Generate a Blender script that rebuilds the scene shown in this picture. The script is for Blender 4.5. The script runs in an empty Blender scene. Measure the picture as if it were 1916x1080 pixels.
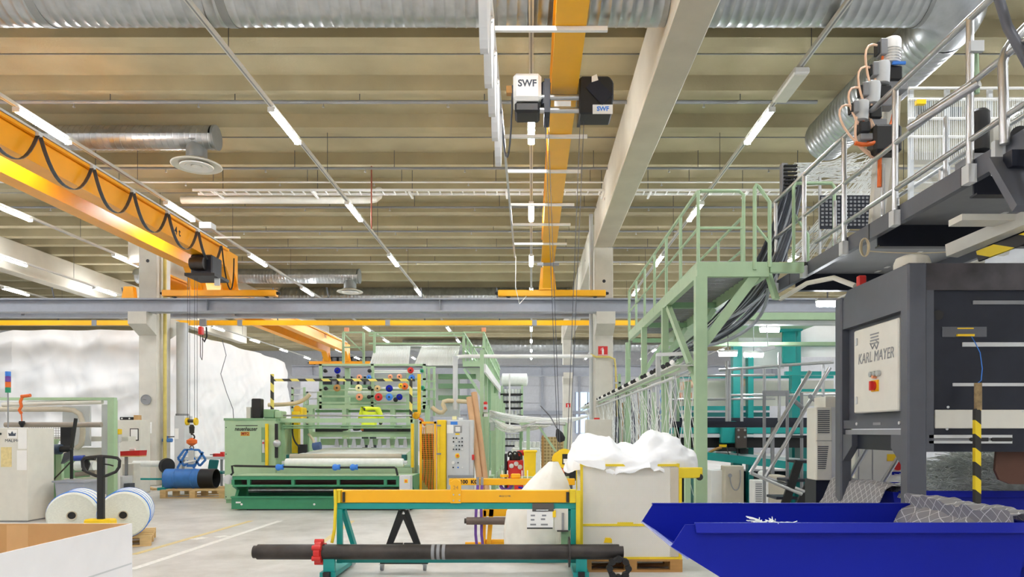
import bpy, bmesh, math, random
from mathutils import Vector, Matrix, noise
random.seed(7)
S = bpy.context.scene
C = S.collection
PI = math.pi
# ---------------------------------------------------------------- camera
F, CX, CY, EYE = 1330.0, 994.0, 808.0, 1.6          # focal length and vanishing point in pixels of the 1916x1080 frame
cam_d = bpy.data.cameras.new('camera'); cam = bpy.data.objects.new('camera', cam_d); C.objects.link(cam)
cam.location = (0, 0, EYE); cam.rotation_euler = (PI/2, 0, 0)
cam_d.sensor_width = 36.0; cam_d.lens = F/1916*36
cam_d.shift_x = (958-CX)/1916; cam_d.shift_y = (CY-540)/1916
cam_d.clip_start = 0.05; cam_d.clip_end = 300
S.camera = cam
# ---------------------------------------------------------------- world, exposure
w = bpy.data.worlds.new('world'); S.world = w; w.use_nodes = True
w.node_tree.nodes['Background'].inputs[0].default_value = (0.75, 0.87, 1.0, 1)
w.node_tree.nodes['Background'].inputs[1].default_value = 1.5
S.view_settings.view_transform = 'Standard'; S.view_settings.look = 'None'
S.view_settings.gamma = 1.0; S.view_settings.use_curve_mapping = False
S.view_settings.exposure = 0.7
TUBE = 92.0            # emission of the ceiling tubes
S.cycles.use_denoising = True
S.cycles.max_bounces = 9; S.cycles.diffuse_bounces = 6; S.cycles.glossy_bounces = 3
S.cycles.transmission_bounces = 4; S.cycles.transparent_max_bounces = 8
S.cycles.sample_clamp_indirect = 6.0
S.cycles.caustics_reflective = False; S.cycles.caustics_refractive = False

def P(px, py, Y):      # pixel + depth -> world point
    return Vector(((px-CX)/F*Y, Y, EYE+(CY-py)/F*Y))
def PX(px, Y): return (px-CX)/F*Y
def PZ(py, Y): return EYE+(CY-py)/F*Y
def GY(py): return EYE*F/(py-CY)         # depth of a point on the floor
ORD = ['first','second','third','fourth','fifth','sixth','seventh','eighth','ninth','tenth','eleventh','twelfth','thirteenth','fourteenth','fifteenth','sixteenth','seventeenth','eighteenth','nineteenth','twentieth']
# ---------------------------------------------------------------- materials
M = {}
def srgb(r, g, b):
    f = lambda c: (c/255/12.92) if c <= 10 else ((c/255+0.055)/1.055)**2.4
    return (f(r), f(g), f(b))
def mat(name, rgb, rough=0.5, metal=0.0, var=0.06, scale=6.0, bump=0.0, bscale=60.0, spec=0.5, stretch=None, emit=0, alpha=1, trans=0):
    if name in M: return M[name]
    m = bpy.data.materials.new(name); m.use_nodes = True; M[name] = m
    nt = m.node_tree; N = nt.nodes; L = nt.links; b = N['Principled BSDF']
    col = srgb(*rgb)
    tc = N.new('ShaderNodeTexCoord'); mp = N.new('ShaderNodeMapping'); L.new(tc.outputs['Object'], mp.inputs['Vector'])
    if stretch: mp.inputs['Scale'].default_value = stretch
    nz = N.new('ShaderNodeTexNoise'); nz.inputs['Scale'].default_value = scale; nz.inputs['Detail'].default_value = 5
    L.new(mp.outputs[0], nz.inputs['Vector'])
    rp = N.new('ShaderNodeValToRGB'); L.new(nz.outputs['Fac'], rp.inputs[0])
    rp.color_ramp.elements[0].position = 0.32; rp.color_ramp.elements[1].position = 0.68
    rp.color_ramp.elements[0].color = (*[c*(1-var) for c in col], 1)
    rp.color_ramp.elements[1].color = (*[min(1, c*(1+var)) for c in col], 1)
    L.new(rp.outputs[0], b.inputs['Base Color'])
    b.inputs['Roughness'].default_value = rough; b.inputs['Metallic'].default_value = metal
    b.inputs['Specular IOR Level'].default_value = spec
    if bump:
        n2 = N.new('ShaderNodeTexNoise'); n2.inputs['Scale'].default_value = bscale; n2.inputs['Detail'].default_value = 3
        L.new(mp.outputs[0], n2.inputs['Vector'])
        bp = N.new('ShaderNodeBump'); bp.inputs['Strength'].default_value = bump; bp.inputs['Distance'].default_value = 0.02
        L.new(n2.outputs['Fac'], bp.inputs['Height']); L.new(bp.outputs[0], b.inputs['Normal'])
    if emit:
        b.inputs['Emission Color'].default_value = (*col, 1); b.inputs['Emission Strength'].default_value = emit
    if alpha < 1: b.inputs['Alpha'].default_value = alpha
    if trans: b.inputs['Transmission Weight'].default_value = trans
    return m
def stripes(name, c1, c2, period, axis=(1,0,1), rough=0.5):      # diagonal hazard stripes in object space
    m = bpy.data.materials.new(name); m.use_nodes = True; M[name] = m
    nt = m.node_tree; N = nt.nodes; L = nt.links; b = N['Principled BSDF']
    tc = N.new('ShaderNodeTexCoord'); dp = N.new('ShaderNodeVectorMath'); dp.operation = 'DOT_PRODUCT'
    L.new(tc.outputs['Object'], dp.inputs[0]); dp.inputs[1].default_value = axis
    md = N.new('ShaderNodeMath'); md.operation = 'PINGPONG'; L.new(dp.outputs['Value'], md.inputs[0]); md.inputs[1].default_value = period/2
    gt = N.new('ShaderNodeMath'); gt.operation = 'GREATER_THAN'; L.new(md.outputs[0], gt.inputs[0]); gt.inputs[1].default_value = period/4
    mx = N.new('ShaderNodeMix'); mx.data_type = 'RGBA'; L.new(gt.outputs[0], mx.inputs[0])
    mx.inputs[6].default_value = (*srgb(*c1), 1); mx.inputs[7].default_value = (*srgb(*c2), 1)
    L.new(mx.outputs[2], b.inputs['Base Color']); b.inputs['Roughness'].default_value = rough
    return m
def lines_mat(name, c1, c2, freq, axes, width=0.08, rough=0.6, alpha_gap=False, cross=True):
    """grid of lines (diamond quilting, perforation, mesh print) in object space; axes = two direction vectors"""
    m = bpy.data.materials.new(name); m.use_nodes = True; M[name] = m
    nt = m.node_tree; N = nt.nodes; L = nt.links; b = N['Principled BSDF']
    tc = N.new('ShaderNodeTexCoord'); last = None
    for ax in axes:
        dp = N.new('ShaderNodeVectorMath'); dp.operation = 'DOT_PRODUCT'; L.new(tc.outputs['Object'], dp.inputs[0]); dp.inputs[1].default_value = ax
        pp = N.new('ShaderNodeMath'); pp.operation = 'PINGPONG'; L.new(dp.outputs['Value'], pp.inputs[0]); pp.inputs[1].default_value = 0.5/freq
        lt = N.new('ShaderNodeMath'); lt.operation = 'LESS_THAN'; L.new(pp.outputs[0], lt.inputs[0]); lt.inputs[1].default_value = width/freq
        if last is None: last = lt
        else:
            mxm = N.new('ShaderNodeMath'); mxm.operation = 'MAXIMUM'; L.new(last.outputs[0], mxm.inputs[0]); L.new(lt.outputs[0], mxm.inputs[1]); last = mxm
    mx = N.new('ShaderNodeMix'); mx.data_type = 'RGBA'; L.new(last.outputs[0], mx.inputs[0])
    mx.inputs[6].default_value = (*srgb(*c1), 1); mx.inputs[7].default_value = (*srgb(*c2), 1)
    L.new(mx.outputs[2], b.inputs['Base Color']); b.inputs['Roughness'].default_value = rough
    if alpha_gap: L.new(last.outputs[0], b.inputs['Alpha'])
    return m
# ---------------------------------------------------------------- mesh builder
class MB:
    def __init__(s, T=None): s.v = []; s.f = []; s.T = T
    def add(s, vs, fs):
        o = len(s.v)
        s.v += [(s.T @ Vector(v)) if s.T else Vector(v) for v in vs]
        s.f += [tuple(i+o for i in f) for f in fs]; return s
    def box(s, x0, x1, y0, y1, z0, z1):
        vs = [(x, y, z) for x in (x0, x1) for y in (y0, y1) for z in (z0, z1)]
        return s.add(vs, [(0,1,3,2),(4,6,7,5),(0,4,5,1),(2,3,7,6),(0,2,6,4),(1,5,7,3)])
    def cb(s, c, sx, sy, sz): return s.box(c[0]-sx/2, c[0]+sx/2, c[1]-sy/2, c[1]+sy/2, c[2]-sz/2, c[2]+sz/2)
    def frame(s, p, q, up=(0,0,1)):
        d = (Vector(q)-Vector(p)).normalized(); u = Vector(up)
        if abs(d.dot(u)) > 0.98: u = Vector((0,1,0)) if abs(d.y) < 0.9 else Vector((1,0,0))
        a = d.cross(u).normalized(); b = a.cross(d).normalized(); return a, b
    def bar(s, p, q, w, h=None, up=(0,0,1)):
        h = h or w; p = Vector(p); q = Vector(q); a, b = s.frame(p, q, up); vs = []
        for e in (p, q): vs += [e-a*w/2-b*h/2, e+a*w/2-b*h/2, e+a*w/2+b*h/2, e-a*w/2+b*h/2]
        return s.add(vs, [(3,2,1,0),(4,5,6,7),(0,1,5,4),(1,2,6,5),(2,3,7,6),(3,0,4,7)])
    def cyl(s, p, q, r, n=12, r2=None, caps=True):
        p = Vector(p); q = Vector(q); r2 = r if r2 is None else r2; a, b = s.frame(p, q); vs = []
        for e, rr in ((p, r), (q, r2)):
            for i in range(n):
                t = 2*PI*i/n; vs.append(e+a*math.cos(t)*rr+b*math.sin(t)*rr)
        fs = [(i, (i+1) % n, n+(i+1) % n, n+i) for i in range(n)]
        if caps: fs += [tuple(range(n-1, -1, -1)), tuple(range(n, 2*n))]
        return s.add(vs, fs)
    def tube(s, pts, r, n=6, closed=False):
        pts = [Vector(p) for p in pts]; k = len(pts); vs = []; a = None
        for i, p in enumerate(pts):
            if closed: d = pts[(i+1) % k]-pts[i-1]
            else: d = pts[min(i+1, k-1)]-pts[max(i-1, 0)]
            d.normalize()
            if a is None: a, b = s.frame(p, p+d)
            else:
                a = (a-d*a.dot(d)).normalized()
            b = a.cross(d).normalized()
            rr = r[i] if isinstance(r, (list, tuple)) else r
            for j in range(n):
                t = 2*PI*j/n; vs.append(p+a*math.cos(t)*rr+b*math.sin(t)*rr)
        fs = []
        for i in range(k if closed else k-1):
            i2 = (i+1) % k
            for j in range(n): fs.append((i*n+j, i*n+(j+1) % n, i2*n+(j+1) % n, i2*n+j))
        if not closed: fs += [tuple(range(n-1, -1, -1)), tuple(range((k-1)*n, k*n))]
        return s.add(vs, fs)
    def lathe(s, prof, o, ax=(0,0,1), n=20, caps=True):       # prof: (radius, height along the axis)
        o = Vector(o); d = Vector(ax).normalized(); a, b = s.frame(o, o+d); vs = []; fs = []; k = len(prof)
        for r, h in prof:
            for i in range(n):
                t = 2*PI*i/n; vs.append(o+d*h+(a*math.cos(t)+b*math.sin(t))*max(r, 1e-4))
        for j in range(k-1):
            for i in range(n): fs.append((j*n+i, j*n+(i+1) % n, (j+1)*n+(i+1) % n, (j+1)*n+i))
        if caps: fs += [tuple(range(n-1, -1, -1)), tuple(range((k-1)*n, k*n))]
        return s.add(vs, fs)
    def prism(s, poly, lo, hi, axis='x'):          # polygon in the other two axes, extruded
        n = len(poly); vs = []
        for t in (lo, hi):
            for a, b in poly: vs.append({'x': (t, a, b), 'y': (a, t, b), 'z': (a, b, t)}[axis])
        return s.add(vs, [(i, (i+1) % n, n+(i+1) % n, n+i) for i in range(n)]+[tuple(range(n-1, -1, -1)), tuple(range(n, 2*n))])
    def sheet(s, grid, th=0.0):                    # grid[i][j] of points, optional thickness along the normal
        a = len(grid); b = len(grid[0]); vs = [p for row in grid for p in row]
        fs = [(i*b+j, i*b+j+1, (i+1)*b+j+1, (i+1)*b+j) for i in range(a-1) for j in range(b-1)]
        return s.add(vs, fs)
    def build(s, name, m, parent=None, smooth=False, bev=0.0, thick=0.0):
        c = Vector((0,0,0)); lo = Vector((1e9,)*3); hi = Vector((-1e9,)*3)
        for v in s.v:
            for i in range(3): lo[i] = min(lo[i], v[i]); hi[i] = max(hi[i], v[i])
        c = (lo+hi)/2; c.z = lo.z
        me = bpy.data.meshes.new(name); me.from_pydata([tuple(v-c) for v in s.v], [], s.f); me.update()
        bm = bmesh.new(); bm.from_mesh(me); bmesh.ops.recalc_face_normals(bm, faces=bm.faces)
        if bev: bmesh.ops.bevel(bm, geom=[e for e in bm.edges if len(e.link_faces) == 2 and e.calc_face_angle(0) > 0.6], offset=bev, segments=1, affect='EDGES', profile=0.5, clamp_overlap=True)
        if thick: bmesh.ops.solidify(bm, geom=list(bm.faces), thickness=thick)
        bm.to_mesh(me); bm.free()
        if smooth:
            me.shade_smooth(); me.set_sharp_from_angle(angle=math.radians(38))
        me.materials.append(M[m] if isinstance(m, str) else m)
        return link(name, me, c, parent)
WL = {}
def link(name, me, c, parent=None):
    o = bpy.data.objects.new(name, me); C.objects.link(o); WL[o] = Vector(c)
    if parent: o.parent = parent; o.location = Vector(c)-WL[parent]
    else: o.location = c
    return o
def tag(o, label, cat, group=None, kind=None):
    o['label'] = label; o['category'] = cat
    if group: o['group'] = group
    if kind: o['kind'] = kind
    return o
def thing(name, label, cat, loc, group=None):
    o = bpy.data.objects.new(name, None); C.objects.link(o); o.location = loc; WL[o] = Vector(loc); o.empty_display_size = 0.1
    return tag(o, label, cat, group)
def struct(o, kind='structure'): o['kind'] = kind; return o
def again(o, off, parent=None):                     # another piece sharing the mesh, moved by off
    c = o.copy(); C.objects.link(c); WL[c] = WL[o]+Vector(off)
    p = parent or o.parent
    c.parent = p; c.location = WL[c]-(WL[p] if p else Vector((0,0,0)))
    return c
def copy_tree(root, off, label=None):
    r = root.copy(); C.objects.link(r); WL[r] = WL[root]+Vector(off); r.location = WL[r]
    if label: r['label'] = label
    def rec(src, dst):
        for ch in list(src.children):
            c = ch.copy(); C.objects.link(c); c.parent = dst; WL[c] = WL[ch]+Vector(off); rec(ch, c)
    rec(root, r); return r
def text(name, body, m, size, p, xdir, updir, parent, extrude=0.0008, sx=1.0, bold=0.0, shear=0.0, align='CENTER'):
    cu = bpy.data.curves.new(name, 'FONT'); cu.body = body; cu.size = size; cu.align_x = align; cu.align_y = 'CENTER'
    cu.extrude = extrude; cu.offset = bold; cu.shear = shear; cu.resolution_u = 3
    t = bpy.data.objects.new(name, cu); C.objects.link(t)
    dg = bpy.context.evaluated_depsgraph_get(); me = bpy.data.meshes.new_from_object(t.evaluated_get(dg))
    bpy.data.objects.remove(t); 
    x = Vector(xdir).normalized(); u = Vector(updir).normalized(); z = x.cross(u)
    R = Matrix((x*sx, u, z)).transposed().to_4x4()
    me.transform(R); me.materials.clear(); me.materials.append(M[m]); me.name = name
    return link(name, me, Vector(p), parent)
def arc(c, r, a0, a1, n, u, v):
    c = Vector(c); u = Vector(u); v = Vector(v)
    return [c+u*math.cos(a0+(a1-a0)*i/n)*r+v*math.sin(a0+(a1-a0)*i/n)*r for i in range(n+1)]
def bez(p0, p1, p2, p3, n=10):
    p0, p1, p2, p3 = map(Vector, (p0, p1, p2, p3)); r = []
    for i in range(n+1):
        t = i/n; r.append(p0*(1-t)**3+p1*3*t*(1-t)**2+p2*3*t*t*(1-t)+p3*t**3)
    return r
def sag(p, q, d, n=10):
    p = Vector(p); q = Vector(q)
    return [p.lerp(q, i/n)-Vector((0,0,1))*d*4*(i/n)*(1-i/n) for i in range(n+1)]
# palette
mat('ceiling_concrete', (172,162,132), 0.9, var=0.10, scale=0.9, bump=0.15, bscale=25)
mat('concrete', (205,202,192), 0.85, var=0.06, scale=2.5, bump=0.12, bscale=40)
mat('beam_concrete', (203,198,184), 0.85, var=0.06, scale=1.5, bump=0.1, bscale=40)
mat('wall_panel', (196,198,204), 0.7, var=0.04)
mat('galv', (178,182,184), 0.33, 0.85, var=0.12, scale=5)
mat('galv_cap', (140,143,143), 0.45, 0.4, var=0.05)
mat('steel', (190,192,194), 0.3, 0.9, var=0.06)
mat('dark_steel', (70,66,64), 0.42, 0.7, var=0.25, scale=4, bump=0.05)
mat('rail_grey', (158,162,172), 0.45, 0.0, var=0.04)
mat('crane_yellow', (248,182,18), 0.38, var=0.04, scale=2)
mat('crane_orange', (246,168,18), 0.38, var=0.05, scale=2)
mat('yellow', (245,205,20), 0.4, var=0.05)
mat('cage_yellow', (232,205,40), 0.45, var=0.06)
mat('sage', (170,199,162), 0.45, var=0.04)
mat('sage_dark', (130,168,130), 0.5, var=0.05)
mat('machine_green', (58,140,102), 0.45, var=0.05)
mat('teal', (22,150,146), 0.42, var=0.05)
mat('teal_dark', (12,105,104), 0.45, var=0.05)
mat('white', (236,236,234), 0.5, var=0.02)
mat('offwhite', (222,220,210), 0.5, var=0.03)
mat('lightgrey', (205,208,210), 0.5, var=0.03)
mat('grey', (140,142,146), 0.5, var=0.04)
mat('km_grey', (84,87,96), 0.45, var=0.05)
mat('km_dark', (36,39,50), 0.4, var=0.08, spec=0.3)
mat('black', (24,24,26), 0.5, var=0.1)
mat('rubber', (38,38,40), 0.8, var=0.1)
mat('red', (205,40,36), 0.45, var=0.05)
mat('orange', (232,110,40), 0.5, var=0.05)
mat('blue', (3,24,150), 0.45, var=0.05, scale=2, spec=0.22)
mat('drum_blue', (60,125,205), 0.45, var=0.1)
mat('tape_blue', (58,130,225), 0.5, var=0.05)
mat('purple', (110,75,160), 0.8, var=0.1)
mat('wood', (214,182,130), 0.8, var=0.14, scale=4, stretch=(1,6,6))
mat('wood_dark', (176,132,76), 0.8, var=0.14, scale=4, stretch=(1,6,6))
mat('cardboard', (202,164,114), 0.85, var=0.05)
mat('box_white', (238,238,240), 0.6, var=0.02)
mat('fibre', (236,240,236), 0.55, var=0.05, scale=12)
mat('fibre_roll', (222,226,216), 0.5, var=0.06, scale=3, stretch=(1,30,30))
mat('paper', (244,244,242), 0.7, var=0.02)
mat('print', (70,80,95), 0.7, var=0.05)
mat('yarn', (242,244,242), 0.5, var=0.05)
mat('hose_tan', (214,200,168), 0.6, var=0.05)
mat('hivis', (222,240,50), 0.6, var=0.05)
mat('brown_tube', (206,166,126), 0.7, var=0.04)
mat('roller_beige', (196,188,170), 0.5, var=0.05)
mat('cable', (70,74,82), 0.45, var=0.15)
mat('cable_light', (170,176,184), 0.45, var=0.15)
mat('peach', (236,160,120), 0.5, var=0.04)
mat('glass', (190,215,240), 0.1, var=0.02, emit=0.0)
# ================================================================ the hall
HR, HB, HL = 6.5, 5.45, 5.45                      # heights above the eye: rib undersides, main beam soffits, lights
ZR, ZB, ZL = HR+EYE, HB+EYE, HL+EYE
XL, XRT, YN, YF = -34.0, 17.5, -26.0, 61.0
# floor with painted lines
m = mat('floor_concrete', (214,213,210), 0.42, var=0.05, scale=0.7, bump=0.03, bscale=30)
nt = m.node_tree; N = nt.nodes; L = nt.links
b = N['Principled BSDF']; tc = N.new('ShaderNodeTexCoord')
n1 = N.new('ShaderNodeTexNoise'); n1.inputs['Scale'].default_value = 1.6; n1.inputs['Detail'].default_value = 8; n1.inputs['Roughness'].default_value = 0.7
L.new(tc.outputs['Object'], n1.inputs['Vector'])
r1 = N.new('ShaderNodeValToRGB'); L.new(n1.outputs['Fac'], r1.inputs[0])
e = r1.color_ramp.elements; e[0].position = 0.3; e[0].color = (*srgb(182,180,175), 1); e[1].position = 0.62; e[1].color = (*srgb(216,215,212), 1)
L.new(r1.outputs[0], b.inputs['Base Color'])
r2 = N.new('ShaderNodeMapRange'); L.new(n1.outputs['Fac'], r2.inputs[0]); r2.inputs[3].default_value = 0.3; r2.inputs[4].default_value = 0.5
L.new(r2.outputs[0], b.inputs['Roughness'])
struct(MB().box(XL, XRT, YN, YF, -0.2, 0).build('floor', 'floor_concrete'))
mat('line_white', (236,236,232), 0.5, var=0.1, scale=20); mat('line_yellow', (226,208,150), 0.5, var=0.12, scale=20)
def gline(name, p, q, w, m, label):
    a = Vector(((p[0]-CX)/F*GY(p[1]), GY(p[1]), 0.002)); c = Vector(((q[0]-CX)/F*GY(q[1]), GY(q[1]), 0.002))
    tag(MB().bar(a, c, w, 0.003).build(name, m), label, 'floor marking')
gline('floor_line', (246,1066), (524,975), 0.10, 'line_white', 'long white painted line on floor left of the teal trolley')
gline('floor_line', (250,1038), (470,975), 0.09, 'line_yellow', 'faded yellow painted line on floor behind the long white line')
gline('floor_line', (590,1025), (660,975), 0.08, 'line_yellow', 'faint yellow floor line just left of the teal trolley')
gline('floor_patch', (360,1010), (384,1006), 0.16, 'line_white', 'small white floor patch nearer the yellow line, left one')
gline('floor_patch', (404,1006), (426,1003), 0.16, 'line_white', 'small white floor patch nearer the white line, right one')
# ceiling: slab with separate ribs
ce = struct(MB().box(XL, XRT, YN, YF, ZR+0.28, ZR+0.6).build('ceiling', 'ceiling_concrete'))
ribY = [-25+1.83*k for k in range(14)]+[0.6, 2.4, 4.2, 6.0, 7.8, 9.75, 11.68, 13.51, 15.15, 17.26, 18.99, 21.0, 22.4, 23.6, 24.65, 26.0, 27.4, 28.75]
while ribY[-1] < YF-2: ribY.append(ribY[-1]+1.65)
rib = None
for y in ribY:
    if rib is None:
        rib = MB().prism([(y, ZR+0.28), (y+0.03, ZR), (y+0.32, ZR), (y+0.36, ZR+0.28)], XL, XRT, 'x').build('rib', 'ceiling_concrete', ce); y0 = y
    else: again(rib, (0, y-y0, 0))
# slab joints between ribs
j = None
for k, y in enumerate(ribY[:-1]):
    ym = (y+ribY[k+1])/2+0.15
    if k % 2 == 0:
        if j is None: j = MB().box(XL, XRT, ym-0.012, ym+0.012, ZR+0.262, ZR+0.281).build('joint_strip', 'galv_cap', ce); yj = ym
        else: again(j, (0, ym-yj, 0))
# main beams along the depth and transverse column rows
def roof_beam(x0, x1, y0, y1, label):
    t = thing('roof_beam', label, 'beam', ((x0+x1)/2, (y0+y1)/2, ZB), 'precast roof beams')
    MB().box(x0, x1, y0, y1, ZB, ZR-0.001).build('beam_body', 'beam_concrete', t, bev=0.02)
    for yy in (y0+2.2, y0+6.5, y1-3.0):
        MB().cyl((x0-0.004, yy, ZB+0.45), (x0+0.01, yy, ZB+0.45), 0.035, 10).build('lifting_hole', 'black', t)
roof_beam(1.86, 2.40, -6.5, 21.0, 'wide pale concrete roof beam running overhead right of the yellow crane girder')
roof_beam(1.86, 2.40, 22.3, 44.0, 'concrete roof beam continuing beyond the column with the red extinguisher sign')
roof_beam(-13.0, -12.5, 22.9, 44.0, 'concrete roof beam above the far edge of the white tarpaulin')
roof_beam(-18.1, -17.6, -6.5, 44.0, 'concrete roof beam at the far left behind the orange crane girders')
def column(xc, yc, zt, label, wx=0.54, wy=0.8, corb=True, zc=5.0):
    t = thing('concrete_column', label, 'column', (xc, yc+wy/2, 0), 'concrete columns')
    MB().box(xc-wx/2, xc+wx/2, yc, yc+wy, 0, zt).build('shaft', 'concrete', t, bev=0.02)
    if corb:
        MB().prism([(yc, zc-0.62), (yc-0.57, zc-0.05-0.3), (yc-0.57, zc), (yc, zc)], xc-wx/2, xc+wx/2, 'x').build('corbel', 'concrete', t)
        MB().prism([(yc+wy, zc-0.62), (yc+wy+0.57, zc-0.35), (yc+wy+0.57, zc), (yc+wy, zc)], xc-wx/2, xc+wx/2, 'x').build('corbel', 'concrete', t)
    MB().cyl((xc, yc-0.006, zt-1.0), (xc, yc+0.01, zt-1.0), 0.05, 12).build('lifting_hole', 'black', t)
    return t
ZC = 5.06
colR = column(2.15, 21.0, ZB-0.001, 'concrete column with a red fire extinguisher sign beside the green walkway', zc=ZC)
colL = column(-11.33, 21.0, ZB+0.6, 'concrete column with a round clock beside the white tarpaulin', 0.54, 0.8, zc=ZC)
colF = column(2.15, 42.0, ZB-0.001, 'distant concrete column with a small red extinguisher sign', zc=ZC)
# crane runway beams (transverse)
def runway(y0, x0, x1, zt, label, h=0.39):
    t = thing('crane_runway_beam', label, 'beam', ((x0+x1)/2, y0+0.15, zt-h), 'steel crane runway beams')
    MB().box(x0, x1, y0, y0+0.34, zt-0.04, zt).build('top_flange', 'rail_grey', t)
    MB().box(x0, x1, y0+0.155, y0+0.185, zt-h+0.04, zt-0.04).build('web', 'rail_grey', t)
    MB().box(x0, x1, y0, y0+0.34, zt-h, zt-h+0.04).build('bottom_flange', 'rail_grey', t)
    MB().box(x0, x1, y0+0.14, y0+0.20, zt, zt+0.03).build('crane_rail', 'dark_steel', t)
    st = None; x = x0+1.2
    while x < x1:
        if st is None: st = MB().box(x, x+0.015, y0+0.02, y0+0.155, zt-h+0.04, zt-0.04).build('stiffener', 'rail_grey', t); xs = x
        else: again(st, (x-xs, 0, 0))
        x += 6.72
    return t
ZRW = PZ(558, 20.45)
runway(20.44, -24, 14.5, ZRW, 'long grey steel crane runway beam across the hall under both crane ends')
runway(22.37, -24, 14.5, ZRW, 'grey steel runway beam just behind the column row', 0.23)
runway(41.5, -14, 14.5, ZRW+0.03, 'distant grey runway beam under the far crane end', 0.62)
# perimeter walls
struct(MB().box(XL-0.3, XL, YN, YF, 0, ZR+0.6).build('wall_left', 'wall_panel'))
struct(MB().box(XRT, XRT+0.3, YN, YF, 0, ZR+0.6).build('wall_right', 'wall_panel'))
struct(MB().box(XL, XRT, YN-0.3, YN, 0, ZR+0.6).build('wall_rear', 'wall_panel'))
YW = 58.0
wf = struct(MB().box(XL, XRT, YW, YW+0.3, 0, ZR+0.28).build('wall_far', 'wall_panel'))
wp = None
for r, (za, zb) in enumerate([(0.05, 2.6), (2.65, 3.9), (3.95, 5.3), (5.35, 6.4)]):
    for k in range(-4, 4):
        xa = k*3.0+0.9
        MB().box(xa+0.03, xa+2.97, YW-0.05, YW, za, zb).build('wall_sheet', 'wall_panel', wf)
for k in range(-4, 5): MB().box(k*3.0+0.8, k*3.0+1.0, YW-0.25, YW-0.05, 0, 6.6).build('wall_stud', 'rail_grey', wf)
MB().box(-12, 14, YW-0.3, YW-0.06, 3.0, 3.3).build('wall_rail', 'rail_grey', wf)
for k in range(9):   # dark corrugated louvre high on the left of the far wall
    MB().cyl((-16.0+k*0.55, YW-0.2, 5.3), (-16.0+k*0.55, YW-0.2, 7.6), 0.2, 10).build('louvre_tube', 'grey', wf)
MB().box(-17, -10.5, YW-0.08, YW-0.01, 5.2, 7.7).build('dark_panel', 'km_dark', wf)
# daylight window right of the far column
mat('sky_pane', (178,206,240), 0.15, var=0.12, scale=1.2, emit=1.0)
wi = struct(MB().box(3.6, 5.6, YW-0.12, YW-0.06, 1.5, 4.8).build('window_1', 'sky_pane'))
for x in (3.6, 4.6, 5.6): MB().box(x-0.05, x+0.05, YW-0.2, YW-0.1, 1.5, 4.8).build('mullion', 'rail_grey', wi)
# ---------------------------------------------------------------- ceiling lights on trunking
mat('tube_light', (248,251,255), 0.5, var=0.0, emit=TUBE)
mat('trunking', (214,214,210), 0.5, var=0.03)
stripX = [-20.2, -16.7, -13.0, -8.78, -4.43, 0.0, 4.1, 8.3, 12.8]
rowY = [-22.2, -17.2, -12.2, -7.2, -2.2, 2.8, 7.8, 12.8, 17.76, 22.8, 27.85, 32.9, 37.9, 42.9, 47.9, 52.9]
names = ['outermost left', 'fourth left', 'third left', 'orange-crane', 'long left', 'central', 'right-hand', 'walkway', 'far right']
body = None; first = None
def make_light():
    t = thing('batten_light', '', 'light', (0, 0, ZL), 'fluorescent batten lights on the ceiling trunking')
    MB().prism([(-0.055, 0.05), (-0.03, 0.085), (0.03, 0.085), (0.055, 0.05)], -0.70, 0.70, 'y').build('housing', 'trunking', t)
    pr = [(math.sin(a)*0.062, 0.05-math.cos(a)*0.055) for a in [(-1.45+2.9*i/8) for i in range(9)]]
    MB().prism(pr, -0.68, 0.68, 'y').build('diffuser', 'tube_light', t, smooth=True)
    for s in (-1, 1): MB().box(-0.06, 0.06, s*0.69-0.012, s*0.69+0.012, 0, 0.085).build('end_cap', 'white', t)
    return t
def fix(t):    # parts were built around the origin: the root sits at ZL
    for ch in t.children: ch.location = ch.location+Vector((0,0,ZL)); WL[ch] = WL[ch]+Vector((0,0,ZL))
proto = make_light(); fix(proto)
used = False
for i, x in enumerate(stripX):
    tr = thing('lighting_trunking', 'white lighting trunking of the %s ceiling light row' % names[i], 'trunking', (x, 25, ZL+0.085), 'lighting trunking rails')
    MB().box(x-0.035, x+0.035, -25, 55.5, ZL+0.086, ZL+0.145).build('rail', 'trunking', tr)
    MB().box(x-0.012, x+0.012, -25, 55.5, ZL+0.0845, ZL+0.087).build('slot', 'grey', tr)
    rod = None
    for k in range(-5, 10):
        y = 0.3+k*5.05+(i % 2)*0.4
        if rod is None: rod = MB().cyl((x, y, ZL+0.145), (x, y, ZR+0.279), 0.006, 5).build('hanger_rod', 'cable', tr); yr = y
        else: again(rod, (0, y-yr, 0))
    for k, y in enumerate(rowY):
        lab = 'lit batten light, %s along the %s ceiling row' % (ORD[k], names[i])
        if not used: proto.location = (x, y, ZL); WL[proto] = Vector((x, y, ZL)); proto['label'] = lab; used = True; px0 = Vector((x, y, ZL))
        else:
            r = proto.copy(); C.objects.link(r); r.location = (x, y, ZL); r['label'] = lab; WL[r] = Vector((x, y, ZL))
            for ch in list(proto.children):
                c = ch.copy(); C.objects.link(c); c.parent = r
# unlit emergency fitting on the right-hand row
t = thing('emergency_light', 'unlit white flat light fitting on right-hand row above the hose motors', 'light', (4.1, 11.4, ZL))
MB().box(3.98, 4.22, 10.75, 11.75, ZL-0.02, ZL+0.08).build('housing', 'white', t, bev=0.02)
MB().box(4.0, 4.2, 10.8, 11.7, ZL-0.03, ZL-0.019).build('diffuser', 'offwhite', t)
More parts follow.
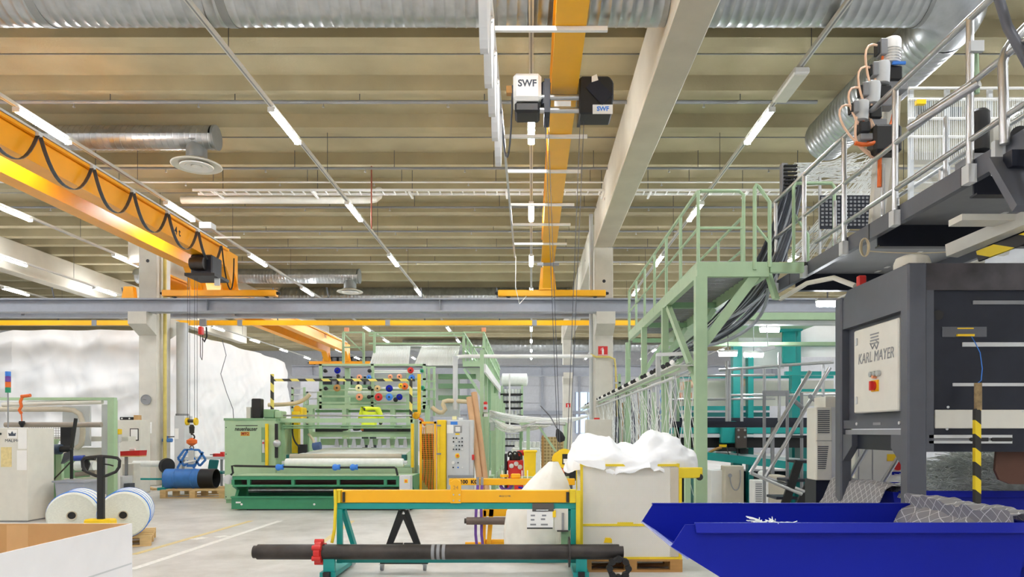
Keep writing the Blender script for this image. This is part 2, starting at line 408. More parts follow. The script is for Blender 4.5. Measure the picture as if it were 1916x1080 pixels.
# ---------------------------------------------------------------- spiral ducts
def spiral(mb, p, q, R, pitch=0.14, n=36, bump=0.006):
    p = Vector(p); q = Vector(q); d = (q-p); Ln = d.length; d.normalize(); a, b_ = mb.frame(p, q)
    prof = []; k = int(Ln/pitch); st = []
    for i in range(k+1):
        for u, h in ((0.0, 0), (0.78, 0), (0.84, 1), (0.94, 1)): st.append(((i+u)*pitch, h))
    vs = []; fs = []
    for s_, h in st:
        for jn in range(n+1):
            t = 2*PI*jn/n; x = min(max(s_+pitch*(jn/n-0.5), 0), Ln); r = R+h*bump
            vs.append(p+d*x+a*math.cos(t)*r+b_*math.sin(t)*r)
    for i in range(len(st)-1):
        for jn in range(n): fs.append((i*(n+1)+jn, i*(n+1)+jn+1, (i+1)*(n+1)+jn+1, (i+1)*(n+1)+jn))
    return mb.add(vs, fs)
def duct_body(p, q, R, par, pitch=0.14, n=36):
    return spiral(MB(), p, q, R, pitch, n).build('duct_tube', 'galv', par, smooth=True)
YD, ZD, RD = 9.75, EYE+6.05, 0.44
t = thing('ventilation_duct', 'large galvanised spiral duct along the top edge left of the concrete beam', 'duct', (-3.4, YD, ZD-RD))
duct_body((-8.2, YD, ZD), (1.85, YD, ZD), RD, t)
for x in (PX(75, YD), PX(420, YD), PX(915, YD)): MB().lathe([(RD+0.004, 0), (RD+0.012, 0.0), (RD+0.012, 0.12), (RD+0.004, 0.12)], (x, YD, ZD), (1,0,0), 40).build('joint_band', 'galv_cap', t, smooth=True)
t = thing('ventilation_duct', 'large galvanised spiral duct with elbow right of the concrete beam', 'duct', (4, YD, ZD-RD))
XE = 6.1
duct_body((2.41, YD, ZD), (XE-0.75, YD, ZD), RD, t)
el = [Vector((XE-0.75+0.75*math.sin(a), YD+0.75-0.75*math.cos(a), ZD)) for a in [PI/2*i/8 for i in range(9)]]
MB().tube(el, RD+0.003, 36).build('elbow', 'galv', t, smooth=True)
duct_body((XE, YD+0.75, ZD), (XE, 14.7, ZD), RD, t)
MB().lathe([(RD+0.004, 0), (RD+0.014, 0), (RD+0.014, 0.06), (RD+0.004, 0.06)], (XE-0.78, YD, ZD), (1,0,0), 40).build('joint_band', 'galv_cap', t, smooth=True)
def diffuser_duct(x0, x1, y, z, R, label, xd, rd=0.5):
    t = thing('ventilation_duct', label, 'duct', (xd, y, z-R-0.3))
    duct_body((x0, y, z), (x1, y, z), R, t, 0.12, 28)
    MB().lathe([(0.01, 0), (R+0.012, 0), (R+0.012, 0.05), (R, 0.05)], (x1+0.03, y, z), (-1,0,0), 28).build('end_cap', 'galv_cap', t, smooth=True)
    MB().lathe([(R*0.98, R*0.6), (R*0.8, 0.1), (R*0.86, 0.0), (R*0.86, -0.22)], (xd, y, z-R), (0,0,1), 28).build('neck', 'galv_cap', t, smooth=True)
    zz = z-R-0.34
    d = MB().lathe([(rd*0.5, 0.12), (rd*0.98, 0.02), (rd, 0.0), (rd*0.96, -0.012), (rd*0.72, 0.03), (rd*0.68, 0.03)], (xd, y, zz), (0,0,1), 36).build('diffuser', 'offwhite', t, smooth=True)
    MB().lathe([(0.004,-0.035),(rd*0.2,-0.02),(rd*0.24,0.03)], (xd, y, zz), (0,0,1), 24).build('diffuser_ring', 'white', d, smooth=True)
    for a in (0.66, 0.46): MB().lathe([(rd*a*0.55, 0.02), (rd*a, -0.01), (rd*a*0.97, -0.03), (rd*a*0.5, -0.005)], (xd, y, zz), (0,0,1), 32).build('diffuser_ring', 'white', d, smooth=True)
    return t
Y1 = 14.75
diffuser_duct(-13.5, PX(404, Y1), Y1, PZ(258, Y1), 0.24, 'short capped duct with round white ceiling diffuser above the orange crane', PX(368, Y1))
Y2 = 27.9
diffuser_duct(-15.5, PX(672, Y2), Y2, PZ(517, Y2), 0.28, 'distant capped duct with round white diffuser above the runway beam', PX(655, Y2))
t = thing('ventilation_duct', 'big grey spiral duct behind the runway beam at mid height', 'duct', (-4, 31, EYE+5.2))
duct_body((PX(525, 32), 32, EYE+6.05), (1.7, 32, EYE+6.05), 0.44, t, 0.16, 28)
t = thing('ventilation_duct', 'far transverse duct low over the distant runway beam', 'duct', (-2, 50, EYE+5.0))
duct_body((-9, 50, EYE+6.05), (10, 50, EYE+6.05), 0.44, t, 0.3, 24)
# ---------------------------------------------------------------- sprinkler pipes, cable ladder, white pipe
def pipe(y, z, x0, x1, r, label, m='galv_cap', heads=True):
    t = thing('sprinkler_pipe', label, 'pipe', ((x0+x1)/2, y, z-r), 'thin pipes under the ceiling ribs')
    MB().cyl((x0, y, z), (x1, y, z), r, 10).build('pipe_run', m, t, smooth=True)
    x = x0+0.9; h = None; c = None
    while heads and x < x1-0.3:
        if h is None:
            x_0 = x
            h = MB().lathe([(0.012, 0), (0.012, -0.05), (0.03, -0.055), (0.03, -0.065), (0.004, -0.08)], (x, y, z-r), (0,0,1), 8).build('sprinkler_head', 'steel', t)
            c = MB().cyl((x+0.7, y, z+r), (x+0.7, y, ZR+0.279), 0.008, 5).build('hanger', 'cable', t)
        else: again(h, (x-x_0, 0, 0)); again(c, (x-x_0, 0, 0))
        x += 2.4
    return t
for k, (py, r, mm) in enumerate([(191, 0.036, 'grey'), (315, 0.03, 'grey'), (341, 0.022, 'white'), (388, 0.03, 'grey'), (433, 0.03, 'grey'), (464, 0.03, 'grey'), (490, 0.03, 'lightgrey')]):
    z = ZR-0.12-r; y = (z-EYE)*F/(CY-py)
    pipe(y, z, -12.4 if y > 22 else -16.9, 1.84, r, '%s thin ceiling pipe from the front, left of the concrete beam' % ORD[k], mm)
    pipe(y, z, 2.42, 5.5 if k == 0 else 12.0, r, '%s thin ceiling pipe from the front, right of the concrete beam' % ORD[k], mm)
YC_ = 18.0; zt = PZ(358, YC_)
def ladder_tray(x0, x1, label):
    t = thing('cable_ladder', label, 'cable tray', ((x0+x1)/2, YC_, zt))
    for s in (0, 0.3): MB().box(x0, x1, YC_+s-0.012, YC_+s+0.012, zt, zt+0.06).build('side_rail', 'white', t)
    rg = None; x = x0+0.15
    while x < x1:
        if rg is None: rg = MB().box(x, x+0.03, YC_+0.013, YC_+0.287, zt+0.005, zt+0.03).build('rung', 'white', t); xs = x
        else: again(rg, (x-xs, 0, 0))
        x += 0.29
    br = None; x = x0+0.6
    while x < x1:
        if br is None: br = MB().bar((x, YC_-0.1, zt-0.03), (x, YC_+0.45, zt-0.03), 0.05, 0.04).build('bracket', 'white', t); xb = x; hr = MB().cyl((x, YC_+0.4, zt), (x, YC_+0.4, ZR+0.27), 0.008, 5).build('hanger', 'cable', t)
        else: again(br, (x-xb, 0, 0)); again(hr, (x-xb, 0, 0))
        x += 2.45
ladder_tray(PX(360, YC_), 1.84, 'white cable ladder under the ceiling left of the concrete beam')
ladder_tray(2.42, 9.0, 'white cable ladder under the ceiling right of the concrete beam')
t = tag(MB().tube([P(340, 374, 18.6), P(690, 374, 18.6), P(702, 372, 18.62), P(708, 367, 18.7), P(709, 362, 18.75), P(709, 355, 18.8)], 0.1, 14).build('white_pipe', 'offwhite', smooth=True), 'white pipe with elbow end below the cable ladder', 'pipe')
tag(MB().cyl(P(695, 428, 17.4), (PX(695,17.4),17.4,ZR), 0.018, 8).build('red_pipe', mat('rust', (150,80,60), 0.7)), 'thin rust-red vertical pipe beside the long left light row', 'pipe')
# ================================================================ overhead cranes
HG = 4.75; ZG = EYE+HG                                 # girder undersides
def girder(par, x0, x1, y0, y1, z0, h, m):
    g = MB().box(x0+0.03, x1-0.03, y0, y1, z0+0.02, z0+h).build('girder', m, par, bev=0.008)
    MB().box(x0, x1, y0, y1, z0, z0+0.02).build('bottom_flange', m, par)
    MB().box(x0, x1, y0, y1, z0+h, z0+h+0.02).build('top_flange', m, par)
    return g
def end_truck(par, x0, x1, y, zt, m):
    MB().box(x0, x1, y-0.11, y+0.11, zt+0.04, zt+0.22).build('end_carriage', m, par, bev=0.012)
    for x, s in ((x0, -1), (x1, 1)):
        MB().cyl((x, y, zt+0.14), (x+s*0.09, y, zt+0.14), 0.05, 12, 0.035).build('buffer', 'rubber', par, smooth=True)
    for x in (x0+0.3, x1-0.3): MB().cyl((x, y-0.06, zt+0.1), (x, y+0.06, zt+0.1), 0.09, 16).build('wheel', 'dark_steel', par, smooth=True)
# --- single girder crane in the middle
YT = 20.61; ZT = ZRW+0.03
t = crane = thing('bridge_crane', 'single yellow crane girder running overhead in the centre', 'crane', (0.46, 8, ZRW))
gx0, gx1 = 0.28, 0.645
girder(t, gx0, gx1, -5, 19.9, ZG, 0.62, 'crane_yellow')
MB().prism([(19.9, ZG), (20.5, ZT+0.22), (20.72, ZT+0.22), (20.72, ZG+0.62), (19.9, ZG+0.62)], gx0+0.05, gx1-0.05, 'x').build('end_bracket', 'crane_yellow', t)
MB().prism([(0.22, ZT+0.22), (0.72, ZT+0.22), (gx1, ZG-0.02), (gx0, ZG-0.02)], 20.46, 20.50, 'y').build('end_plate', 'crane_yellow', t)
end_truck(t, PX(932, YT), PX(1133, YT), YT, ZT, 'crane_yellow')
MB().box(PX(1005, 19.6), PX(1046, 19.6), 19.58, 19.66, PZ(497, 19.6), PZ(492, 19.6)).build('limit_bracket', 'grey', t)
# festoon arms and track beside the girder
fa = [(58, 918), (258, 938), (323, 948), (385, 952), (422, 957), (458, 960)]
xt = -0.44
for py, px in fa:
    y = (HG-0.05)*F/(CY-py)
    MB().box(xt-0.02, gx1+0.25, y-0.025, y+0.025, ZG-0.055, ZG-0.005).build('festoon_arm', 'white', t)
MB().box(xt-0.02, xt+0.02, 6.5, 19.0, ZG-0.10, ZG-0.055).build('festoon_track', 'steel', t)
ys = [6.6, 7.3, 8.0, 8.7, 9.4, 10.4]
for k in range(5):
    a = Vector((xt-0.02, ys[k], ZG-0.1)); b = Vector((xt-0.02, ys[k+1], ZG-0.1))
    MB().sheet([[p_-Vector((0.04,0,0)) for p_ in sag(a, b, 0.95, 14)], [p_+Vector((0.04,0,0)) for p_ in sag(a, b, 0.95, 14)]]).build('festoon_cable', 'lightgrey', t, thick=0.014)
    MB().box(xt-0.04, xt+0.01, ys[k]-0.05, ys[k]+0.05, ZG-0.16, ZG-0.1).build('cable_trolley', 'white', t)
MB().tube(bez((xt, 10.4, ZG-0.1), (xt+0.05, 10.6, ZG-0.9), (-0.3, 10.2, ZG-1.1), (-0.26, 9.95, ZG+0.1)), 0.014, 6).build('festoon_cable', 'cable', t, smooth=True)
MB().tube([(xt+0.03, 18.9, ZG-0.1), (xt+0.02, 18.9, ZG-0.9), (xt+0.12, 19.2, ZG-1.3), (xt+0.3, 20.2, ZG-0.9)], 0.01, 5).build('festoon_cable', 'white', t)
# --- hoist on that girder
YH = 10.0
h = thing('rope_hoist', 'black and white electric rope hoist under the central yellow girder', 'hoist', (0.46, YH, ZG-0.35))
c0, c1, z0, z1 = PX(960, YH-0.25), PX(1013, YH-0.25), PZ(187, YH-0.25), PZ(136, YH-0.25)
MB().box(c0, c1, YH-0.27, YH+0.18, z0, z1).build('motor_cover', 'white', h, bev=0.045, smooth=False)
text('lettering', 'SWF', 'print', 0.13, ((c0+c1)/2, YH-0.272, (z0+z1)/2+0.03), (1,0,0), (0,0,1), h, bold=0.004)
MB().box(c0+0.02, c1-0.02, YH-0.22, YH+0.15, z0-0.15, z0-0.002).build('motor_base', 'black', h, bev=0.03)
MB().box(c1+0.001, gx0-0.01, YH-0.15, YH+0.15, z0-0.02, z1-0.06).build('gear_housing', 'km_dark', h, bev=0.02)
d0, d1, w0, w1 = PX(1084, YH-0.2), PX(1148, YH-0.2), PZ(214, YH-0.2), PZ(143, YH-0.2)
MB().prism([(d0, w0), (d1-0.02, w0), (d1-0.01, w0+0.17), (d1, w0+0.2), (d1, w1-0.08), (d1-0.06, w1), (d0+0.02, w1), (d0, w1-0.05)], YH-0.22, YH+0.16, 'y').build('drum_housing', 'black', h, bev=0.02)
MB().bar((0.82, YH-0.23, w1-0.10), (1.05, YH-0.23, w1-0.34), 0.012, 0.2).build('drum_cover', 'km_dark', h)
MB().box(d1-0.29, d1-0.015, YH-0.231, YH-0.22, w0-0.005, w0+0.12).build('name_plate', 'white', h)
text('lettering', 'SWF', 'tape_blue', 0.085, (d1-0.15, YH-0.233, w0+0.06), (1,0,0), (0,0,1), h, bold=0.003)
MB().prism([(0.83, w1-0.10), (0.92, w1-0.07), (0.90, w1+0.01), (0.83, w1-0.02)], YH-0.244, YH-0.236, 'y').build('sticker', 'paper', h)
MB().box(d1-0.16, d1-0.11, YH-0.232, YH-0.22, w1-0.29, w1-0.24).build('sticker', 'yellow', h)
for zz, x0 in ((ZG-0.10, 0.0), (ZG-0.28, 0.0)): MB().cyl((x0, YH-0.12, zz), (0.75, YH-0.12, zz), 0.04, 14).build('cross_tube', 'steel', h, smooth=True)
MB().box(0.18, 0.26, YH-0.2, YH+0.3, ZG-0.34, ZG+0.12).build('trolley_plate', 'km_dark', h)
MB().box(0.66, 0.70, YH-0.2, YH+0.3, ZG-0.34, ZG+0.12).build('trolley_plate', 'km_dark', h)
MB().box(0.32, 0.55, YH-0.14, YH-0.13, ZG-0.235, ZG-0.16).build('rating_plate', 'paper', h)
MB().box(c0-0.10, c0-0.02, YH-0.05, YH+0.05, z1-0.18, z1-0.08).build('junction_box', 'wood_dark', h)
for k, (pa, pb) in enumerate([((1019, 205), (1044, 845)), ((1025, 205), (1048, 845)), ((1086, 215), (1061, 845)), ((1093, 215), (1066, 845))]):
    MB().cyl(P(*pa, YH), P(*pb, YH), 0.005, 5).build('rope', 'cable', h)
hb = thing('hook_block', 'yellow and black crane hook block hanging beside the plastic-filled cage', 'hook', P(1055, 875, YH), None)
MB().cyl(P(1048, 860, YH-0.1), P(1048, 860, YH-0.02), 0.115, 20).build('sheave_cover', 'yellow', hb, smooth=True)
MB().cyl(P(1056, 858, YH-0.18), P(1056, 858, YH-0.11), 0.135, 22).build('sheave_cover', 'yellow', hb, smooth=True)
MB().box(PX(1051,YH), PX(1062,YH), YH-0.188, YH-0.181, PZ(868,YH), PZ(849,YH)).build('load_plate', 'black', hb)
MB().box(PX(1053,YH), PX(1060,YH), YH-0.193, YH-0.189, PZ(866,YH), PZ(858,YH)).build('load_label', 'paper', hb)
MB().tube([P(1055, 872, YH)]+arc(P(1055, 884, YH), 0.06, PI/2, -PI*0.9, 10, (1,0,0), (0,0,1)), 0.02, 8).build('hook', 'dark_steel', hb, smooth=True)
# --- double girder crane on the left
ZGL = ZG-0.10
def double_crane(x0, y0, y1, m, label, zr, tx0, tx1, yt, mark, gw=0.36, gap=0.55, zg=ZG, h=0.5):
    t = thing('bridge_crane', label, 'crane', (x0, (y0+y1)/2, zr))
    girder(t, x0-gw, x0, y0, y1-0.7, zg, h, m); girder(t, x0-2*gw-gap, x0-gw-gap, y0, y1-0.7, zg, h, m)
    for xx in (x0, x0-gw-gap):
        MB().prism([(y1-0.7, zg), (y1-0.15, zr+0.25), (y1+0.1, zr+0.25), (y1+0.1, zg+h), (y1-0.7, zg+h)], xx-gw+0.03, xx-0.03, 'x').build('end_bracket', m, t)
        MB().prism([(xx-gw-0.06, zr+0.25), (xx+0.1, zr+0.25), (xx-0.02, zg), (xx-gw+0.02, zg)], y1-0.16, y1-0.13, 'y').build('end_plate', m, t)
        MB().box(xx+0.001, xx+0.06, y0, y1-0.7, zg+h-0.06, zg+h).build('top_lip', m, t)
    end_truck(t, tx0, tx1, yt, zr+0.03, m)
    MB().box(x0-0.04-gw*0, x0+0.055, y0, y1-0.8, zg+h+0.021, zg+h+0.06).build('cable_rail', 'lightgrey', t)
    return t
t = double_crane(-8.58, -5, 20.75, 'crane_orange', 'orange double-girder crane with looped cables at upper left', ZRW, PX(306, YT), PX(518, YT), YT, '4 t', zg=ZGL)
lp = [9.5, 10.85, 12.26, 13.77, 15.15, 16.6, 18.1, 19.5]
for k in range(len(lp)-1):
    a = Vector((-8.49, lp[k]+0.03, ZGL+0.44)); b = Vector((-8.49, lp[k+1]-0.03, ZGL+0.44)); n = 14
    pts = [a.lerp(b, i/n)-Vector((0,0,1))*0.62*(1-abs(2*i/n-1)**2.4) for i in range(n+1)]
    mb = MB()
    for i in range(n): mb.bar(pts[i], pts[i+1], 0.06, 0.012, up=(0,0,1)) if False else None
    vs = [];  # flat ribbon cable
    g = [[p+Vector((0.035,0,0)) for p in pts], [p-Vector((0.035,0,0)) for p in pts]]
    mb.sheet(g); mb.build('festoon_cable', 'cable', t, thick=0.012)
    MB().box(-8.54, -8.46, lp[k]-0.05, lp[k]+0.05, ZGL+0.44, ZGL+0.50).build('cable_trolley', 'lightgrey', t)
MB().tube(bez((-8.49, 19.5, ZGL+0.44), (-8.4, 19.6, ZG-1.0), (-8.45, 20.2, ZG-1.2), (-8.49, 20.3, ZGL+0.3)), 0.02, 6).build('festoon_cable', 'rubber', t, smooth=True)
text('lettering', '4 t', 'rubber', 0.3, (-8.577, 17.6, ZG+0.25), (0,-1,0), (0,0,1), t, bold=0.006) if False else text('lettering', '4 t', 'rubber', 0.26, (-8.608, 17.3, ZGL+0.22), (0,1,0), (0,0,1), t, bold=0.006)
MB().box(-8.5, -8.2, 18.2, 18.5, ZGL+0.57, ZGL+0.72).build('cable_box', 'lightgrey', t)
MB().bar((-8.6, 19.3, ZGL+0.62), (-7.9, 19.3, ZGL+0.62), 0.05).build('festoon_arm', 'offwhite', t)
# trolley with ropes and hook block
t = thing('hoist_trolley', 'dark hoist trolley between the orange crane girders', 'hoist', (-8.7, 18.9, 5.64))
MB().box(-8.92, -8.35, 18.6, 19.2, 5.72, ZGL-0.01).build('trolley_body', 'km_dark', t, bev=0.03)
MB().cyl((-8.86, 18.52, 5.98), (-8.5, 18.52, 5.98), 0.16, 16).build('drum', 'dark_steel', t, smooth=True)
MB().box(-8.98, -8.2, 18.4, 19.3, 5.64, 5.715).build('trolley_frame', 'black', t)
MB().box(-8.34, -8.2, 18.7, 18.74, 5.45, 5.64).build('limit_bracket', 'lightgrey', t)
YK = 18.6
for px in (351, 355, 364, 369): MB().cyl(P(px, 520, YK), P(px if px > 360 else px, 785, YK), 0.006, 5).build('rope', 'cable', t)
t = thing('hook_block', 'yellow twin-sheave crane hook block above the blue drum', 'hook', P(358, 805, YK))
for px in (351, 367): MB().lathe([(0.05,0),(0.10,0.0),(0.10,0.05),(0.05,0.05)], P(px, 789, YK)-Vector((0.03,0,0)), (1,0,0), 18).build('sheave', 'yellow', t, smooth=True)
MB().cyl(P(352, 788, YK), P(366, 788, YK), 0.045, 10).build('axle', 'dark_steel', t)
MB().lathe([(0.02,0),(0.06,0.02),(0.07,0.18),(0.04,0.24)], P(359, 812, YK), (0,0,1), 10).build('hook_shank', 'dark_steel', t)
MB().tube(arc(P(359, 818, YK), 0.07, PI*0.6, -PI*0.8, 10, (1,0,0), (0,0,1)), 0.018, 6).build('hook', 'rubber', t, smooth=True)
t = thing('load_scale', 'orange hanging crane scale under the left hook block', 'scale', P(359, 838, YK))
MB().lathe([(0.02,-0.09),(0.06,-0.07),(0.13,-0.02),(0.13,0.06),(0.05,0.10),(0.02,0.12)], P(359, 828, YK), (0,0,1), 14).build('body', 'orange', t, smooth=True)
MB().tube(arc(P(359, 838, YK), 0.05, 0, 2*PI, 12, (1,0,0), (0,0,1)), 0.012, 6).build('shackle', 'dark_steel', t)
# second crane in the bay behind
t = double_crane(-10.6, 22.6, 41.6, 'crane_orange', 'distant orange double-girder crane beyond the yellow rail', ZRW+0.03, -13.0, -9.4, 41.67, 'N1', 0.36, 0.8, ZG-0.15)
end_truck(t, -13.3, -9.9, 22.54, ZRW+0.03, 'crane_orange')
MB().prism([(-13.0, ZRW+0.25), (-12.55, ZRW+0.25), (-12.62, ZG-0.15), (-12.9, ZG-0.15)], 22.5, 22.7, 'y').build('end_bracket', 'crane_orange', t)
text('lettering', 'N1', 'rubber', 0.3, (-10.565, 36.5, ZG+0.15), (0,1,0), (0,0,1), t, bold=0.006)
# yellow monorail across the hall
YMR = 24.2
t = thing('monorail_beam', 'thin yellow monorail crossing the hall below the runway beams', 'rail', (-6, YMR, PZ(609, YMR)))
MB().box(-22, PX(1190, YMR), YMR-0.05, YMR+0.05, PZ(609, YMR), PZ(600, YMR)).build('rail', 'crane_yellow', t)
jx = None
for px in (178, 450, 726, 1000): MB().box(PX(px,YMR)-0.08, PX(px,YMR)+0.08, YMR-0.07, YMR+0.07, PZ(610,YMR), PZ(599,YMR)).build('splice_plate', 'grey', t)
for px in (110, 240, 520, 620, 795, 935, 1040): MB().bar((PX(px,YMR), YMR, PZ(600,YMR)), (PX(px,YMR)-0.1, YMR-0.2, ZR+0.2 if False else PZ(590,YMR)+0.9), 0.03).build('hanger', 'cable', t)
t = thing('chain_hoist', 'small red chain hoist hanging from the yellow monorail', 'hoist', (PX(381,YMR), YMR-0.1, PZ(640,YMR)))
MB().box(PX(374,YMR), PX(381,YMR), YMR-0.15, YMR+0.05, PZ(627,YMR), PZ(612,YMR)).build('hoist_body', 'red', t, bev=0.02)
MB().box(PX(376,YMR), PX(388,YMR), YMR-0.12, YMR+0.02, PZ(611,YMR), PZ(598,YMR)).build('trolley', 'grey', t)
MB().tube([P(386, 612, YMR), P(387, 630, YMR), P(382, 640, YMR), P(379, 634, YMR)], 0.03, 6).build('hook', 'rubber', t)
MB().tube([P(375, 627, YMR), P(375, 668, YMR), P(378, 674, YMR), P(379, 660, YMR), P(379, 627, YMR)], 0.012, 5).build('chain', 'dark_steel', t)
# ---------------------------------------------------------------- things on the columns
def onface(o): return o
yf = 20.995
t = thing('wall_clock', 'round white wall clock on the left concrete column', 'clock', P(275, 757, yf))
c = P(274, 748, yf)
MB().lathe([(0.135,0),(0.15,0.01),(0.15,0.05),(0.13,0.05),(0.125,0.035)], c, (0,-1,0), 28).build('rim', 'grey', t, smooth=True)
MB().cyl(c, c+Vector((0,-0.03,0)), 0.128, 28).build('dial', 'white', t)
MB().bar(c+Vector((0,-0.034,0)), c+Vector((-0.07,-0.034,0.012)), 0.012, 0.004).build('hour_hand', 'black', t)
MB().bar(c+Vector((0.02,-0.036,-0.01)), c+Vector((-0.10,-0.036,0.005)), 0.008, 0.004).build('minute_hand', 'black', t)
def sheetpaper(name, px0, px1, py0, py1, y, label, m='paper', lines=4, cat='notice', group=None):
    t = thing(name, label, cat, (PX((px0+px1)/2,y), y, PZ(py1,y)), group)
    MB().box(PX(px0,y), PX(px1,y), y-0.006, y, PZ(py1,y), PZ(py0,y)).build('sheet', m, t)
    for k in range(lines):
        zz = PZ(py0+(py1-py0)*(0.2+0.65*k/max(1,lines-1)), y)
        MB().box(PX(px0+(px1-px0)*0.15,y), PX(px1-(px1-px0)*(0.15+0.2*(k%2)),y), y-0.008, y-0.006, zz-0.006, zz+0.006).build('print_line', 'grey', t)
    return t
sheetpaper('notice', 268, 284, 790, 811, yf, 'white paper notice pinned to the left column below the clock')
t = thing('wall_tablet', 'tilted white tablet display low on the left column', 'display', P(272, 838, yf))
MB().bar(P(258,833,yf), P(270,834,yf-0.05), 0.05, 0.03).build('bracket', 'grey', t)
MB().prism([(PX(267,20.9),PZ(837,20.9)),(PX(277,20.9),PZ(837,20.9)),(PX(280,20.9),PZ(827,20.9)),(PX(270,20.9),PZ(827,20.9))], 20.88, 20.92, 'y').build('tablet', 'white', t)
MB().prism([(PX(269.5,20.87),PZ(835,20.87)),(PX(276,20.87),PZ(835,20.87)),(PX(278,20.87),PZ(829,20.87)),(PX(271.5,20.87),PZ(829,20.87))], 20.873, 20.879, 'y').build('screen', 'grey', t)
t = thing('drain_pipe', 'yellow-painted vertical pipe on the side of the left column', 'pipe', (-10.95, 21.5, 0))
MB().cyl((-10.95, 21.25, 0), (-10.95, 21.25, ZR), 0.05, 12).build('pipe_run', mat('pipe_yellow', (214,196,110), 0.5), t, smooth=True)
t = thing('drain_pipe', 'grey vertical drain pipe behind the left column', 'pipe', (-10.8, 21.95, 0))
MB().cyl((-10.75, 21.9, 0), (-10.75, 21.9, ZRW-0.5), 0.17, 16).build('pipe_run', 'lightgrey', t, smooth=True)
MB().lathe([(0.172,0),(0.19,0),(0.19,0.15),(0.172,0.15)], (-10.75,21.9,2.0), (0,0,1), 16).build('collar', 'grey', t)
def ext_sign(cx, py, y, s, label):
    t = thing('extinguisher_sign', label, 'sign', (cx, y, PZ(py,y)-s/2))
    z = PZ(py, y)
    MB().box(cx-s/2, cx+s/2, y-0.01, y-0.002, z-s/2, z+s/2).build('plate', 'red', t)
    MB().prism([(cx-0.10*s,z-0.36*s),(cx+0.10*s,z-0.36*s),(cx+0.10*s,z+0.12*s),(cx+0.05*s,z+0.22*s),(cx-0.05*s,z+0.22*s),(cx-0.10*s,z+0.12*s)], y-0.014, y-0.010, 'y').build('bottle_symbol', 'white', t)
    MB().box(cx-0.05*s, cx+0.05*s, y-0.014, y-0.010, z+0.26*s, z+0.34*s).build('valve_symbol', 'white', t)
    MB().tube([(cx-0.05*s,y-0.012,z+0.32*s),(cx-0.18*s,y-0.012,z+0.26*s),(cx-0.20*s,y-0.012,z+0.05*s)], 0.02*s, 5).build('hose_symbol', 'white', t)
    MB().box(cx-0.48*s, cx+0.48*s, y-0.014, y-0.010, z-0.46*s, z-0.40*s).build('white_bar', 'white', t)
ext_sign(PX(1128, yf), 657, yf, 0.28, 'red fire extinguisher sign on the right concrete column')
ext_sign(PX(1063, 41.99), 759, 41.99, 0.27, 'small red extinguisher sign on the distant column')
t = thing('conduit', 'yellow conduit looping round the right column and down its side', 'pipe', P(1150, 760, 20.9))
MB().tube([P(1105,663,20.95), P(1115,668,20.93), P(1140,668,20.93), P(1150,672,20.9), P(1152,690,20.9), P(1153,720,20.9), P(1154,780,20.9)], 0.03, 7).build('pipe_run', 'pipe_yellow', t, smooth=True)
t = thing('drain_pipe', 'white vertical pipe on the left side of the right column', 'pipe', (1.78, 21.2, 0))
MB().cyl((1.79, 21.25, 0), (1.79, 21.25, ZR), 0.06, 12).build('pipe_run', 'lightgrey', t, smooth=True)
t = thing('overhead_pipe', 'white pipe crossing from the green machine to right column', 'pipe', P(990, 668, 22.2))
MB().tube([P(852, 760, 20.2), P(852, 675, 20.2), P(857, 668, 20.2), P(870, 667, 20.3), P(1108, 667, 20.3)], 0.055, 10).build('pipe_run', 'white', t, smooth=True)
# ================================================================ white tarpaulin stack
def tarp():
    X0, X1, Y0, Y1, ZTp = -18.0, -12.45, 25.0, 36.0, PZ(618, 25)
    def wr(p, a=0.10):
        s_ = p.x+p.y
        n = noise.noise(Vector((p.x*0.35, p.y*0.35, p.z*0.4)))*0.5
        n += (0.5-abs(noise.noise(Vector((s_*0.45+p.z*0.5, (p.z-s_*0.45)*1.5, 2)))))*0.9
        n += (0.4-abs(noise.noise(Vector((s_*0.5-p.z*0.4+7, (p.z*0.5+s_*0.9)*1.7, 5)))))*0.6
        n += abs(noise.noise(Vector((s_*3.2, p.z*1.3, 9))))*0.22
        return n*a
    mb = MB(); prof = []
    # path round the stack: left slope, front, right side, back
    path = []
    for i in range(5): path.append((Vector((-21.5+i*0.875, Y0+0.6-i*0.1)), ))
    pts2 = [(-23.5, 27.0, 0.80), (-22.0, 26.0, 0.88), (-20.0, 25.4, 0.95), (-18.2, 25.0, 1.0)]
    for i in range(1, 81): pts2.append((-18.2+(X1+18.2)*i/80, Y0+0.10*math.sin(i*0.25), 1.0))
    for i in range(1, 111): pts2.append((X1+0.10*math.sin(i*0.2), Y0+(Y1-Y0)*i/110, 1.0-0.035*max(0,(i-96)/14)))
    pts2.append((X1-0.8, Y1+0.4, 0.95)); pts2.append((-16, Y1+0.6, 0.95)); pts2.append((-23.5, Y1, 0.8))
    nz = 70; grid = []
    for j in range(nz+1):
        u = j/nz; row = []
        for (x, y, hh) in pts2:
            z = ZTp*hh*u; flare = (1-u)**2*0.55
            d = Vector((x-(-17.5), y-30.5)); 
            n2 = Vector((0,-1)) if y < Y0+0.3 and x < X1-0.01 else (Vector((1,0)) if x > X1-0.5 else Vector((0,0)))
            p = Vector((x+n2.x*flare, y+n2.y*flare, z))
            k = wr(p, 0.20)*(0.4+0.6*min(1, (1-u)*4)); fold = 0.16*math.exp(-((z-(2.4+0.22*(x+18)))/0.30)**2) if y < 26 else 0.10*math.exp(-((z-(2.2+0.2*(y-25)))/0.3)**2)
            p += Vector((n2.x, n2.y, 0))*(k+fold); row.append(p)
        grid.append(row)
    mb.sheet(grid)
    top = grid[-1]; n = len(top)
    cen = [Vector((-17.5+0.0*k, 30.5, ZTp+0.25)) for k in range(n)]
    mid = [p.lerp(c, 0.5)+Vector((0,0,0.1+wr(p, 0.12))) for p, c in zip(top, cen)]
    mb.sheet([top, mid, cen])
    return mb
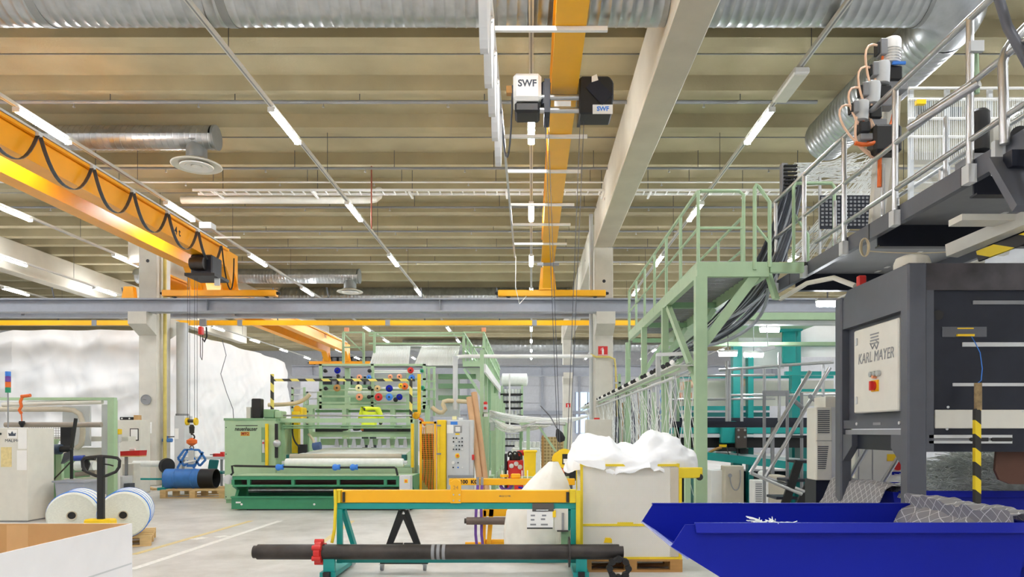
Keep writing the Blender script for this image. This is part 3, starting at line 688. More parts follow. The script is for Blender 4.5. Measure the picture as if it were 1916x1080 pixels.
mat('tarp', (240,241,242), 0.55, var=0.03, scale=1.0, bump=0.25, bscale=2.2)
tp = tarp().build('tarpaulin', 'tarp', smooth=True); tp.data.shade_smooth()
tag(tp, 'huge white tarpaulin draped over a tall stack at left', 'tarpaulin')
t = thing('rope', 'thin dark rope running down the white tarpaulin', 'rope', P(437, 765, 24.9))
MB().tube([P(398, 637, 25.8)+Vector((0.35,0,0)), P(405, 665, 25.6)+Vector((0.35,0,0)), P(413, 700, 25.0), P(424, 735, 24.0), P(436, 766, 23.0), P(437, 785, 22.6)], 0.012, 5).build('strand', 'cable', t)
# ================================================================ left side: yarn machine, pallets, drum
def bx(mb, px0, px1, py0, py1, y0, y1):            # box whose front face covers pixels px0..px1, py0..py1 at depth y0
    return mb.box(PX(px0,y0), PX(px1,y0), y0, y1, PZ(py1,y0), PZ(py0,y0))
def pallet(x0, y0, w, d, label, h=0.144, group='wooden pallets', m='wood', z=0.0):
    t = thing('wooden_pallet', label, 'pallet', (x0+w/2, y0+d/2, z), group)
    for k in range(3):
        for jx in range(3):
            MB().box(x0+jx*(w-0.14)/2, x0+jx*(w-0.14)/2+0.14, y0+k*(d-0.1)/2, y0+k*(d-0.1)/2+0.1, z+0.022, z+h-0.044).build('block', m, t)
    for k in range(3): MB().box(x0, x0+w, y0+k*(d-0.1)/2, y0+k*(d-0.1)/2+0.1, z, z+0.022).build('bottom_board', m, t)
    for jx in range(3): MB().box(x0+jx*(w-0.14)/2, x0+jx*(w-0.14)/2+0.14, y0, y0+d, z+h-0.044, z+h-0.022).build('stringer_board', m, t)
    for k in range(5): MB().box(x0, x0+w, y0+k*(d-0.13)/4, y0+k*(d-0.13)/4+0.13, z+h-0.022, z+h).build('top_board', m, t)
    return t
# --- open white carton, lower left
t = thing('open_carton', 'large open white carton with brown inside at lower left', 'box', (-3.5, 3.9, 0))
bx0, bx1, by0, by1, bz = -4.6, -2.61, 3.0, 4.65, 1.0
for nm, a in (('side_wall', (bx1-0.008, bx1, by0, by1)), ('side_wall', (bx0, bx0+0.008, by0, by1))):
    o = MB().box(a[0], a[1], a[2], a[3], 0, bz).build(nm, 'box_white', t)
MB().box(bx0+0.008, bx1-0.008, by1-0.008, by1, 0, bz).build('back_wall', 'box_white', t)
MB().box(bx0+0.008, bx1-0.008, by0, by0+0.008, 0, bz-0.001).build('front_wall', 'box_white', t)
for a in ((bx1-0.014, bx1-0.008, by0+0.008, by1-0.008), (bx0+0.008, bx0+0.014, by0+0.008, by1-0.008), (bx0+0.014, bx1-0.014, by1-0.014, by1-0.008), (bx0+0.014, bx1-0.014, by0+0.008, by0+0.014)):
    MB().box(a[0], a[1], a[2], a[3], 0.01, bz-0.0005).build('kraft_lining', 'cardboard', t)
MB().box(bx0+0.014, bx1-0.014, by0+0.014, by1-0.014, 0.004, 0.012).build('carton_base', 'cardboard', t)
MB().box(-3.42, -3.28, by1-0.016, by1-0.0141, 0.02, bz-0.01).build('packing_tape', mat('tape_tan', (214,180,132), 0.35), t)
MB().box(bx1+0.0001, bx1+0.0018, by0+0.01, by1-0.01, 0.735, 0.745).build('crease', 'lightgrey', t)
# --- two glass-fibre rolls on a pallet with hand pallet truck
yp = GY(1030)
pallet(-6.76, 9.645, 1.3, 0.95, 'pale wooden pallet under the two white fibre rolls').rotation_euler.z = 0.42
def fibre_roll(px, py, r, ln, yaw, label):
    y = yp+0.06; z = 0.15+r
    d = Vector((math.sin(yaw), math.cos(yaw), 0)); c = Vector((PX(px, y), y, z))
    t = thing('fibre_roll', label, 'roll', (c.x, y+ln/2, 0.144), 'white glass-fibre rolls')
    prof = [(0.045,0.03),(0.06,0.02),(r*0.5,0.03),(r*0.93,0.012),(r,0.06)]
    for i in range(8): prof.append((r*(1-0.004*(i % 2)), 0.06+(ln-0.12)*(i+1)/8))
    prof += [(r*0.9,ln),(0.06,ln-0.01)]
    MB().lathe(prof, c, d, 40).build('roll_body', 'fibre_roll', t, smooth=True)
    MB().lathe([(0.05,0.06),(0.05,0.0),(0.062,-0.004),(0.062,0.05)], c, d, 20, caps=False).build('core_tube', 'roller_beige', t)
    MB().cyl(c+d*0.022, c+d*0.034, 0.049, 18).build('core_bore', 'black', t)
    MB().lathe([(r+0.003,0.3),(r+0.008,0.31),(r+0.008,ln-0.05),(r+0.003,ln-0.04)], c, d, 40).build('net_wrap', 'fibre', t, smooth=True)
    for k, f in enumerate((0.14, 0.36, 0.62, 0.9)): MB().lathe([(r+0.002,0),(r+0.012,0.004),(r+0.012,0.014),(r+0.002,0.018)], c+d*ln*f, d, 36).build('blue_cord', 'tape_blue', t)
    return t
fibre_roll(134, 970, 0.31, 0.85, -0.42, 'left white glass-fibre roll beside the pallet truck handle')
fibre_roll(230, 966, 0.315, 0.85, -0.42, 'right white glass-fibre roll beside the pallet truck handle')
t = thing('hand_pallet_truck', 'hand pallet truck with black loop handle between the white rolls', 'pallet truck', (PX(188, yp), yp-0.25, 0))
yj = yp-0.3; xj = PX(189, yj)
MB().box(xj-0.042, xj+0.042, yj-0.03, yj+0.03, 0.45, PZ(853, yj)).build('tiller', 'black', t, bev=0.01)
zt_, zb_ = PZ(856, yj), PZ(888, yj)
lp = [(154,862),(158,857),(170,855.5),(189,854),(208,855.5),(220,857.5),(224,862),(223,874),(217,883),(200,890),(189,893),(178,890),(161,883),(155,874)]
MB().tube([P(a, b, yj) for a, b in lp], 0.020, 8, closed=True).build('loop_handle', 'black', t, smooth=True)
MB().tube([P(190, 868, yj), P(205, 870, yj), P(212, 872, yj)], 0.010, 6).build('release_lever', 'black', t)
MB().box(xj-0.20, xj+0.16, yj-0.06, yj+0.10, 0.20, 0.46).build('pump_body', 'yellow', t, bev=0.02)
for s in (-0.1, 0.1): MB().cyl((xj+s-0.025, yj, 0.09), (xj+s+0.025, yj, 0.09), 0.09, 18).build('steer_wheel', 'rubber', t, smooth=True)
MB().box(xj-0.07, xj+0.07, yj-0.03, yj+0.03, 0.08, 0.2).build('steer_yoke', 'black', t)
for s in (-0.2, 0.2): MB().box(xj+s-0.08, xj+s+0.08, yj+0.1, yp+0.9, 0.03, 0.08).build('fork', 'yellow', t) if False else None
# --- white cabinet with papers at the left edge
yc = 12.6
t = thing('white_cabinet', 'white control cabinet with pinned papers at left edge', 'cabinet', (-9.6, yc+0.4, 0))
MB().box(-10.4, PX(52, yc), yc, yc+0.7, 0.02, PZ(801, yc)).build('body', 'offwhite', t, bev=0.01)
MB().box(-10.4, PX(52, yc)-0.02, yc+0.02, yc+0.68, 0, 0.02).build('plinth', 'grey', t)
MB().box(PX(14,yc), PX(32,yc), yc-0.004, yc, PZ(820,yc), PZ(804,yc)).build('logo_sticker', 'paper', t)
MB().prism([(PX(17,yc),PZ(816,yc)),(PX(29,yc),PZ(816,yc)),(PX(30,yc),PZ(810,yc)),(PX(26,yc),PZ(812,yc)),(PX(23,yc),PZ(807,yc)),(PX(20,yc),PZ(812,yc)),(PX(16,yc),PZ(810,yc))], yc-0.007, yc-0.0041, 'y').build('logo_mark', 'print', t)
text('lettering', 'MALIMO', 'print', 0.075, P(24, 825, yc-0.003), (1,0,0), (0,0,1), t)
for (a, b, c_, d_), mm in (((34,50,803,840), 'paper'), ((32,50,843,880), 'paper'), ((2,22,837,874), 'line_yellow')):
    MB().box(PX(a,yc), PX(b,yc), yc-0.005, yc, PZ(d_,yc), PZ(c_,yc)).build('pinned_paper', mm, t)
MB().cyl((PX(1,yc), yc-0.02, PZ(812,yc)), (PX(1,yc), yc, PZ(812,yc)), 0.02, 8).build('lock', 'black', t)
# signal tower and orange hook
ys_ = 13.4
t = thing('signal_tower', 'four-colour signal light tower on a pole at far left', 'signal light', P(15, 801, yc+0.3))
MB().cyl(P(15, 801, yc+0.31), P(15, 735, yc+0.31), 0.012, 8).build('pole', 'grey', t)
for k, (nm, a, b_) in enumerate((('sg_green',735,725),('orange',725,714.5),('purple',714.5,704),('tape_blue',704,695))):
    if nm == 'sg_green': mat('sg_green', (40,150,110), 0.3)
    MB().cyl(P(15, a, yc+0.31), P(15, b_+0.4, yc+0.31), 0.045, 14).build('light_segment', nm, t, smooth=True)
# --- green frame of the left machine
yg = 15.2
t = thing('green_machine_frame', 'green steel frame of the left yarn machine with winding rollers', 'machine', (-9.9, yg+1, 0))
bx(MB(), 0, 213, 744, 749, yg, yg+0.12).build('top_beam', 'sage', t)
bx(MB(), 201, 213, 749, 935, yg, yg+0.14).build('post', 'sage', t)
bx(MB(), 190, 201, 757, 925, yg+0.3, yg+0.34).build('clear_panel', 'lightgrey', t)
MB().cyl(P(5, 757, yg+0.05), P(192, 752, yg+0.05), 0.05, 12).build('roller', 'offwhite', t, smooth=True)
MB().tube([P(-20, 766, yg), P(120, 766, yg), P(138, 768, yg), P(149, 775, yg), P(154, 788, yg), P(155, 812, yg), P(152, 832, yg), P(143, 839, yg)], 0.055, 12).build('suction_pipe', 'roller_beige', t, smooth=True)
MB().cyl(P(10, 795, yg-0.4), P(190, 795, yg-0.4), 0.055, 14).build('roller', mat('roller_brown', (150,140,128), 0.4), t, smooth=True)
bx(MB(), 117, 168, 760, 835, yg+0.5, yg+0.55).build('rear_panel', 'lightgrey', t)
for k in range(14): MB().box(PX(54+k*4.2,yg+0.1), PX(54+k*4.2,yg+0.1)+0.006, yg+0.1, yg+0.106, PZ(830,yg+0.1), PZ(800,yg+0.1)).build('guard_wire', 'dark_steel', t)
for k in range(7): MB().box(PX(54,yg+0.1), PX(112,yg+0.1), yg+0.107, yg+0.112, PZ(802+k*4.5,yg+0.1), PZ(802+k*4.5,yg+0.1)+0.006).build('guard_wire', 'dark_steel', t)
bx(MB(), 113, 133, 799, 838, yg-0.1, yg).build('black_panel', 'rubber', t)
bx(MB(), 50, 240, 817, 826, yg+0.6, yg+0.9).build('cross_beam', 'offwhite', t)
bx(MB(), 52, 215, 838, 905, yg+0.7, yg+0.9).build('rear_shelf', 'offwhite', t)
t = thing('winder_unit', 'green winding unit with dark electric motor behind the white cabinet', 'machine', (PX(95,13.6), 13.6, 0))
yw = 13.7
MB().prism([(PX(72,yw),0.0),(PX(80,yw),0.0),(PX(83,yw),PZ(850,yw)),(PX(97,yw),PZ(846,yw)),(PX(109,yw),PZ(822,yw)),(PX(96,yw),PZ(822,yw)),(PX(82,yw),PZ(830,yw)),(PX(76,yw),PZ(850,yw))], yw, yw+0.06, 'y').build('side_plate', 'sage', t)
bx(MB(), 95, 103, 850, 935, yw+0.2, yw+0.28).build('leg', 'sage_dark', t)
bx(MB(), 104, 115, 850, 935, yw+0.2, yw+0.28).build('leg', 'sage', t)
MB().bar(P(55, 868, yw), P(74, 935, yw), 0.07, 0.05).build('brace', 'sage_dark', t)
MB().bar(P(54, 870, yw), P(80, 850, yw), 0.05).build('brace', 'sage_dark', t)
MB().box(PX(52,yw),PX(94,yw),yw+0.08,yw+0.2,0,0.08).build('base_rail', 'sage', t)
MB().cyl(P(86, 841, yw-0.05), P(114, 841, yw-0.05), 0.1, 18).build('motor', mat('motor_blue', (52,70,92), 0.5), t, smooth=True)
MB().cyl(P(114, 841, yw-0.05), P(134, 840, yw-0.05), 0.06, 14).build('gearbox', 'rubber', t, smooth=True)
MB().prism([(PX(120,yw),PZ(868,yw)),(PX(136,yw),PZ(858,yw)),(PX(137,yw),PZ(844,yw)),(PX(126,yw),PZ(848,yw))], yw-0.1, yw, 'y').build('arm_bracket', 'km_grey', t)
MB().bar(P(134, 838, yw-0.15), P(142, 783, yw-0.15), 0.045).build('lever_arm', 'black', t)
MB().bar(P(134, 900, yw-0.15), P(134, 842, yw-0.15), 0.04).build('lever_arm', 'black', t)
MB().bar(P(132, 865, yw-0.12), P(60, 940, yw-0.12), 0.02).build('tension_rod', 'dark_steel', t)
MB().tube([P(52,910,yw-0.2), P(60,908,yw-0.2), P(90,909,yw-0.2)], 0.045, 8).build('red_connector', 'red', t)
t = thing('green_feed_frame', 'green feed frame with white yarn roll left of the red tray', 'machine', (PX(150,14.6), 14.6, 0))
yf_ = 14.8
bx(MB(), 106, 141, 858, 895, yf_+0.2, yf_+0.7).build('side_box', 'sage_dark', t)
MB().cyl(P(142, 872, yf_), P(178, 872, yf_), 0.10, 18).build('yarn_roll', 'fibre', t, smooth=True)
MB().cyl(P(142, 888, yf_), P(180, 884, yf_), 0.05, 12).build('roller', 'roller_brown', t, smooth=True)
bx(MB(), 141, 184, 896, 904, yf_, yf_+0.12).build('front_beam', 'sage', t)
MB().box(PX(148,yf_),PX(156,yf_),yf_,yf_+0.1,0,PZ(904,yf_)).build('leg', 'sage_dark', t)
MB().box(PX(172,yf_),PX(180,yf_),yf_,yf_+0.1,0,PZ(904,yf_)).build('leg', 'sage_dark', t)
MB().cyl(P(139, 858, yf_-0.2), P(158, 857, yf_-0.2), 0.055, 12).build('blue_motor', mat('motor_bright', (44,72,170), 0.45), t, smooth=True)
MB().cyl(P(158, 857, yf_-0.2), P(178, 858, yf_-0.2), 0.04, 10).build('motor_shaft', 'rubber', t, smooth=True)
MB().prism([(PX(164,yf_),PZ(880,yf_)),(PX(172,yf_),PZ(884,yf_)),(PX(178,yf_),PZ(868,yf_)),(PX(174,yf_),PZ(858,yf_)),(PX(168,yf_),PZ(862,yf_))], yf_-0.2, yf_-0.15, 'y').build('cam_plate', 'rubber', t)
t = thing('plastic_tub', 'grey plastic tub on the floor behind the left white roll', 'tub', (PX(131,13.2), 13.2, PZ(925,13.2)-0.1))
yb = 13.0
MB().prism([(PX(106,yb),PZ(935,yb)),(PX(154,yb),PZ(935,yb)),(PX(158,yb),PZ(902,yb)),(PX(102,yb),PZ(902,yb))], yb, yb+0.5, 'y').build('tub_body', mat('tub_grey', (158,164,176), 0.5), t)
MB().box(PX(101,yb)-0.02, PX(159,yb)+0.02, yb-0.03, yb+0.53, PZ(903,yb), PZ(900,yb)).build('tub_rim', 'tub_grey', t)
MB().box(PX(106,yb), PX(154,yb), yb, yb+0.5, 0.0, PZ(935,yb)).build('tub_stand', 'cardboard', t)
for k,(a,b_) in enumerate(((52,96),)):
    tag(MB().box(PX(a,14.6),PX(b_,14.6),14.6,15.0,0,PZ(917,14.6)).build('yellow_carton', mat('pale_yellow', (236,230,176), 0.7), bev=0.01), 'pale yellow carton on the floor behind the white cabinet', 'box')
t = thing('lifting_hook', 'orange hook hanging on a chain over the left machine', 'hook', P(40, 805, yg-0.5))
MB().cyl(P(40, 742, yg-0.5), P(57, 740, yg-0.5), 0.035, 10).build('hook_arm', 'orange', t, smooth=True)
MB().tube([P(42, 742, yg-0.5), P(38, 752, yg-0.5), P(40, 760, yg-0.5), P(36, 768, yg-0.5), P(40, 774, yg-0.5)], 0.03, 7).build('hook_body', 'orange', t, smooth=True)
MB().cyl(P(40, 774, yg-0.5), P(41, 790, yg-0.5), 0.012, 6).build('chain', 'orange', t)
MB().lathe([(0.02,0),(0.04,0.05),(0.06,0.09),(0.05,0.13)], P(41, 800, yg-0.5), (0,0,1), 10).build('hook_weight', 'rubber', t)
# --- items at the foot of the left column
y = 15.6
t = thing('switch_post', 'yellow switch box with red button on a post beside the column', 'switch', (PX(213,y), y, 0))
bx(MB(), 208, 223, 803, 813, y, y+0.12).build('button_box', 'yellow', t, bev=0.01)
bx(MB(), 208, 222, 813, 828, y, y+0.12).build('switch_box', 'lightgrey', t, bev=0.01)
MB().cyl(P(216, 807, y-0.03), P(216, 807, y), 0.03, 12).build('emergency_button', 'red', t)
bx(MB(), 210, 215, 828, 930, y+0.02, y+0.1).build('post', 'rubber', t)
bx(MB(), 216, 222, 828, 930, y+0.02, y+0.08).build('post', 'white', t)
bx(MB(), 204, 224, 925, 944, y-0.1, y+0.3).build('foot', 'grey', t)
y = 18.4
t = thing('steel_cabinet', 'pale steel cabinet with framed notice in front of the column', 'cabinet', (PX(240,y), y+0.3, 0))
MB().box(PX(217,y), PX(262,y), y, y+0.5, 0, PZ(786,y)).build('body', 'offwhite', t, bev=0.01)
bx(MB(), 243, 259, 802, 825, y-0.012, y).build('notice_frame', 'black', t)
bx(MB(), 244.5, 257.5, 803.5, 823, y-0.014, y-0.0121).build('notice_sheet', 'paper', t)
t = thing('radio', 'small black radio on top of the pale steel cabinet', 'radio', P(236, 786, y+0.2))
bx(MB(), 224, 249, 780.5, 786, y+0.1, y+0.25).build('case', 'black', t, bev=0.008)
for px in (228, 242): MB().cyl(P(px, 783.3, y+0.09), P(px, 783.3, y+0.1), 0.02, 10).build('speaker', 'white', t)
tag(bx(MB(), 250, 259, 777, 786, y+0.1, y+0.25).build('small_carton', 'cardboard', bev=0.004), 'small brown carton beside the radio on the cabinet', 'box')
y = 16.4
t = thing('red_tray_stand', 'red parts tray on a stand left of the column', 'tray', (PX(240,y), y, 0))
MB().prism([(PX(219,y),PZ(845,y)),(PX(222,y),PZ(853,y)),(PX(261,y),PZ(853,y)),(PX(262,y),PZ(843,y))], y, y+0.3, 'y').build('tray', 'red', t)
MB().cyl(P(243, 841, y+0.1), P(253, 841, y+0.1), 0.03, 10).build('spool', 'white', t)
bx(MB(), 220, 261, 853, 855, y, y+0.3).build('shelf', 'wood', t)
MB().box(PX(233,y+0.1), PX(237,y+0.1), y+0.1, y+0.16, 0, PZ(855,y+0.1)).build('post', 'grey', t)
bx(MB(), 198, 230, 892, 930, y-0.2, y+0.2).build('box', 'lightgrey', t, bev=0.01)
bx(MB(), 232, 243, 905, 935, y-0.2, y).build('foot_valve', 'km_grey', t)
bx(MB(), 228, 250, 868, 915, y+0.2, y+0.5).build('side_box', 'offwhite', t, bev=0.01)
t = thing('roll_stand', 'white roll on a teal stand with black hand wheel', 'roll stand', (PX(285,17.9), 17.9, 0))
y = 17.9
MB().cyl(P(250, 868, y), P(300, 868, y), 0.075, 16).build('roll', 'fibre', t, smooth=True)
MB().cyl(P(300, 868, y), P(316, 868, y), 0.025, 10).build('shaft', 'dark_steel', t)
MB().lathe([(0.08,0),(0.19,0.01),(0.20,0.05),(0.19,0.12),(0.08,0.13)], P(309, 872, y-0.02), (1,-0.5,0), 22).build('hand_wheel', 'rubber', t, smooth=True)
bx(MB(), 250, 312, 895, 898.5, y, y+0.05).build('cross_bar', 'teal', t)
bx(MB(), 303, 307, 868, 918, y, y+0.06).build('post', 'teal', t)
bx(MB(), 294, 320, 913, 918, y-0.3, y+0.3).build('foot', 'teal', t)
bx(MB(), 250, 254, 872, 918, y, y+0.06).build('post', 'teal', t)
def at_floor(px, py): y = GY(py); return Vector((PX(px,y), y, 0))
for k,(a,b_,l) in enumerate((((248,908),(290,918),'upper pale plank lying on the floor by the column'),((245,914),(276,919),'lower pale plank lying on the floor by the column'))):
    p = at_floor(*a); q = at_floor(*b_); tag(MB().bar(p+Vector((0,0,0.03)), q+Vector((0,0,0.03)), 0.12, 0.05).build('plank', 'wood'), l, 'plank')
t = thing('blue_valve', 'blue pipe valve fixed to the left column', 'valve', P(302, 825, 20.9))
MB().cyl(P(305, 824, 21.3), P(322, 824, 21.3), 0.06, 12).build('valve_body', 'drum_blue', t, smooth=True)
MB().cyl(P(313, 824, 21.3), P(313, 816, 21.3), 0.03, 8).build('stem', 'drum_blue', t)
MB().bar(P(310, 818, 21.3), P(333, 817, 21.3), 0.03).build('handle', 'dark_steel', t)
t = thing('grey_locker', 'light grey locker behind the blue drum tongs', 'cabinet', (PX(340,20.5), 20.7, 0))
bx(MB(), 326, 345, 778, 908, 20.3, 20.8).build('body', 'lightgrey', t, bev=0.01)
bx(MB(), 327, 334, 802, 822, 20.29, 20.3).build('notice', 'paper', t)
t = thing('workbench', 'grey workbench with red vice behind the blue drum', 'bench', (PX(385,19.6), 19.8, 0))
y = 19.5
bx(MB(), 330, 425, 855, 860, y, y+0.7).build('top', 'lightgrey', t)
for px in (340, 412): bx(MB(), px, px+4, 860, 918, y+0.05, y+0.1).build('leg', 'grey', t)
for px in (340, 412): bx(MB(), px, px+4, 860, 914, y+0.6, y+0.65).build('leg', 'grey', t)
t = thing('bench_vice', 'small red vice on the grey workbench', 'vice', P(410, 855, y))
bx(MB(), 398, 418, 849, 855, y+0.1, y+0.25).build('vice_body', 'red', t, bev=0.01)
bx(MB(), 412, 417, 846, 849.5, y+0.1, y+0.25).build('jaw', 'red', t)
MB().bar(P(393, 851, y+0.05), P(402, 851, y+0.05), 0.02).build('handle', 'dark_steel', t)
t = thing('office_chair', 'teal office chair behind the blue drum', 'chair', (PX(400,18.95), 18.95, 0))
y = 18.9
MB().prism([(PX(388,y),PZ(878,y)),(PX(405,y),PZ(880,y)),(PX(409,y),PZ(861,y)),(PX(391,y),PZ(860,y))], y, y+0.06, 'y').build('backrest', 'teal_dark', t, bev=0.02)
MB().cb((PX(398,y), y+0.3, 0.5), 0.45, 0.45, 0.07).build('seat', 'teal_dark', t, bev=0.02)
MB().cyl((PX(398,y), y+0.3, 0.1), (PX(398,y), y+0.3, 0.47), 0.03, 10).build('gas_lift', 'black', t)
for k in range(5): MB().bar((PX(398,y), y+0.3, 0.1), (PX(398,y)+0.28*math.cos(k*1.257), y+0.3+0.28*math.sin(k*1.257), 0.06), 0.05, 0.03).build('base_arm', 'black', t)
for k in range(5): MB().cyl((PX(398,y)+0.28*math.cos(k*1.257)-0.02, y+0.3+0.28*math.sin(k*1.257), 0.03), (PX(398,y)+0.28*math.cos(k*1.257)+0.02, y+0.3+0.28*math.sin(k*1.257), 0.03), 0.03, 8).build('caster', 'black', t)
# --- blue drum with lifting tongs on a pallet
yd = GY(933)
pallet(PX(299,yd), yd, 1.55, 1.3, 'wide wooden pallet under the blue steel drum', h=0.2)
yd2 = yd+0.62; rD = 0.24; zD = 0.2+rD
t = thing('steel_drum', 'open-ended blue steel drum lying on a pallet', 'drum', (PX(355,yd2), yd2, 0.2))
x0, x1 = PX(312,yd2), PX(405,yd2)
def shell(mb, x0, x1, y, z, R, th, n=32):
    for rr, rv in ((R, 0), (R-th, 1)):
        mb.cyl((x0,y,z), (x1,y,z), rr, n, caps=False)
    vs = []; fs = []
    for x in (x0, x1):
        o = len(vs)
        for rr in (R, R-th):
            for i in range(n): vs.append((x, y+math.cos(2*PI*i/n)*rr, z+math.sin(2*PI*i/n)*rr))
        for i in range(n): fs.append((o+i, o+(i+1)%n, o+n+(i+1)%n, o+n+i))
    return mb.add(vs, fs)
xm = PX(377, yd2)
shell(MB(), x0, xm, yd2, zD, rD, 0.01).build('drum_shell', 'drum_blue', t, smooth=True)
T_ = Matrix.Translation((0,0,0))
MB().lathe([(rD-0.012,0),(rD,0),(rD,x1-xm),(rD-0.012,x1-xm),(rD-0.03,0.1)], (xm,yd2,zD), (1,0,0), 32).build('open_end', 'black', t, smooth=True)
for px in (330, 362): MB().lathe([(rD+0.001,0),(rD+0.012,0.01),(rD+0.012,0.03),(rD+0.001,0.04)], (PX(px,yd2),yd2,zD), (1,0,0), 32).build('hoop', 'drum_blue', t)
MB().cyl((x0,yd2,zD), (x0+0.02,yd2,zD), rD-0.011, 28).build('drum_head', 'drum_blue', t)
t = thing('drum_tongs', 'blue scissor lifting tongs gripping the blue drum', 'lifting tongs', (PX(358,yd2), yd2, zD+rD))
zc_ = zD+rD
def strut(a, b_, w=0.05): MB().bar(P(*a, yd2), P(*b_, yd2), 0.03, w, up=(0,0,1)).build('tong_arm', 'drum_blue', t)
for a, b_ in (((333,858),(345,842)),((345,842),(372,842)),((372,842),(385,860)),((385,860),(374,872)),((374,872),(363,858)),((333,858),(345,872)),((345,872),(357,858)),((350,842),(363,858)),((332,876),(350,845)),((362,876),(380,846))): strut(a, b_)
bx(MB(), 352, 362, 843, 869, yd2-0.04, yd2+0.04).build('centre_post', 'lightgrey', t)
MB().cyl(P(345,866,yd2-0.06), P(366,862,yd2-0.06), 0.025, 8).build('handle', 'white', t)
MB().box(PX(350,yd2), PX(364,yd2), yd2-0.03, yd2+0.03, PZ(874,yd2), PZ(868,yd2)).build('clamp_foot', 'drum_blue', t)
MB().cyl(P(358,843,yd2), P(359,838,yd2+0.0), 0.02, 8).build('lifting_eye', 'drum_blue', t)
t = thing('red_connector_plug', 'red plastic cone-shaped tool lying on the floor near rolls', 'tool', at_floor(266, 943))
p = at_floor(252, 941); q = at_floor(280, 943)
MB().lathe([(0.03,0),(0.035,0.03),(0.06,0.18),(0.075,0.24),(0.075,0.32),(0.05,0.33)], p+Vector((0,0,0.075)), q-p, 14).build('cone', 'red', t, smooth=True)
MB().cyl(p+Vector((-0.05,0,0.075)), p+Vector((0.01,0,0.075)), 0.018, 8).build('tip', 'rubber', t)
# ================================================================ green winding machine in the middle
yc = 15.9
t = thing('winder_cabinet', 'tall sage green machine cabinet with black maker lettering', 'cabinet', (PX(467,yc), yc+0.5, 0))
MB().box(PX(420,yc), PX(516,yc), yc, yc+1.1, 0.08, PZ(783,yc)).build('body', 'sage', t, bev=0.012)
MB().box(PX(419,yc), PX(517,yc), yc-0.012, yc+1.12, PZ(787,yc), PZ(783,yc)+0.004).build('roof_edge', 'sage_dark', t)
MB().box(PX(422,yc), PX(514,yc), yc+0.03, yc+1.05, 0, 0.08).build('plinth', 'sage_dark', t)
text('lettering', 'neuenhauser', 'black', 0.125, P(460, 803, yc-0.003), (1,0,0), (0,0,1), t, bold=0.003, shear=0.2, sx=0.78)
bx(MB(), 441, 482, 796, 797.4, yc-0.006, yc-0.001).build('logo_bar', 'black', t)
bx(MB(), 450, 467, 808, 816, yc-0.004, yc).build('number_patch', mat('patch_orange', (214,170,70), 0.6), t)
text('lettering', 'M92', mat('sign_red', (150,50,30), 0.6).name, 0.095, P(458.5, 812, yc-0.006), (1,0,0), (0,0,1), t, bold=0.003)
for px, py in ((423,800),(423,850),(423,930),(505,930)): MB().cyl(P(px,py,yc-0.01), P(px,py,yc), 0.012, 8).build('bolt', 'black', t)
bx(MB(), 489, 496, 800, 865, yc-0.006, yc).build('door_seam', 'sage_dark', t)
bx(MB(), 490, 495, 823, 848, yc-0.05, yc-0.007).build('switch_strip', 'lightgrey', t, bev=0.006)
MB().cyl(P(492.5,829,yc-0.075), P(492.5,829,yc-0.05), 0.022, 12).build('emergency_button', 'red', t)
bx(MB(), 496, 501, 793, 872, yc-0.08, yc-0.02).build('yellow_post', 'yellow', t)
bx(MB(), 514, 520, 793, 857, yc-0.014, yc+0.0).build('slot', 'black', t)
MB().lathe([(0.0,0),(0.085,0.0),(0.085,0.03),(0.05,0.045)], P(519,830,yc-0.015), (0,-1,0), 18).build('hand_wheel', 'steel', t, smooth=True)
# machine behind the cabinet top
t = thing('drive_unit', 'black drive motor on top of the sage green cabinet', 'motor', P(479, 783, yc+0.3))
bx(MB(), 470, 488, 746, 782.5, yc+0.3, yc+0.5).build('motor_body', 'black', t, bev=0.02)
bx(MB(), 472, 486, 765, 782.5, yc+0.22, yc+0.3).build('terminal_box', 'rubber', t, bev=0.01)
bx(MB(), 461, 469, 762, 782.5, yc+0.35, yc+0.5).build('valve_box', 'offwhite', t)
bx(MB(), 492, 512, 766, 782.5, yc+0.3, yc+0.7).build('gear_box', 'sage_dark', t, bev=0.02)
bx(MB(), 513, 528, 769, 782.5, yc+0.3, yc+0.6).build('gear_box', 'sage', t, bev=0.02)
# front base with roll cradle
yb = GY(955.5); xb0, xb1 = PX(433,yb), PX(772,yb)
t = thing('roll_winder', 'dark green machine base with roll cradle and black front bar', 'machine', ((xb0+xb1)/2, yb+0.5, 0))
MB().box(xb0, xb1, yb, yb+0.08, 0.03, PZ(931,yb)).build('front_plate', 'machine_green', t)
MB().box(xb0+0.3, xb1-0.05, yb+0.02, yb+0.9, 0.0, 0.03).build('floor_plate', 'black', t)
MB().box(xb0, xb1, yb-0.04, yb+0.06, PZ(932,yb), PZ(929,yb)).build('front_lip', 'machine_green', t)
zt0, zt1 = PZ(911,yb), PZ(891,yb)
for za, zb in ((PZ(911,yb), PZ(907.5,yb)), (PZ(898,yb), PZ(891,yb))): MB().box(xb0+0.02, xb1-0.02, yb, yb+0.08, za, zb).build('cradle_rail', 'machine_green', t)
for px in (433, 462, 545, 630, 718, 741, 765): MB().box(PX(px,yb), PX(px,yb)+0.06, yb, yb+0.08, PZ(907.5,yb), PZ(898,yb)).build('cradle_post', 'machine_green', t)
MB().box(xb0+0.02, xb1-0.02, yb, yb+0.75, zt1-0.006, zt1+0.008).build('cradle_top', 'sage', t)
MB().cyl((xb0+0.1, yb+0.35, (zt0+zt1)/2), (xb1-0.1, yb+0.35, (zt0+zt1)/2), 0.09, 16).build('inner_roller', mat('maroon', (70,40,42), 0.5), t, smooth=True)
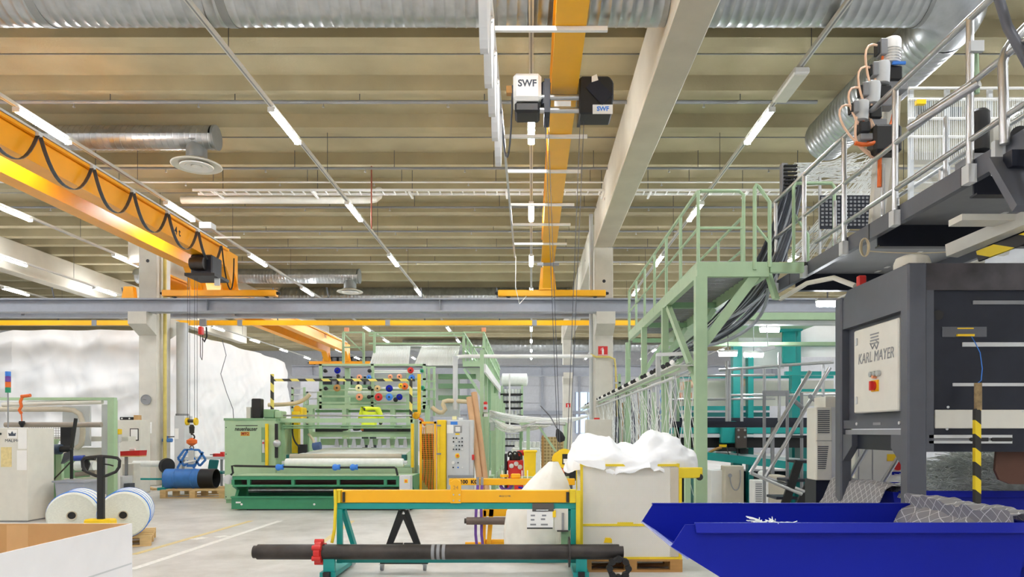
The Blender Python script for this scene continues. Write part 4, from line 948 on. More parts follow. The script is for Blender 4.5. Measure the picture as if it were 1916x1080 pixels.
for xx in (xb0, xb1-0.06): MB().prism([(yb, 0.03), (yb+0.9, 0.03), (yb+0.9, zt1), (yb+0.05, zt1), (yb+0.05, zt0), (yb+0.25, 0.4)], xx, xx+0.06, 'x').build('side_plate', 'machine_green', t)
MB().box(xb0, xb1, yb+0.8, yb+0.9, 0.03, 0.45).build('rear_plate', 'machine_green', t)
MB().cyl((xb0+0.2, yb+0.4, 0.38), (xb1-0.2, yb+0.4, 0.38), 0.05, 10).build('lower_roller', 'steel', t, smooth=True)
for px in (452, 588): MB().cyl(P(px,944,yb-0.012), P(px,944,yb), 0.022, 10).build('bolt', 'white', t)
bx(MB(), 441, 450, 939, 942, yb-0.02, yb).build('pull_tab', 'white', t)
yr = yb-0.03
MB().tube([P(432,889,yr), P(436,885,yr), P(434,872,yr), P(440,872,yr), P(600,875,yr), P(738,875,yr), P(741,877,yr), P(744,890,yr)], 0.022, 8).build('front_bar', 'black', t, smooth=True)
for px in (523, 629, 662): 
    MB().lathe([(0.03,0),(0.06,0.02),(0.07,0.06),(0.05,0.11),(0.06,0.15),(0.03,0.16)], P(px-7,875,yr), (1,0,0.05), 12).build('blue_wrap', 'tape_blue', t, smooth=True)
MB().lathe([(0.04,0),(0.09,0.01),(0.10,0.05),(0.05,0.08)], P(428,897,yb+0.1), (0.3,-1,0), 14).build('crank_wheel', 'lightgrey', t, smooth=True)
yr2 = yb+0.55
t = thing('white_roll', 'long white fabric roll lying across the green machine', 'roll', P(645, 875, yr2))
MB().lathe([(0.03,0.0),(0.085,0.0),(0.092,0.03),(0.092,PX(755,yr2)-PX(535,yr2)-0.03),(0.085,PX(755,yr2)-PX(535,yr2)),(0.03,PX(755,yr2)-PX(535,yr2))], P(535,866,yr2), (1,0,0), 24).build('roll_body', 'fibre', t, smooth=True)
for px, s in ((535,-1),(755,1)): MB().cyl(P(px,866,yr2), P(px+s*7,866,yr2), 0.035, 12).build('core_end', 'lightgrey', t)
yq = yc+0.25
t = thing('winder_gantry', 'green roller gantry with fabric web and hooks behind the roll', 'machine', (PX(640,yq), yq+0.6, 0))
MB().cyl(P(543,855,yq), P(752,855,yq), 0.07, 18).build('beige_roller', 'roller_beige', t, smooth=True)
for px in (541, 754): bx(MB(), px-6, px+6, 851, 862, yq-0.05, yq+0.1).build('bearing', 'teal_dark', t, bev=0.01)
g = [[P(560,849,yq), P(650,849,yq), P(760,849,yq)], [P(590,843,yq+0.7), P(680,843,yq+0.7), P(768,843,yq+0.7)], [P(612,838,yq+1.3), P(690,838,yq+1.3), P(770,838,yq+1.3)]]
MB().sheet(g).build('fabric_web', 'fibre', t, thick=0.004)
bx(MB(), 505, 771, 876, 886, yq-0.2, yq+0.1).build('table_beam', 'sage', t)
for py0, py1, px0, dy in ((783,791,519,0.0),(808,818,578,0.9),(821,833,600,1.1)): bx(MB(), px0, 772, py0, py1, yq+dy, yq+dy+0.15).build('cross_beam', 'sage', t)
for py in (778, 797, 801): MB().cyl(P(530,py,yq+0.02), P(770,py,yq+0.02), 0.02, 8).build('guide_rod', 'steel' if py == 778 else 'sage_dark', t, smooth=True)
for px in (645, 668, 745):
    MB().lathe([(0.02,0),(0.09,0.02),(0.10,0.08),(0.06,0.12)], P(px,806,yq+0.75), (0,-0.3,1), 14).build('thread_head', 'rubber', t, smooth=True)
bx(MB(), 590, 640, 802, 808, yq+0.85, yq+0.95).build('black_rail', 'black', t)
bx(MB(), 680, 768, 802, 808, yq+0.85, yq+0.95).build('black_rail', 'black', t)
for k in range(9): MB().prism([(PX(628+k*16,yq+1),PZ(822,yq+1)),(PX(633+k*16,yq+1),PZ(822,yq+1)),(PX(635+k*16,yq+1),PZ(837,yq+1)),(PX(626+k*16,yq+1),PZ(837,yq+1))], yq+0.98, yq+1.02, 'y').build('web_hook', 'steel', t)
bx(MB(), 519, 533, 786, 900, yq+0.1, yq+0.5).build('side_frame', 'sage', t)
bx(MB(), 531, 545, 790, 855, yq+0.5, yq+1.1).build('side_frame', 'sage_dark', t)
MB().box(PX(768,yq), PX(776,yq), yq, yq+0.5, 0, PZ(785,yq)).build('side_frame', 'sage', t)
MB().box(PX(519,yq), PX(531,yq), yq+0.1, yq+1.3, 0, PZ(880,yq)).build('side_foot', 'sage', t)
bx(MB(), 546, 558, 770, 848, yq+0.35, yq+0.5).build('yellow_guard', 'yellow', t)
MB().tube(bez(P(548,792,yq+0.2), P(545,815,yq+0.1), P(550,828,yq), P(560,836,yq)), 0.02, 7).build('hose', 'black', t, smooth=True)
bx(MB(), 568, 576, 795, 850, yq+0.3, yq+0.4).build('inner_post', 'sage_dark', t)
MB().cyl(P(586,836,yq+0.2), P(600,834,yq+0.2), 0.09, 14).build('blue_motor', mat('motor_blue2', (70,95,140), 0.5), t, smooth=True)
bx(MB(), 557, 572, 832, 850, yq+0.15, yq+0.3).build('motor_mount', 'rubber', t, bev=0.01)
MB().tube(bez(P(577,812,yq+0.3), P(582,818,yq+0.3), P(586,822,yq+0.2), P(588,830,yq+0.2)), 0.03, 8).build('suction_hose', 'hose_tan', t, smooth=True)
bx(MB(), 772-3, 772+2, 793, 875, yq-0.25, yq-0.2).build('yellow_post', 'yellow', t)
# striped barrier
ybr = 16.4
stripes('hazard', (236,220,110), (52,52,46), 0.36, (1,0,1)); stripes('hazard_near', (240,210,30), (40,38,36), 0.24, (0.8,0,1))
t = thing('striped_barrier', 'yellow and black striped barrier frame across the green machine', 'barrier', P(640, 790, ybr))
bx(MB(), 506, 776, 709, 713.5, ybr, ybr+0.04).build('top_rail', 'hazard', t)
bx(MB(), 506, 511, 700, 783, ybr-0.01, ybr+0.05).build('post', 'hazard', t)
bx(MB(), 766, 771, 709, 790, ybr-0.01, ybr+0.05).build('post', 'hazard', t)
t = thing('yellow_mast', 'slim bright yellow mast with round yellow housing above the mesh guard', 'post', P(783, 790, 16.6))
bx(MB(), 781, 787, 700, 776, 16.6, 16.66).build('mast', 'yellow', t)
MB().lathe([(0.0,0),(0.06,0.0),(0.085,0.05),(0.085,0.12),(0.05,0.14)], P(780,778,16.68), (0,-1,0), 16).build('housing', 'crane_yellow', t, smooth=True)
MB().tube(bez(P(784,784,16.6), P(792,784,16.6), P(790,792,16.6), P(796,796,16.6)), 0.03, 8).build('hose', 'orange', t)
# mesh guard and yellow post
yg = 15.8
t = thing('mesh_guard', 'yellow framed wire mesh guard beside the control cabinet', 'guard', (PX(800,yg), yg, 0))
for a, b_ in ((785,789),(812,816)): MB().box(PX(a,yg), PX(b_,yg), yg, yg+0.05, 0, PZ(789,yg)).build('frame_post', 'crane_yellow', t)
bx(MB(), 785, 816, 789, 793, yg, yg+0.05).build('frame_rail', 'crane_yellow', t)
MB().box(PX(789,yg), PX(812,yg), yg, yg+0.05, 0.1, 0.15).build('frame_rail', 'crane_yellow', t)
w0 = None
for k in range(8):
    x = PX(789,yg)+k*(PX(812,yg)-PX(789,yg))/8
    MB().box(x, x+0.006, yg+0.02, yg+0.026, 0.15, PZ(793,yg)).build('mesh_wire', 'crane_yellow', t)
for k in range(36):
    z = 0.17+k*(PZ(793,yg)-0.2)/36
    if w0 is None: w0 = MB().box(PX(789,yg), PX(812,yg), yg+0.026, yg+0.031, z, z+0.005).build('mesh_wire', 'crane_yellow', t); zz0 = z
    else: again(w0, (0,0,z-zz0))
t = thing('yellow_light_curtain', 'solid yellow safety post left of the control cabinet', 'post', (PX(826,yg), yg, 0))
MB().box(PX(817,yg), PX(834,yg), yg+0.02, yg+0.2, 0, PZ(786,yg)).build('post_body', 'yellow', t, bev=0.015)
bx(MB(), 819, 822, 792, 930, yg-0.0, yg+0.019).build('front_strip', 'cage_yellow', t)
for py in (795, 848): bx(MB(), 817, 825, py, py+3, yg-0.02, yg+0.0).build('clamp', 'grey', t)
t = thing('machine_innards', 'dark cables and green tension unit behind the yellow mesh guard', 'machine', (PX(800,yg+0.4), yg+0.5, 0))
bx(MB(), 787, 812, 860, 930, yg+0.5, yg+0.8).build('green_box', 'sage_dark', t)
bx(MB(), 798, 810, 795, 812, yg+0.4, yg+0.5).build('tan_housing', 'hose_tan', t)
for k in range(7): MB().tube(bez(P(790+3*k,800,yg+0.45), P(785+4*k,830,yg+0.3), P(800+2*k,850,yg+0.5), P(790+3*k,900+4*k,yg+0.4)), 0.012, 5).build('cable', 'black' if k % 2 else 'red', t)
bx(MB(), 789, 811, 812, 860, yg+0.55, yg+0.6).build('back_plate', 'rubber', t)
MB().box(PX(788,yg+0.5), PX(812,yg+0.5), yg+0.5, yg+0.9, 0, PZ(930,yg+0.5)).build('foot', 'sage_dark', t)
# control cabinet
t = thing('control_cabinet', 'tall light grey control cabinet with rows of buttons', 'control cabinet', (PX(862,yc), yc+0.3, 0))
xa, xz = PX(836,yc), PX(878,yc); zt_ = PZ(786,yc)
MB().box(xa, PX(886,yc), yc, yc+0.26, 0.06, zt_).build('body', 'lightgrey', t, bev=0.012)
MB().box(xa+0.02, PX(884,yc), yc+0.03, yc+0.23, 0, 0.06).build('plinth', 'grey', t)
MB().box(xa+0.01, xz, yc-0.02, yc-0.001, 0.1, zt_-0.02).build('door', 'lightgrey', t)
yd_ = yc-0.021
bx(MB(), 843, 856, 789, 795, yd_-0.004, yd_).build('maker_plate', 'tape_blue', t)
bx(MB(), 850, 864, 797, 810, yd_-0.012, yd_).build('display_bezel', 'grey', t)
bx(MB(), 852, 861, 799, 808, yd_-0.014, yd_-0.0121).build('screen', 'white', t)
bx(MB(), 836, 848, 795, 811, yd_-0.004, yd_).build('paper', 'paper', t)
bx(MB(), 852, 860, 811, 814, yd_-0.003, yd_).build('yellow_label', 'yellow', t)
for r in range(4):
    for c_ in range(4):
        MB().cyl(P(848.5+5.4*c_, 820+7*r, yd_-0.02), P(848.5+5.4*c_, 820+7*r, yd_), 0.018, 10).build('button', ['black','black','white','print'][(r+c_) % 4], t)
MB().cyl(P(856,853,yd_-0.004), P(856,853,yd_), 0.055, 16).build('switch_plate', 'yellow', t)
MB().cyl(P(856,853,yd_-0.03), P(856,853,yd_-0.0041), 0.028, 14).build('main_switch', 'orange', t)
MB().cyl(P(848,866,yd_-0.02), P(848,866,yd_), 0.035, 14).build('gauge', 'white', t)
MB().cyl(P(857,866,yd_-0.02), P(857,866,yd_), 0.018, 10).build('button', 'print', t)
for px, mm in ((848,'black'),(857,'tape_blue'),(865,'paper')): MB().cyl(P(px,875,yd_-0.02), P(px,875,yd_), 0.018, 10).build('button', mm, t)
bx(MB(), 883, 887.5, 851, 861, yc-0.02, yc-0.001).build('side_switch', 'red', t)
bx(MB(), 838, 886, 890, 894, yc-0.15, yc-0.022).build('ledge', 'grey', t)
bx(MB(), 846, 854, 779, 785.5, yc+0.1, yc+0.2).build('top_fitting', 'pale_yellow', t)
bx(MB(), 858, 866, 782, 785.5, yc+0.1, yc+0.2).build('top_fitting', 'white', t)
# small grey box in front
t = thing('junction_cabinet', 'small grey switch box with orange knob beside the green base', 'switch box', (PX(762,yb-0.1), yb, 0))
bx(MB(), 747, 768, 890, 920, yb-0.35, yb-0.1).build('body', 'lightgrey', t, bev=0.01)
bx(MB(), 756.5, 763, 897, 904, yb-0.355, yb-0.35).build('switch_plate', 'yellow', t)
MB().cyl(P(759.5,900.5,yb-0.375), P(759.5,900.5,yb-0.355), 0.022, 12).build('knob', 'orange', t)
MB().box(PX(752,yb-0.3), PX(764,yb-0.3), yb-0.3, yb-0.15, 0, PZ(920,yb-0.35)).build('pedestal', 'grey', t)
# leaning cardboard tubes
t = tag(MB().cyl(P(913,941,yc-0.05)+Vector((0,0,0.06)), P(887,735,yc+0.62), 0.07, 14).build('cardboard_tube', 'brown_tube', smooth=True), 'taller brown cardboard tube leaning beside the control cabinet', 'tube')
t = tag(MB().cyl(P(902,941,yc-0.12)+Vector((0,0,0.06)), P(878,744,yc+0.55), 0.07, 14).build('cardboard_tube', 'brown_tube', smooth=True), 'shorter brown cardboard tube leaning beside the control cabinet', 'tube')
# hoses above the control cabinet
t = thing('suction_hose', 'beige corrugated suction hose above the control cabinet', 'hose', P(830, 775, 17.0))
MB().tube([P(p,q,17) for p,q in ((808,762),(815,768),(822,772),(828,772),(833,767),(829,757),(830,752),(838,750),(860,751),(875,752))], 0.055, 10).build('hose_run', 'hose_tan', t, smooth=True)
MB().tube([P(p,q,17) for p,q in ((852,767),(852,700),(852,667))], 0.06, 10).build('riser', 'lightgrey', t, smooth=True)
t = thing('suction_hose', 'beige hose elbow left behind the striped barrier', 'hose', P(550, 758, 17.5))
MB().tube([P(p,q,17.5) for p,q in ((502,758),(530,757),(552,755),(566,750),(574,744),(580,738))], 0.05, 10).build('hose_run', 'hose_tan', t, smooth=True)
bx(MB(), 580, 598, 743, 755, 17.5, 17.8).build('connector_box', 'peach', t) if False else None
t = thing('yellow_pump', 'yellow pump housing behind the green cabinet', 'pump', P(557, 790, 17.2))
bx(MB(), 548, 565, 762, 790, 17.2, 17.6).build('housing', 'yellow', t, bev=0.03)
MB().cyl(P(556,765,17.15), P(556,765,17.2), 0.08, 14).build('cover', 'crane_yellow', t)
# ---------------------------------------------------------------- bobbin creel frame
ycr = 20.0
t = thing('bobbin_creel', 'sage green creel frame holding coloured yarn bobbins', 'creel', (PX(690,ycr), ycr+0.5, 0))
def fr(px0, px1, py0, py1, y0=ycr, y1=ycr+0.1, m='sage', nm='creel_post'): return bx(MB(), px0, px1, py0, py1, y0, y1).build(nm, m, t)
for px in (597, 694, 791): fr(px, px+5, 681, 765)
for px in (800, 810): fr(px, px+4, 686, 778, ycr+0.6, ycr+0.7)
for py in (681, 708, 728, 740, 752): fr(597, 796, py, py+3.5, nm='creel_rail')
for py in (686, 712, 727, 745): fr(796, 815, py, py+3, ycr+0.3, ycr+0.4, nm='creel_rail')
fr(570, 800, 758, 765, nm='lower_beam', y1=ycr+0.2)
fr(590, 800, 767, 772, m='sage_dark', nm='lower_beam', y0=ycr+0.3, y1=ycr+0.4)
for px in (577, 640, 730, 795): MB().box(PX(px,ycr), PX(px+8,ycr), ycr, ycr+0.2, 0, PZ(765,ycr)).build('creel_leg', 'sage', t)
MB().cyl(P(690,733,ycr+0.5), P(795,733,ycr+0.5), 0.13, 18).build('white_drum', 'fibre', t, smooth=True)
MB().cyl(P(653,735,ycr+0.5), P(694,735,ycr+0.5), 0.13, 18).build('white_drum', 'fibre', t, smooth=True)
for py in (694, 697): MB().cyl(P(700,py,ycr+0.3), P(792,py,ycr+0.3), 0.02, 8).build('yarn_bar', 'white', t)
bob = [(608,694,'black',5),(631,693.5,'blue',8),(691,694,'black',5),(768,693,'red',8),(789,694,'sg_green',5),(632,703,'black',4),(672,706,'peach',7),(690,706,'tape_blue',6),(730,705,'peach',6),(747,705,'peach',7),(770,707,'tape_blue',8),(609,727,'black',5),(630,726,'wood_dark',9),(671,726,'pale_yellow',9),(691,726,'black',5),(706,727,'wood',8),(728,727,'blue',9),(750,722,'yellow',7),(757,723,'orange',9),(790,726,'sg_green',6),(672,743,'peach',9),(690,743,'black',5),(708,743,'red',10),(728,743,'tape_blue',9),(747,743,'blue',8),(740,748,'rubber',6)]
cn = {'black':'black','blue':'dark blue','red':'red','sg_green':'green','peach':'peach','tape_blue':'light blue','wood_dark':'brown','pale_yellow':'pale yellow','wood':'tan','yellow':'yellow','orange':'orange','rubber':'charcoal'}
rown = lambda q: 'top' if q < 700 else 'second' if q < 715 else 'third' if q < 732 else 'bottom'
cnt = {}
for px, py, mm, r in bob:
    key = (mm, rown(py)); cnt[key] = cnt.get(key, 0)+1
    rr = r/F*ycr*0.75
    o = thing('yarn_bobbin', '%s %s yarn bobbin from left in the %s row of the creel' % (ORD[cnt[key]-1], cn[mm], rown(py)), 'bobbin', P(px, py+r, ycr), 'yarn bobbins on the creel frame')
    MB().lathe([(rr*0.3,-0.02),(rr*0.95,0.0),(rr,0.03),(rr*0.45,0.2),(rr*0.3,0.22)], P(px,py,ycr-0.24), (0,1,0), 14).build('cone', mm, o, smooth=True)
    MB().cyl(P(px,py,ycr-0.27), P(px,py,ycr+0.03), rr*0.28, 8).build('spindle', 'black', o)
# person in hi-vis bending at the machine
def person():
    Yp = 18.3; xp = PX(690, Yp); zf = PZ(770,Yp)-1.18        # feet on the work platform
    zf = 0.72
    J = {'pelvis':(0,0,0.98),'waist':(0,0.02,1.12),'chest':(0,0.16,1.38),'neckb':(0,0.29,1.47),'neck':(0,0.40,1.45),
         'shl':(-0.17,0.20,1.44),'shr':(0.17,0.20,1.44),'ell':(-0.27,0.24,1.17),'elr':(0.28,0.24,1.18),'wrl':(-0.20,0.46,1.08),'wrr':(0.20,0.47,1.08),
         'hil':(-0.09,0,0.93),'hir':(0.09,0,0.93),'knl':(-0.11,0.05,0.50),'knr':(0.12,0.05,0.50),'anl':(-0.12,-0.02,0.09),'anr':(0.13,-0.02,0.09),'tol':(-0.13,0.17,0.03),'tor':(0.14,0.17,0.03)}
    E = [('pelvis','waist'),('waist','chest'),('chest','neckb'),('neckb','neck'),('neckb','shl'),('neckb','shr'),('shl','ell'),('shr','elr'),('ell','wrl'),('elr','wrr'),('pelvis','hil'),('pelvis','hir'),('hil','knl'),('hir','knr'),('knl','anl'),('knr','anr'),('anl','tol'),('anr','tor')]
    Rr = {'pelvis':0.15,'waist':0.145,'chest':0.16,'neckb':0.11,'neck':0.06,'shl':0.085,'shr':0.085,'ell':0.06,'elr':0.06,'wrl':0.042,'wrr':0.042,'hil':0.11,'hir':0.11,'knl':0.075,'knr':0.075,'anl':0.055,'anr':0.055,'tol':0.045,'tor':0.045}
    def skin(name, names, edges, root, rad, m, parent, sub=2):
        me = bpy.data.meshes.new(name); idx = {n: i for i, n in enumerate(names)}
        me.from_pydata([J[n] for n in names], [(idx[a], idx[b]) for a, b in edges], [])
        o = bpy.data.objects.new(name, me); C.objects.link(o)
        md = o.modifiers.new('s', 'SKIN'); md.use_smooth_shade = True
        for n in names:
            sv = me.skin_vertices[0].data[idx[n]]; sv.radius = (rad.get(n,0.05),)*2; sv.use_root = (n == root)
        o.modifiers.new('d', 'SUBSURF').levels = sub
        dg = bpy.context.evaluated_depsgraph_get(); m2 = bpy.data.meshes.new_from_object(o.evaluated_get(dg)); bpy.data.objects.remove(o)
        m2.materials.clear(); m2.materials.append(M[m]); m2.name = name
        r = link(name, m2, (xp, Yp, zf), parent); return r
    t = thing('person', 'person in yellow high-visibility shirt leaning over the green machine', 'person', (xp, Yp, zf))
    mat('skin', (214,166,140), 0.55); mat('trousers', (62,66,78), 0.8); mat('hair', (70,52,40), 0.8)
    skin('body', list(J), E, 'pelvis', Rr, 'trousers', t)
    SR = {k: v+0.03 for k, v in Rr.items()}; SR['waist'] = 0.20; SR['pelvis'] = 0.20; SR['chest'] = 0.205; SR['neckb'] = 0.15; SR['shl'] = SR['shr'] = 0.12
    J['cufl'] = (-0.25,0.30,1.15); J['cufr'] = (0.26,0.30,1.15); SR['cufl'] = SR['cufr'] = 0.085
    skin('shirt', ['pelvis','waist','chest','neckb','shl','shr','ell','elr','cufl','cufr'], [('pelvis','waist'),('waist','chest'),('chest','neckb'),('neckb','shl'),('neckb','shr'),('shl','ell'),('shr','elr'),('ell','cufl'),('elr','cufr')], 'waist', SR, 'hivis', t)
    b = Vector((xp, Yp, zf))
    MB().lathe([(0.17,0),(0.195,0.01),(0.195,0.05),(0.17,0.06)], b+Vector((0,0,0.90)), (0,0,1), 20).build('belt', 'orange', t, smooth=True)
    hd = b+Vector((0,0.53,1.40))
    h = MB().lathe([(0.01,-0.125),(0.06,-0.11),(0.085,-0.05),(0.095,0.02),(0.085,0.07),(0.05,0.105),(0.01,0.115)], hd, (0,0.95,0.3), 18).build('head', 'skin', t, smooth=True)
    MB().lathe([(0.098,-0.02),(0.104,0.03),(0.09,0.085),(0.05,0.118),(0.01,0.125)], hd, (0,0.85,0.5), 18).build('hair', 'hair', h, smooth=True)
    for s in (-1, 1): MB().lathe([(0.005,0),(0.028,0.004),(0.022,0.016),(0.005,0.02)], hd+Vector((s*0.09,0.0,0.0)), (s,0,0), 10).build('ear', 'skin', h, smooth=True)
    for s in (-1, 1):
        w_ = b+Vector((s*0.20,0.47,1.08)); hnd = MB().lathe([(0.03,0),(0.042,0.04),(0.042,0.09),(0.03,0.105)], w_, (-s*0.1,1,-0.25), 10).build('palm', 'skin', t, smooth=True)
        for k in range(4): MB().tube([w_+Vector((-0.03+0.02*k,0.09,-0.02)), w_+Vector((-0.03+0.02*k,0.14+0.01*(k%3),-0.035)), w_+Vector((-0.03+0.02*k,0.16,-0.07))], 0.009, 6).build('finger', 'skin', hnd, smooth=True)
        MB().tube([w_+Vector((-s*0.035,0.04,-0.01)), w_+Vector((-s*0.065,0.08,-0.03)), w_+Vector((-s*0.06,0.11,-0.05))], 0.010, 6).build('thumb', 'skin', hnd, smooth=True)
    tag(MB().box(xp-1.5, xp+1.2, Yp-0.3, Yp+0.6, 0.0, 0.718).build('work_platform', 'sage_dark', bev=0.01), 'low green work platform under the leaning person', 'platform')
person()
# ---------------------------------------------------------------- big yarn machine with railed platform behind
yk = 25.0
t = thing('yarn_machine', 'tall green machine platform with guard rails and white yarn sheets', 'machine', (PX(775,yk), yk+3, 0))
dz = PZ(681, yk)
MB().box(PX(640,yk), PX(905,yk), yk, yk+0.3, dz-0.12, dz).build('front_deck', 'grey', t)
def post(px, py0, py1, y, w=0.08, m='sage'): x = PX(px,y); MB().box(x-w/2, x+w/2, y, y+w, PZ(py1,y), PZ(py0,y)).build('rail_post', m, t)
for px in (642, 680): post(px, 622, 680, yk)
for px in (700, 867, 905): post(px, 622, 680, yk+0.6)
for py in (622, 650): MB().bar(P(642,py,yk+0.04), P(680,py,yk+0.04), 0.05).build('guard_rail', 'sage', t)
MB().bar(P(645,626,yk), P(680,660,yk), 0.04).build('guard_rail', 'sage', t)
for py in (623, 628, 643): MB().bar(P(690,py,yk+0.7), P(867,py,yk+0.7), 0.06).build('guard_rail', 'sage', t)
for py in (622, 650): MB().bar(P(867,py,yk+0.6), P(905,py,yk+0.6), 0.05).build('guard_rail', 'sage', t)
for a in ((905,622,935,692),(905,650,935,710)): MB().bar(P(a[0],a[1],yk), P(a[2],a[3],37), 0.06).build('guard_rail', 'sage', t)
for a in ((867,622,912,692),(867,650,912,700)): MB().bar(P(a[0],a[1],yk), P(a[2],a[3],37), 0.06).build('guard_rail', 'sage', t)
for k in range(9):
    y = yk+0.2+k*1.45; xr = PX(905,yk)
    MB().box(xr-0.04, xr+0.04, y, y+0.08, dz, dz+1.1).build('rail_post', 'sage', t); MB().box(PX(867,yk)-0.04, PX(867,yk)+0.04, y, y+0.08, dz, dz+1.1).build('rail_post', 'sage', t)
MB().box(PX(905,yk), PX(905,yk)+0.08, yk, 37.4, dz-0.3, dz).build('deck_stringer', 'white', t)
MB().box(PX(867,yk), PX(905,yk), yk-0.1, 37.3, dz-0.08, dz-0.001).build('side_deck', 'sage', t)
bx(MB(), 866, 903, 676, 686, yk-0.2, yk-0.12).build('deck_end', 'sage', t)
for k in range(6): 
    y = yk+k*2.2; MB().box(PX(905,yk)-0.12, PX(905,yk)+0.0, y, y+0.14, 0, dz-0.1).build('leg', 'sage' if k % 2 else 'sage_dark', t)
for px in (645, 760): MB().box(PX(px,yk+0.3), PX(px,yk+0.3)+0.16, yk+0.3, yk+0.5, 0, dz-0.12).build('leg', 'sage', t)
for py in (700, 718, 740): bx(MB(), 820, 890, py, py+9, yk+1, yk+1.2).build('cross_member', 'sage_dark', t)
MB().bar(P(868,690,yk), P(900,740,yk), 0.09).build('diagonal_brace', 'sage', t)
MB().cyl(P(700,649,yk+1.2), P(862,649,yk+1.2), 0.10, 14).build('yarn_roller', 'steel', t, smooth=True)
bx(MB(), 600, 700, 720, 760, yk+1.0, yk+1.4).build('machine_head', 'sage_dark', t)
bx(MB(), 700, 860, 700, 780, yk+1.6, yk+1.8).build('machine_panel', 'lightgrey', t)
for pa in ((697,765,690,772),): pass
mat('yarn_sheet', (248,249,248), 0.5, var=0.03)
for a, b_ in (((703,770),(692,752)),((790,862),(776,842))):
    g = [[P(a[0],648,yk+1.05), P((a[0]+a[1])/2,648,yk+1.05), P(a[1]-2,648,yk+1.05)], [P(b_[0],684,yk-0.1), P((b_[0]+b_[1])/2,684,yk-0.1), P(b_[1]+12,684,yk-0.1)]]
    MB().sheet(g).build('yarn_sheet', 'yarn_sheet', t, thick=0.01)
    for k in range(26):
        u = k/25; p = g[0][0].lerp(g[0][2], u)+Vector((0,-0.03,0)); q = g[1][0].lerp(g[1][2], u)+Vector((0,-0.03,0)); MB().cyl(p, q, 0.014, 4).build('yarn', 'yarn', t)
for px, py in ((648,618),(905,618)): bx(MB(), px-4, px+4, py-5, py+3, yk+0.3, yk+0.4).build('warning_lamp', 'peach', t)
# green post with emergency stop right of the tubes
y = 17.2
t = thing('machine_post', 'sage green steel post with red emergency stop beside brown tubes', 'post', (PX(912,y), y, 0))
MB().box(PX(898,y), PX(905,y), y, y+0.1, 0, PZ(655,y)).build('post', 'sage', t)
MB().box(PX(897,y), PX(914,y), y+0.02, y+0.3, 0, PZ(772,y)).build('panel', 'sage', t, bev=0.01)
bx(MB(), 904, 913, 757, 772, y-0.06, y-0.0).build('stop_box', 'lightgrey', t, bev=0.008)
MB().cyl(P(908,764,y-0.1), P(908,764,y-0.06), 0.035, 12).build('stop_button', 'red', t)
MB().lathe([(0.0,0),(0.045,0),(0.045,0.05),(0.02,0.07)], P(908.5,757,y-0.02), (0,0,1), 12).build('beacon', 'red', t, smooth=True)
bx(MB(), 903, 913, 774, 780, y-0.0, y+0.019).build('label', 'paper', t)
for k in range(5):
    yy = y+1.2+k*1.6
    tt = None
    MB().box(PX(914,y)+0.0, PX(914,y)+0.12, yy, yy+0.12, 0, 2.6).build('rear_post', 'sage', t)
bx(MB(), 917, 925, 790, 806, y+0.4, y+0.5).build('side_box', 'lightgrey', t)
MB().box(PX(914,y), PX(914,y)+0.1, y+0.3, y+8, 0.35, 0.5).build('base_rail', 'sage', t)
# bobbin rack behind
y = 33.0
t = thing('bobbin_rack', 'green shelving rack of white yarn spools in the background', 'rack', (PX(957,y), y, 0))
for px in (937, 975): MB().box(PX(px,y), PX(px,y)+0.09, y, y+0.9, 0, PZ(722,y)).build('rack_post', 'sage', t)
shelf = [738, 752, 764, 778, 793, 808, 822, 835]
for py in shelf: bx(MB(), 936, 978, py-1.5, py+1.5, y, y+0.9).build('shelf', 'rubber', t)
bx(MB(), 952, 955, 700, 808, y-0.3, y-0.25).build('front_pole', 'white', t)
sp = None
for r, py in enumerate(shelf):
    for c_ in range(5):
        x = PX(945+c_*6.7, y+0.2)
        o = tag(MB().lathe([(0.05,0),(0.07,0.01),(0.07,0.2),(0.05,0.21)], (x, y+0.2, PZ(py-1.5,y)+0.003), (0,0,1), 10).build('yarn_spool', 'fibre', smooth=True), '%s white yarn spool from left on the %s shelf of the rack' % (ORD[c_], ORD[r]), 'spool', 'white yarn spools on the rack')
t = thing('yarn_beam', 'white horizontal yarn bundle on the bobbin rack top', 'yarn', P(955, 722, y))
MB().lathe([(0.1,0),(0.3,0.05),(0.3,1.2),(0.1,1.25)], P(938,711,y+0.4), (1,0,0), 14).build('bundle', 'fibre', t, smooth=True)
# yarn strands crossing towards the right
mbs = MB()
for k in range(64):
    u = k/63; p = P(916, 768+22*u, 17.4+u*0.5); q = P(1100-55*max(0,u-0.55), 778+10*(u % 0.3)+ (14 if u > 0.6 else 0), 19+4*random.random())
    if u > 0.6: q = P(990+40*random.random(), 796, 16.4)
    mbs.tube(sag(p, q, 0.12+0.1*random.random(), 8), 0.010, 4)
tag(mbs.build('yarn_strands', 'yarn'), 'many white yarn strands stretched across the aisle', 'yarn', kind='stuff')
y = 16.5
t = thing('roller_stand', 'green roller frame guiding white yarns over the aisle', 'frame', (PX(1010,y), y+0.4, 0))
for px in (985, 1055): MB().box(PX(px,y), PX(px,y)+0.08, y, y+0.08, 0, PZ(793,y)).build('post', 'sage', t)
MB().box(PX(972,y+0.7), PX(972,y+0.7)+0.06, y+0.7, y+0.76, 0, PZ(800,y+0.7)).build('post', 'sage_dark', t)
MB().cyl(P(975,800,y), P(1003,791,y), 0.035, 10).build('guide_roller', 'steel', t, smooth=True)
MB().cyl(P(1003,792,y), P(1058,794,y), 0.035, 10).build('guide_roller', 'steel', t, smooth=True)
MB().bar(P(1004,792,y+0.02), P(1040,845,y+0.02), 0.07, 0.05).build('brace', 'sage', t)
bx(MB(), 972, 1060, 791, 795, y+0.1, y+0.16).build('cross_beam', 'sage', t)
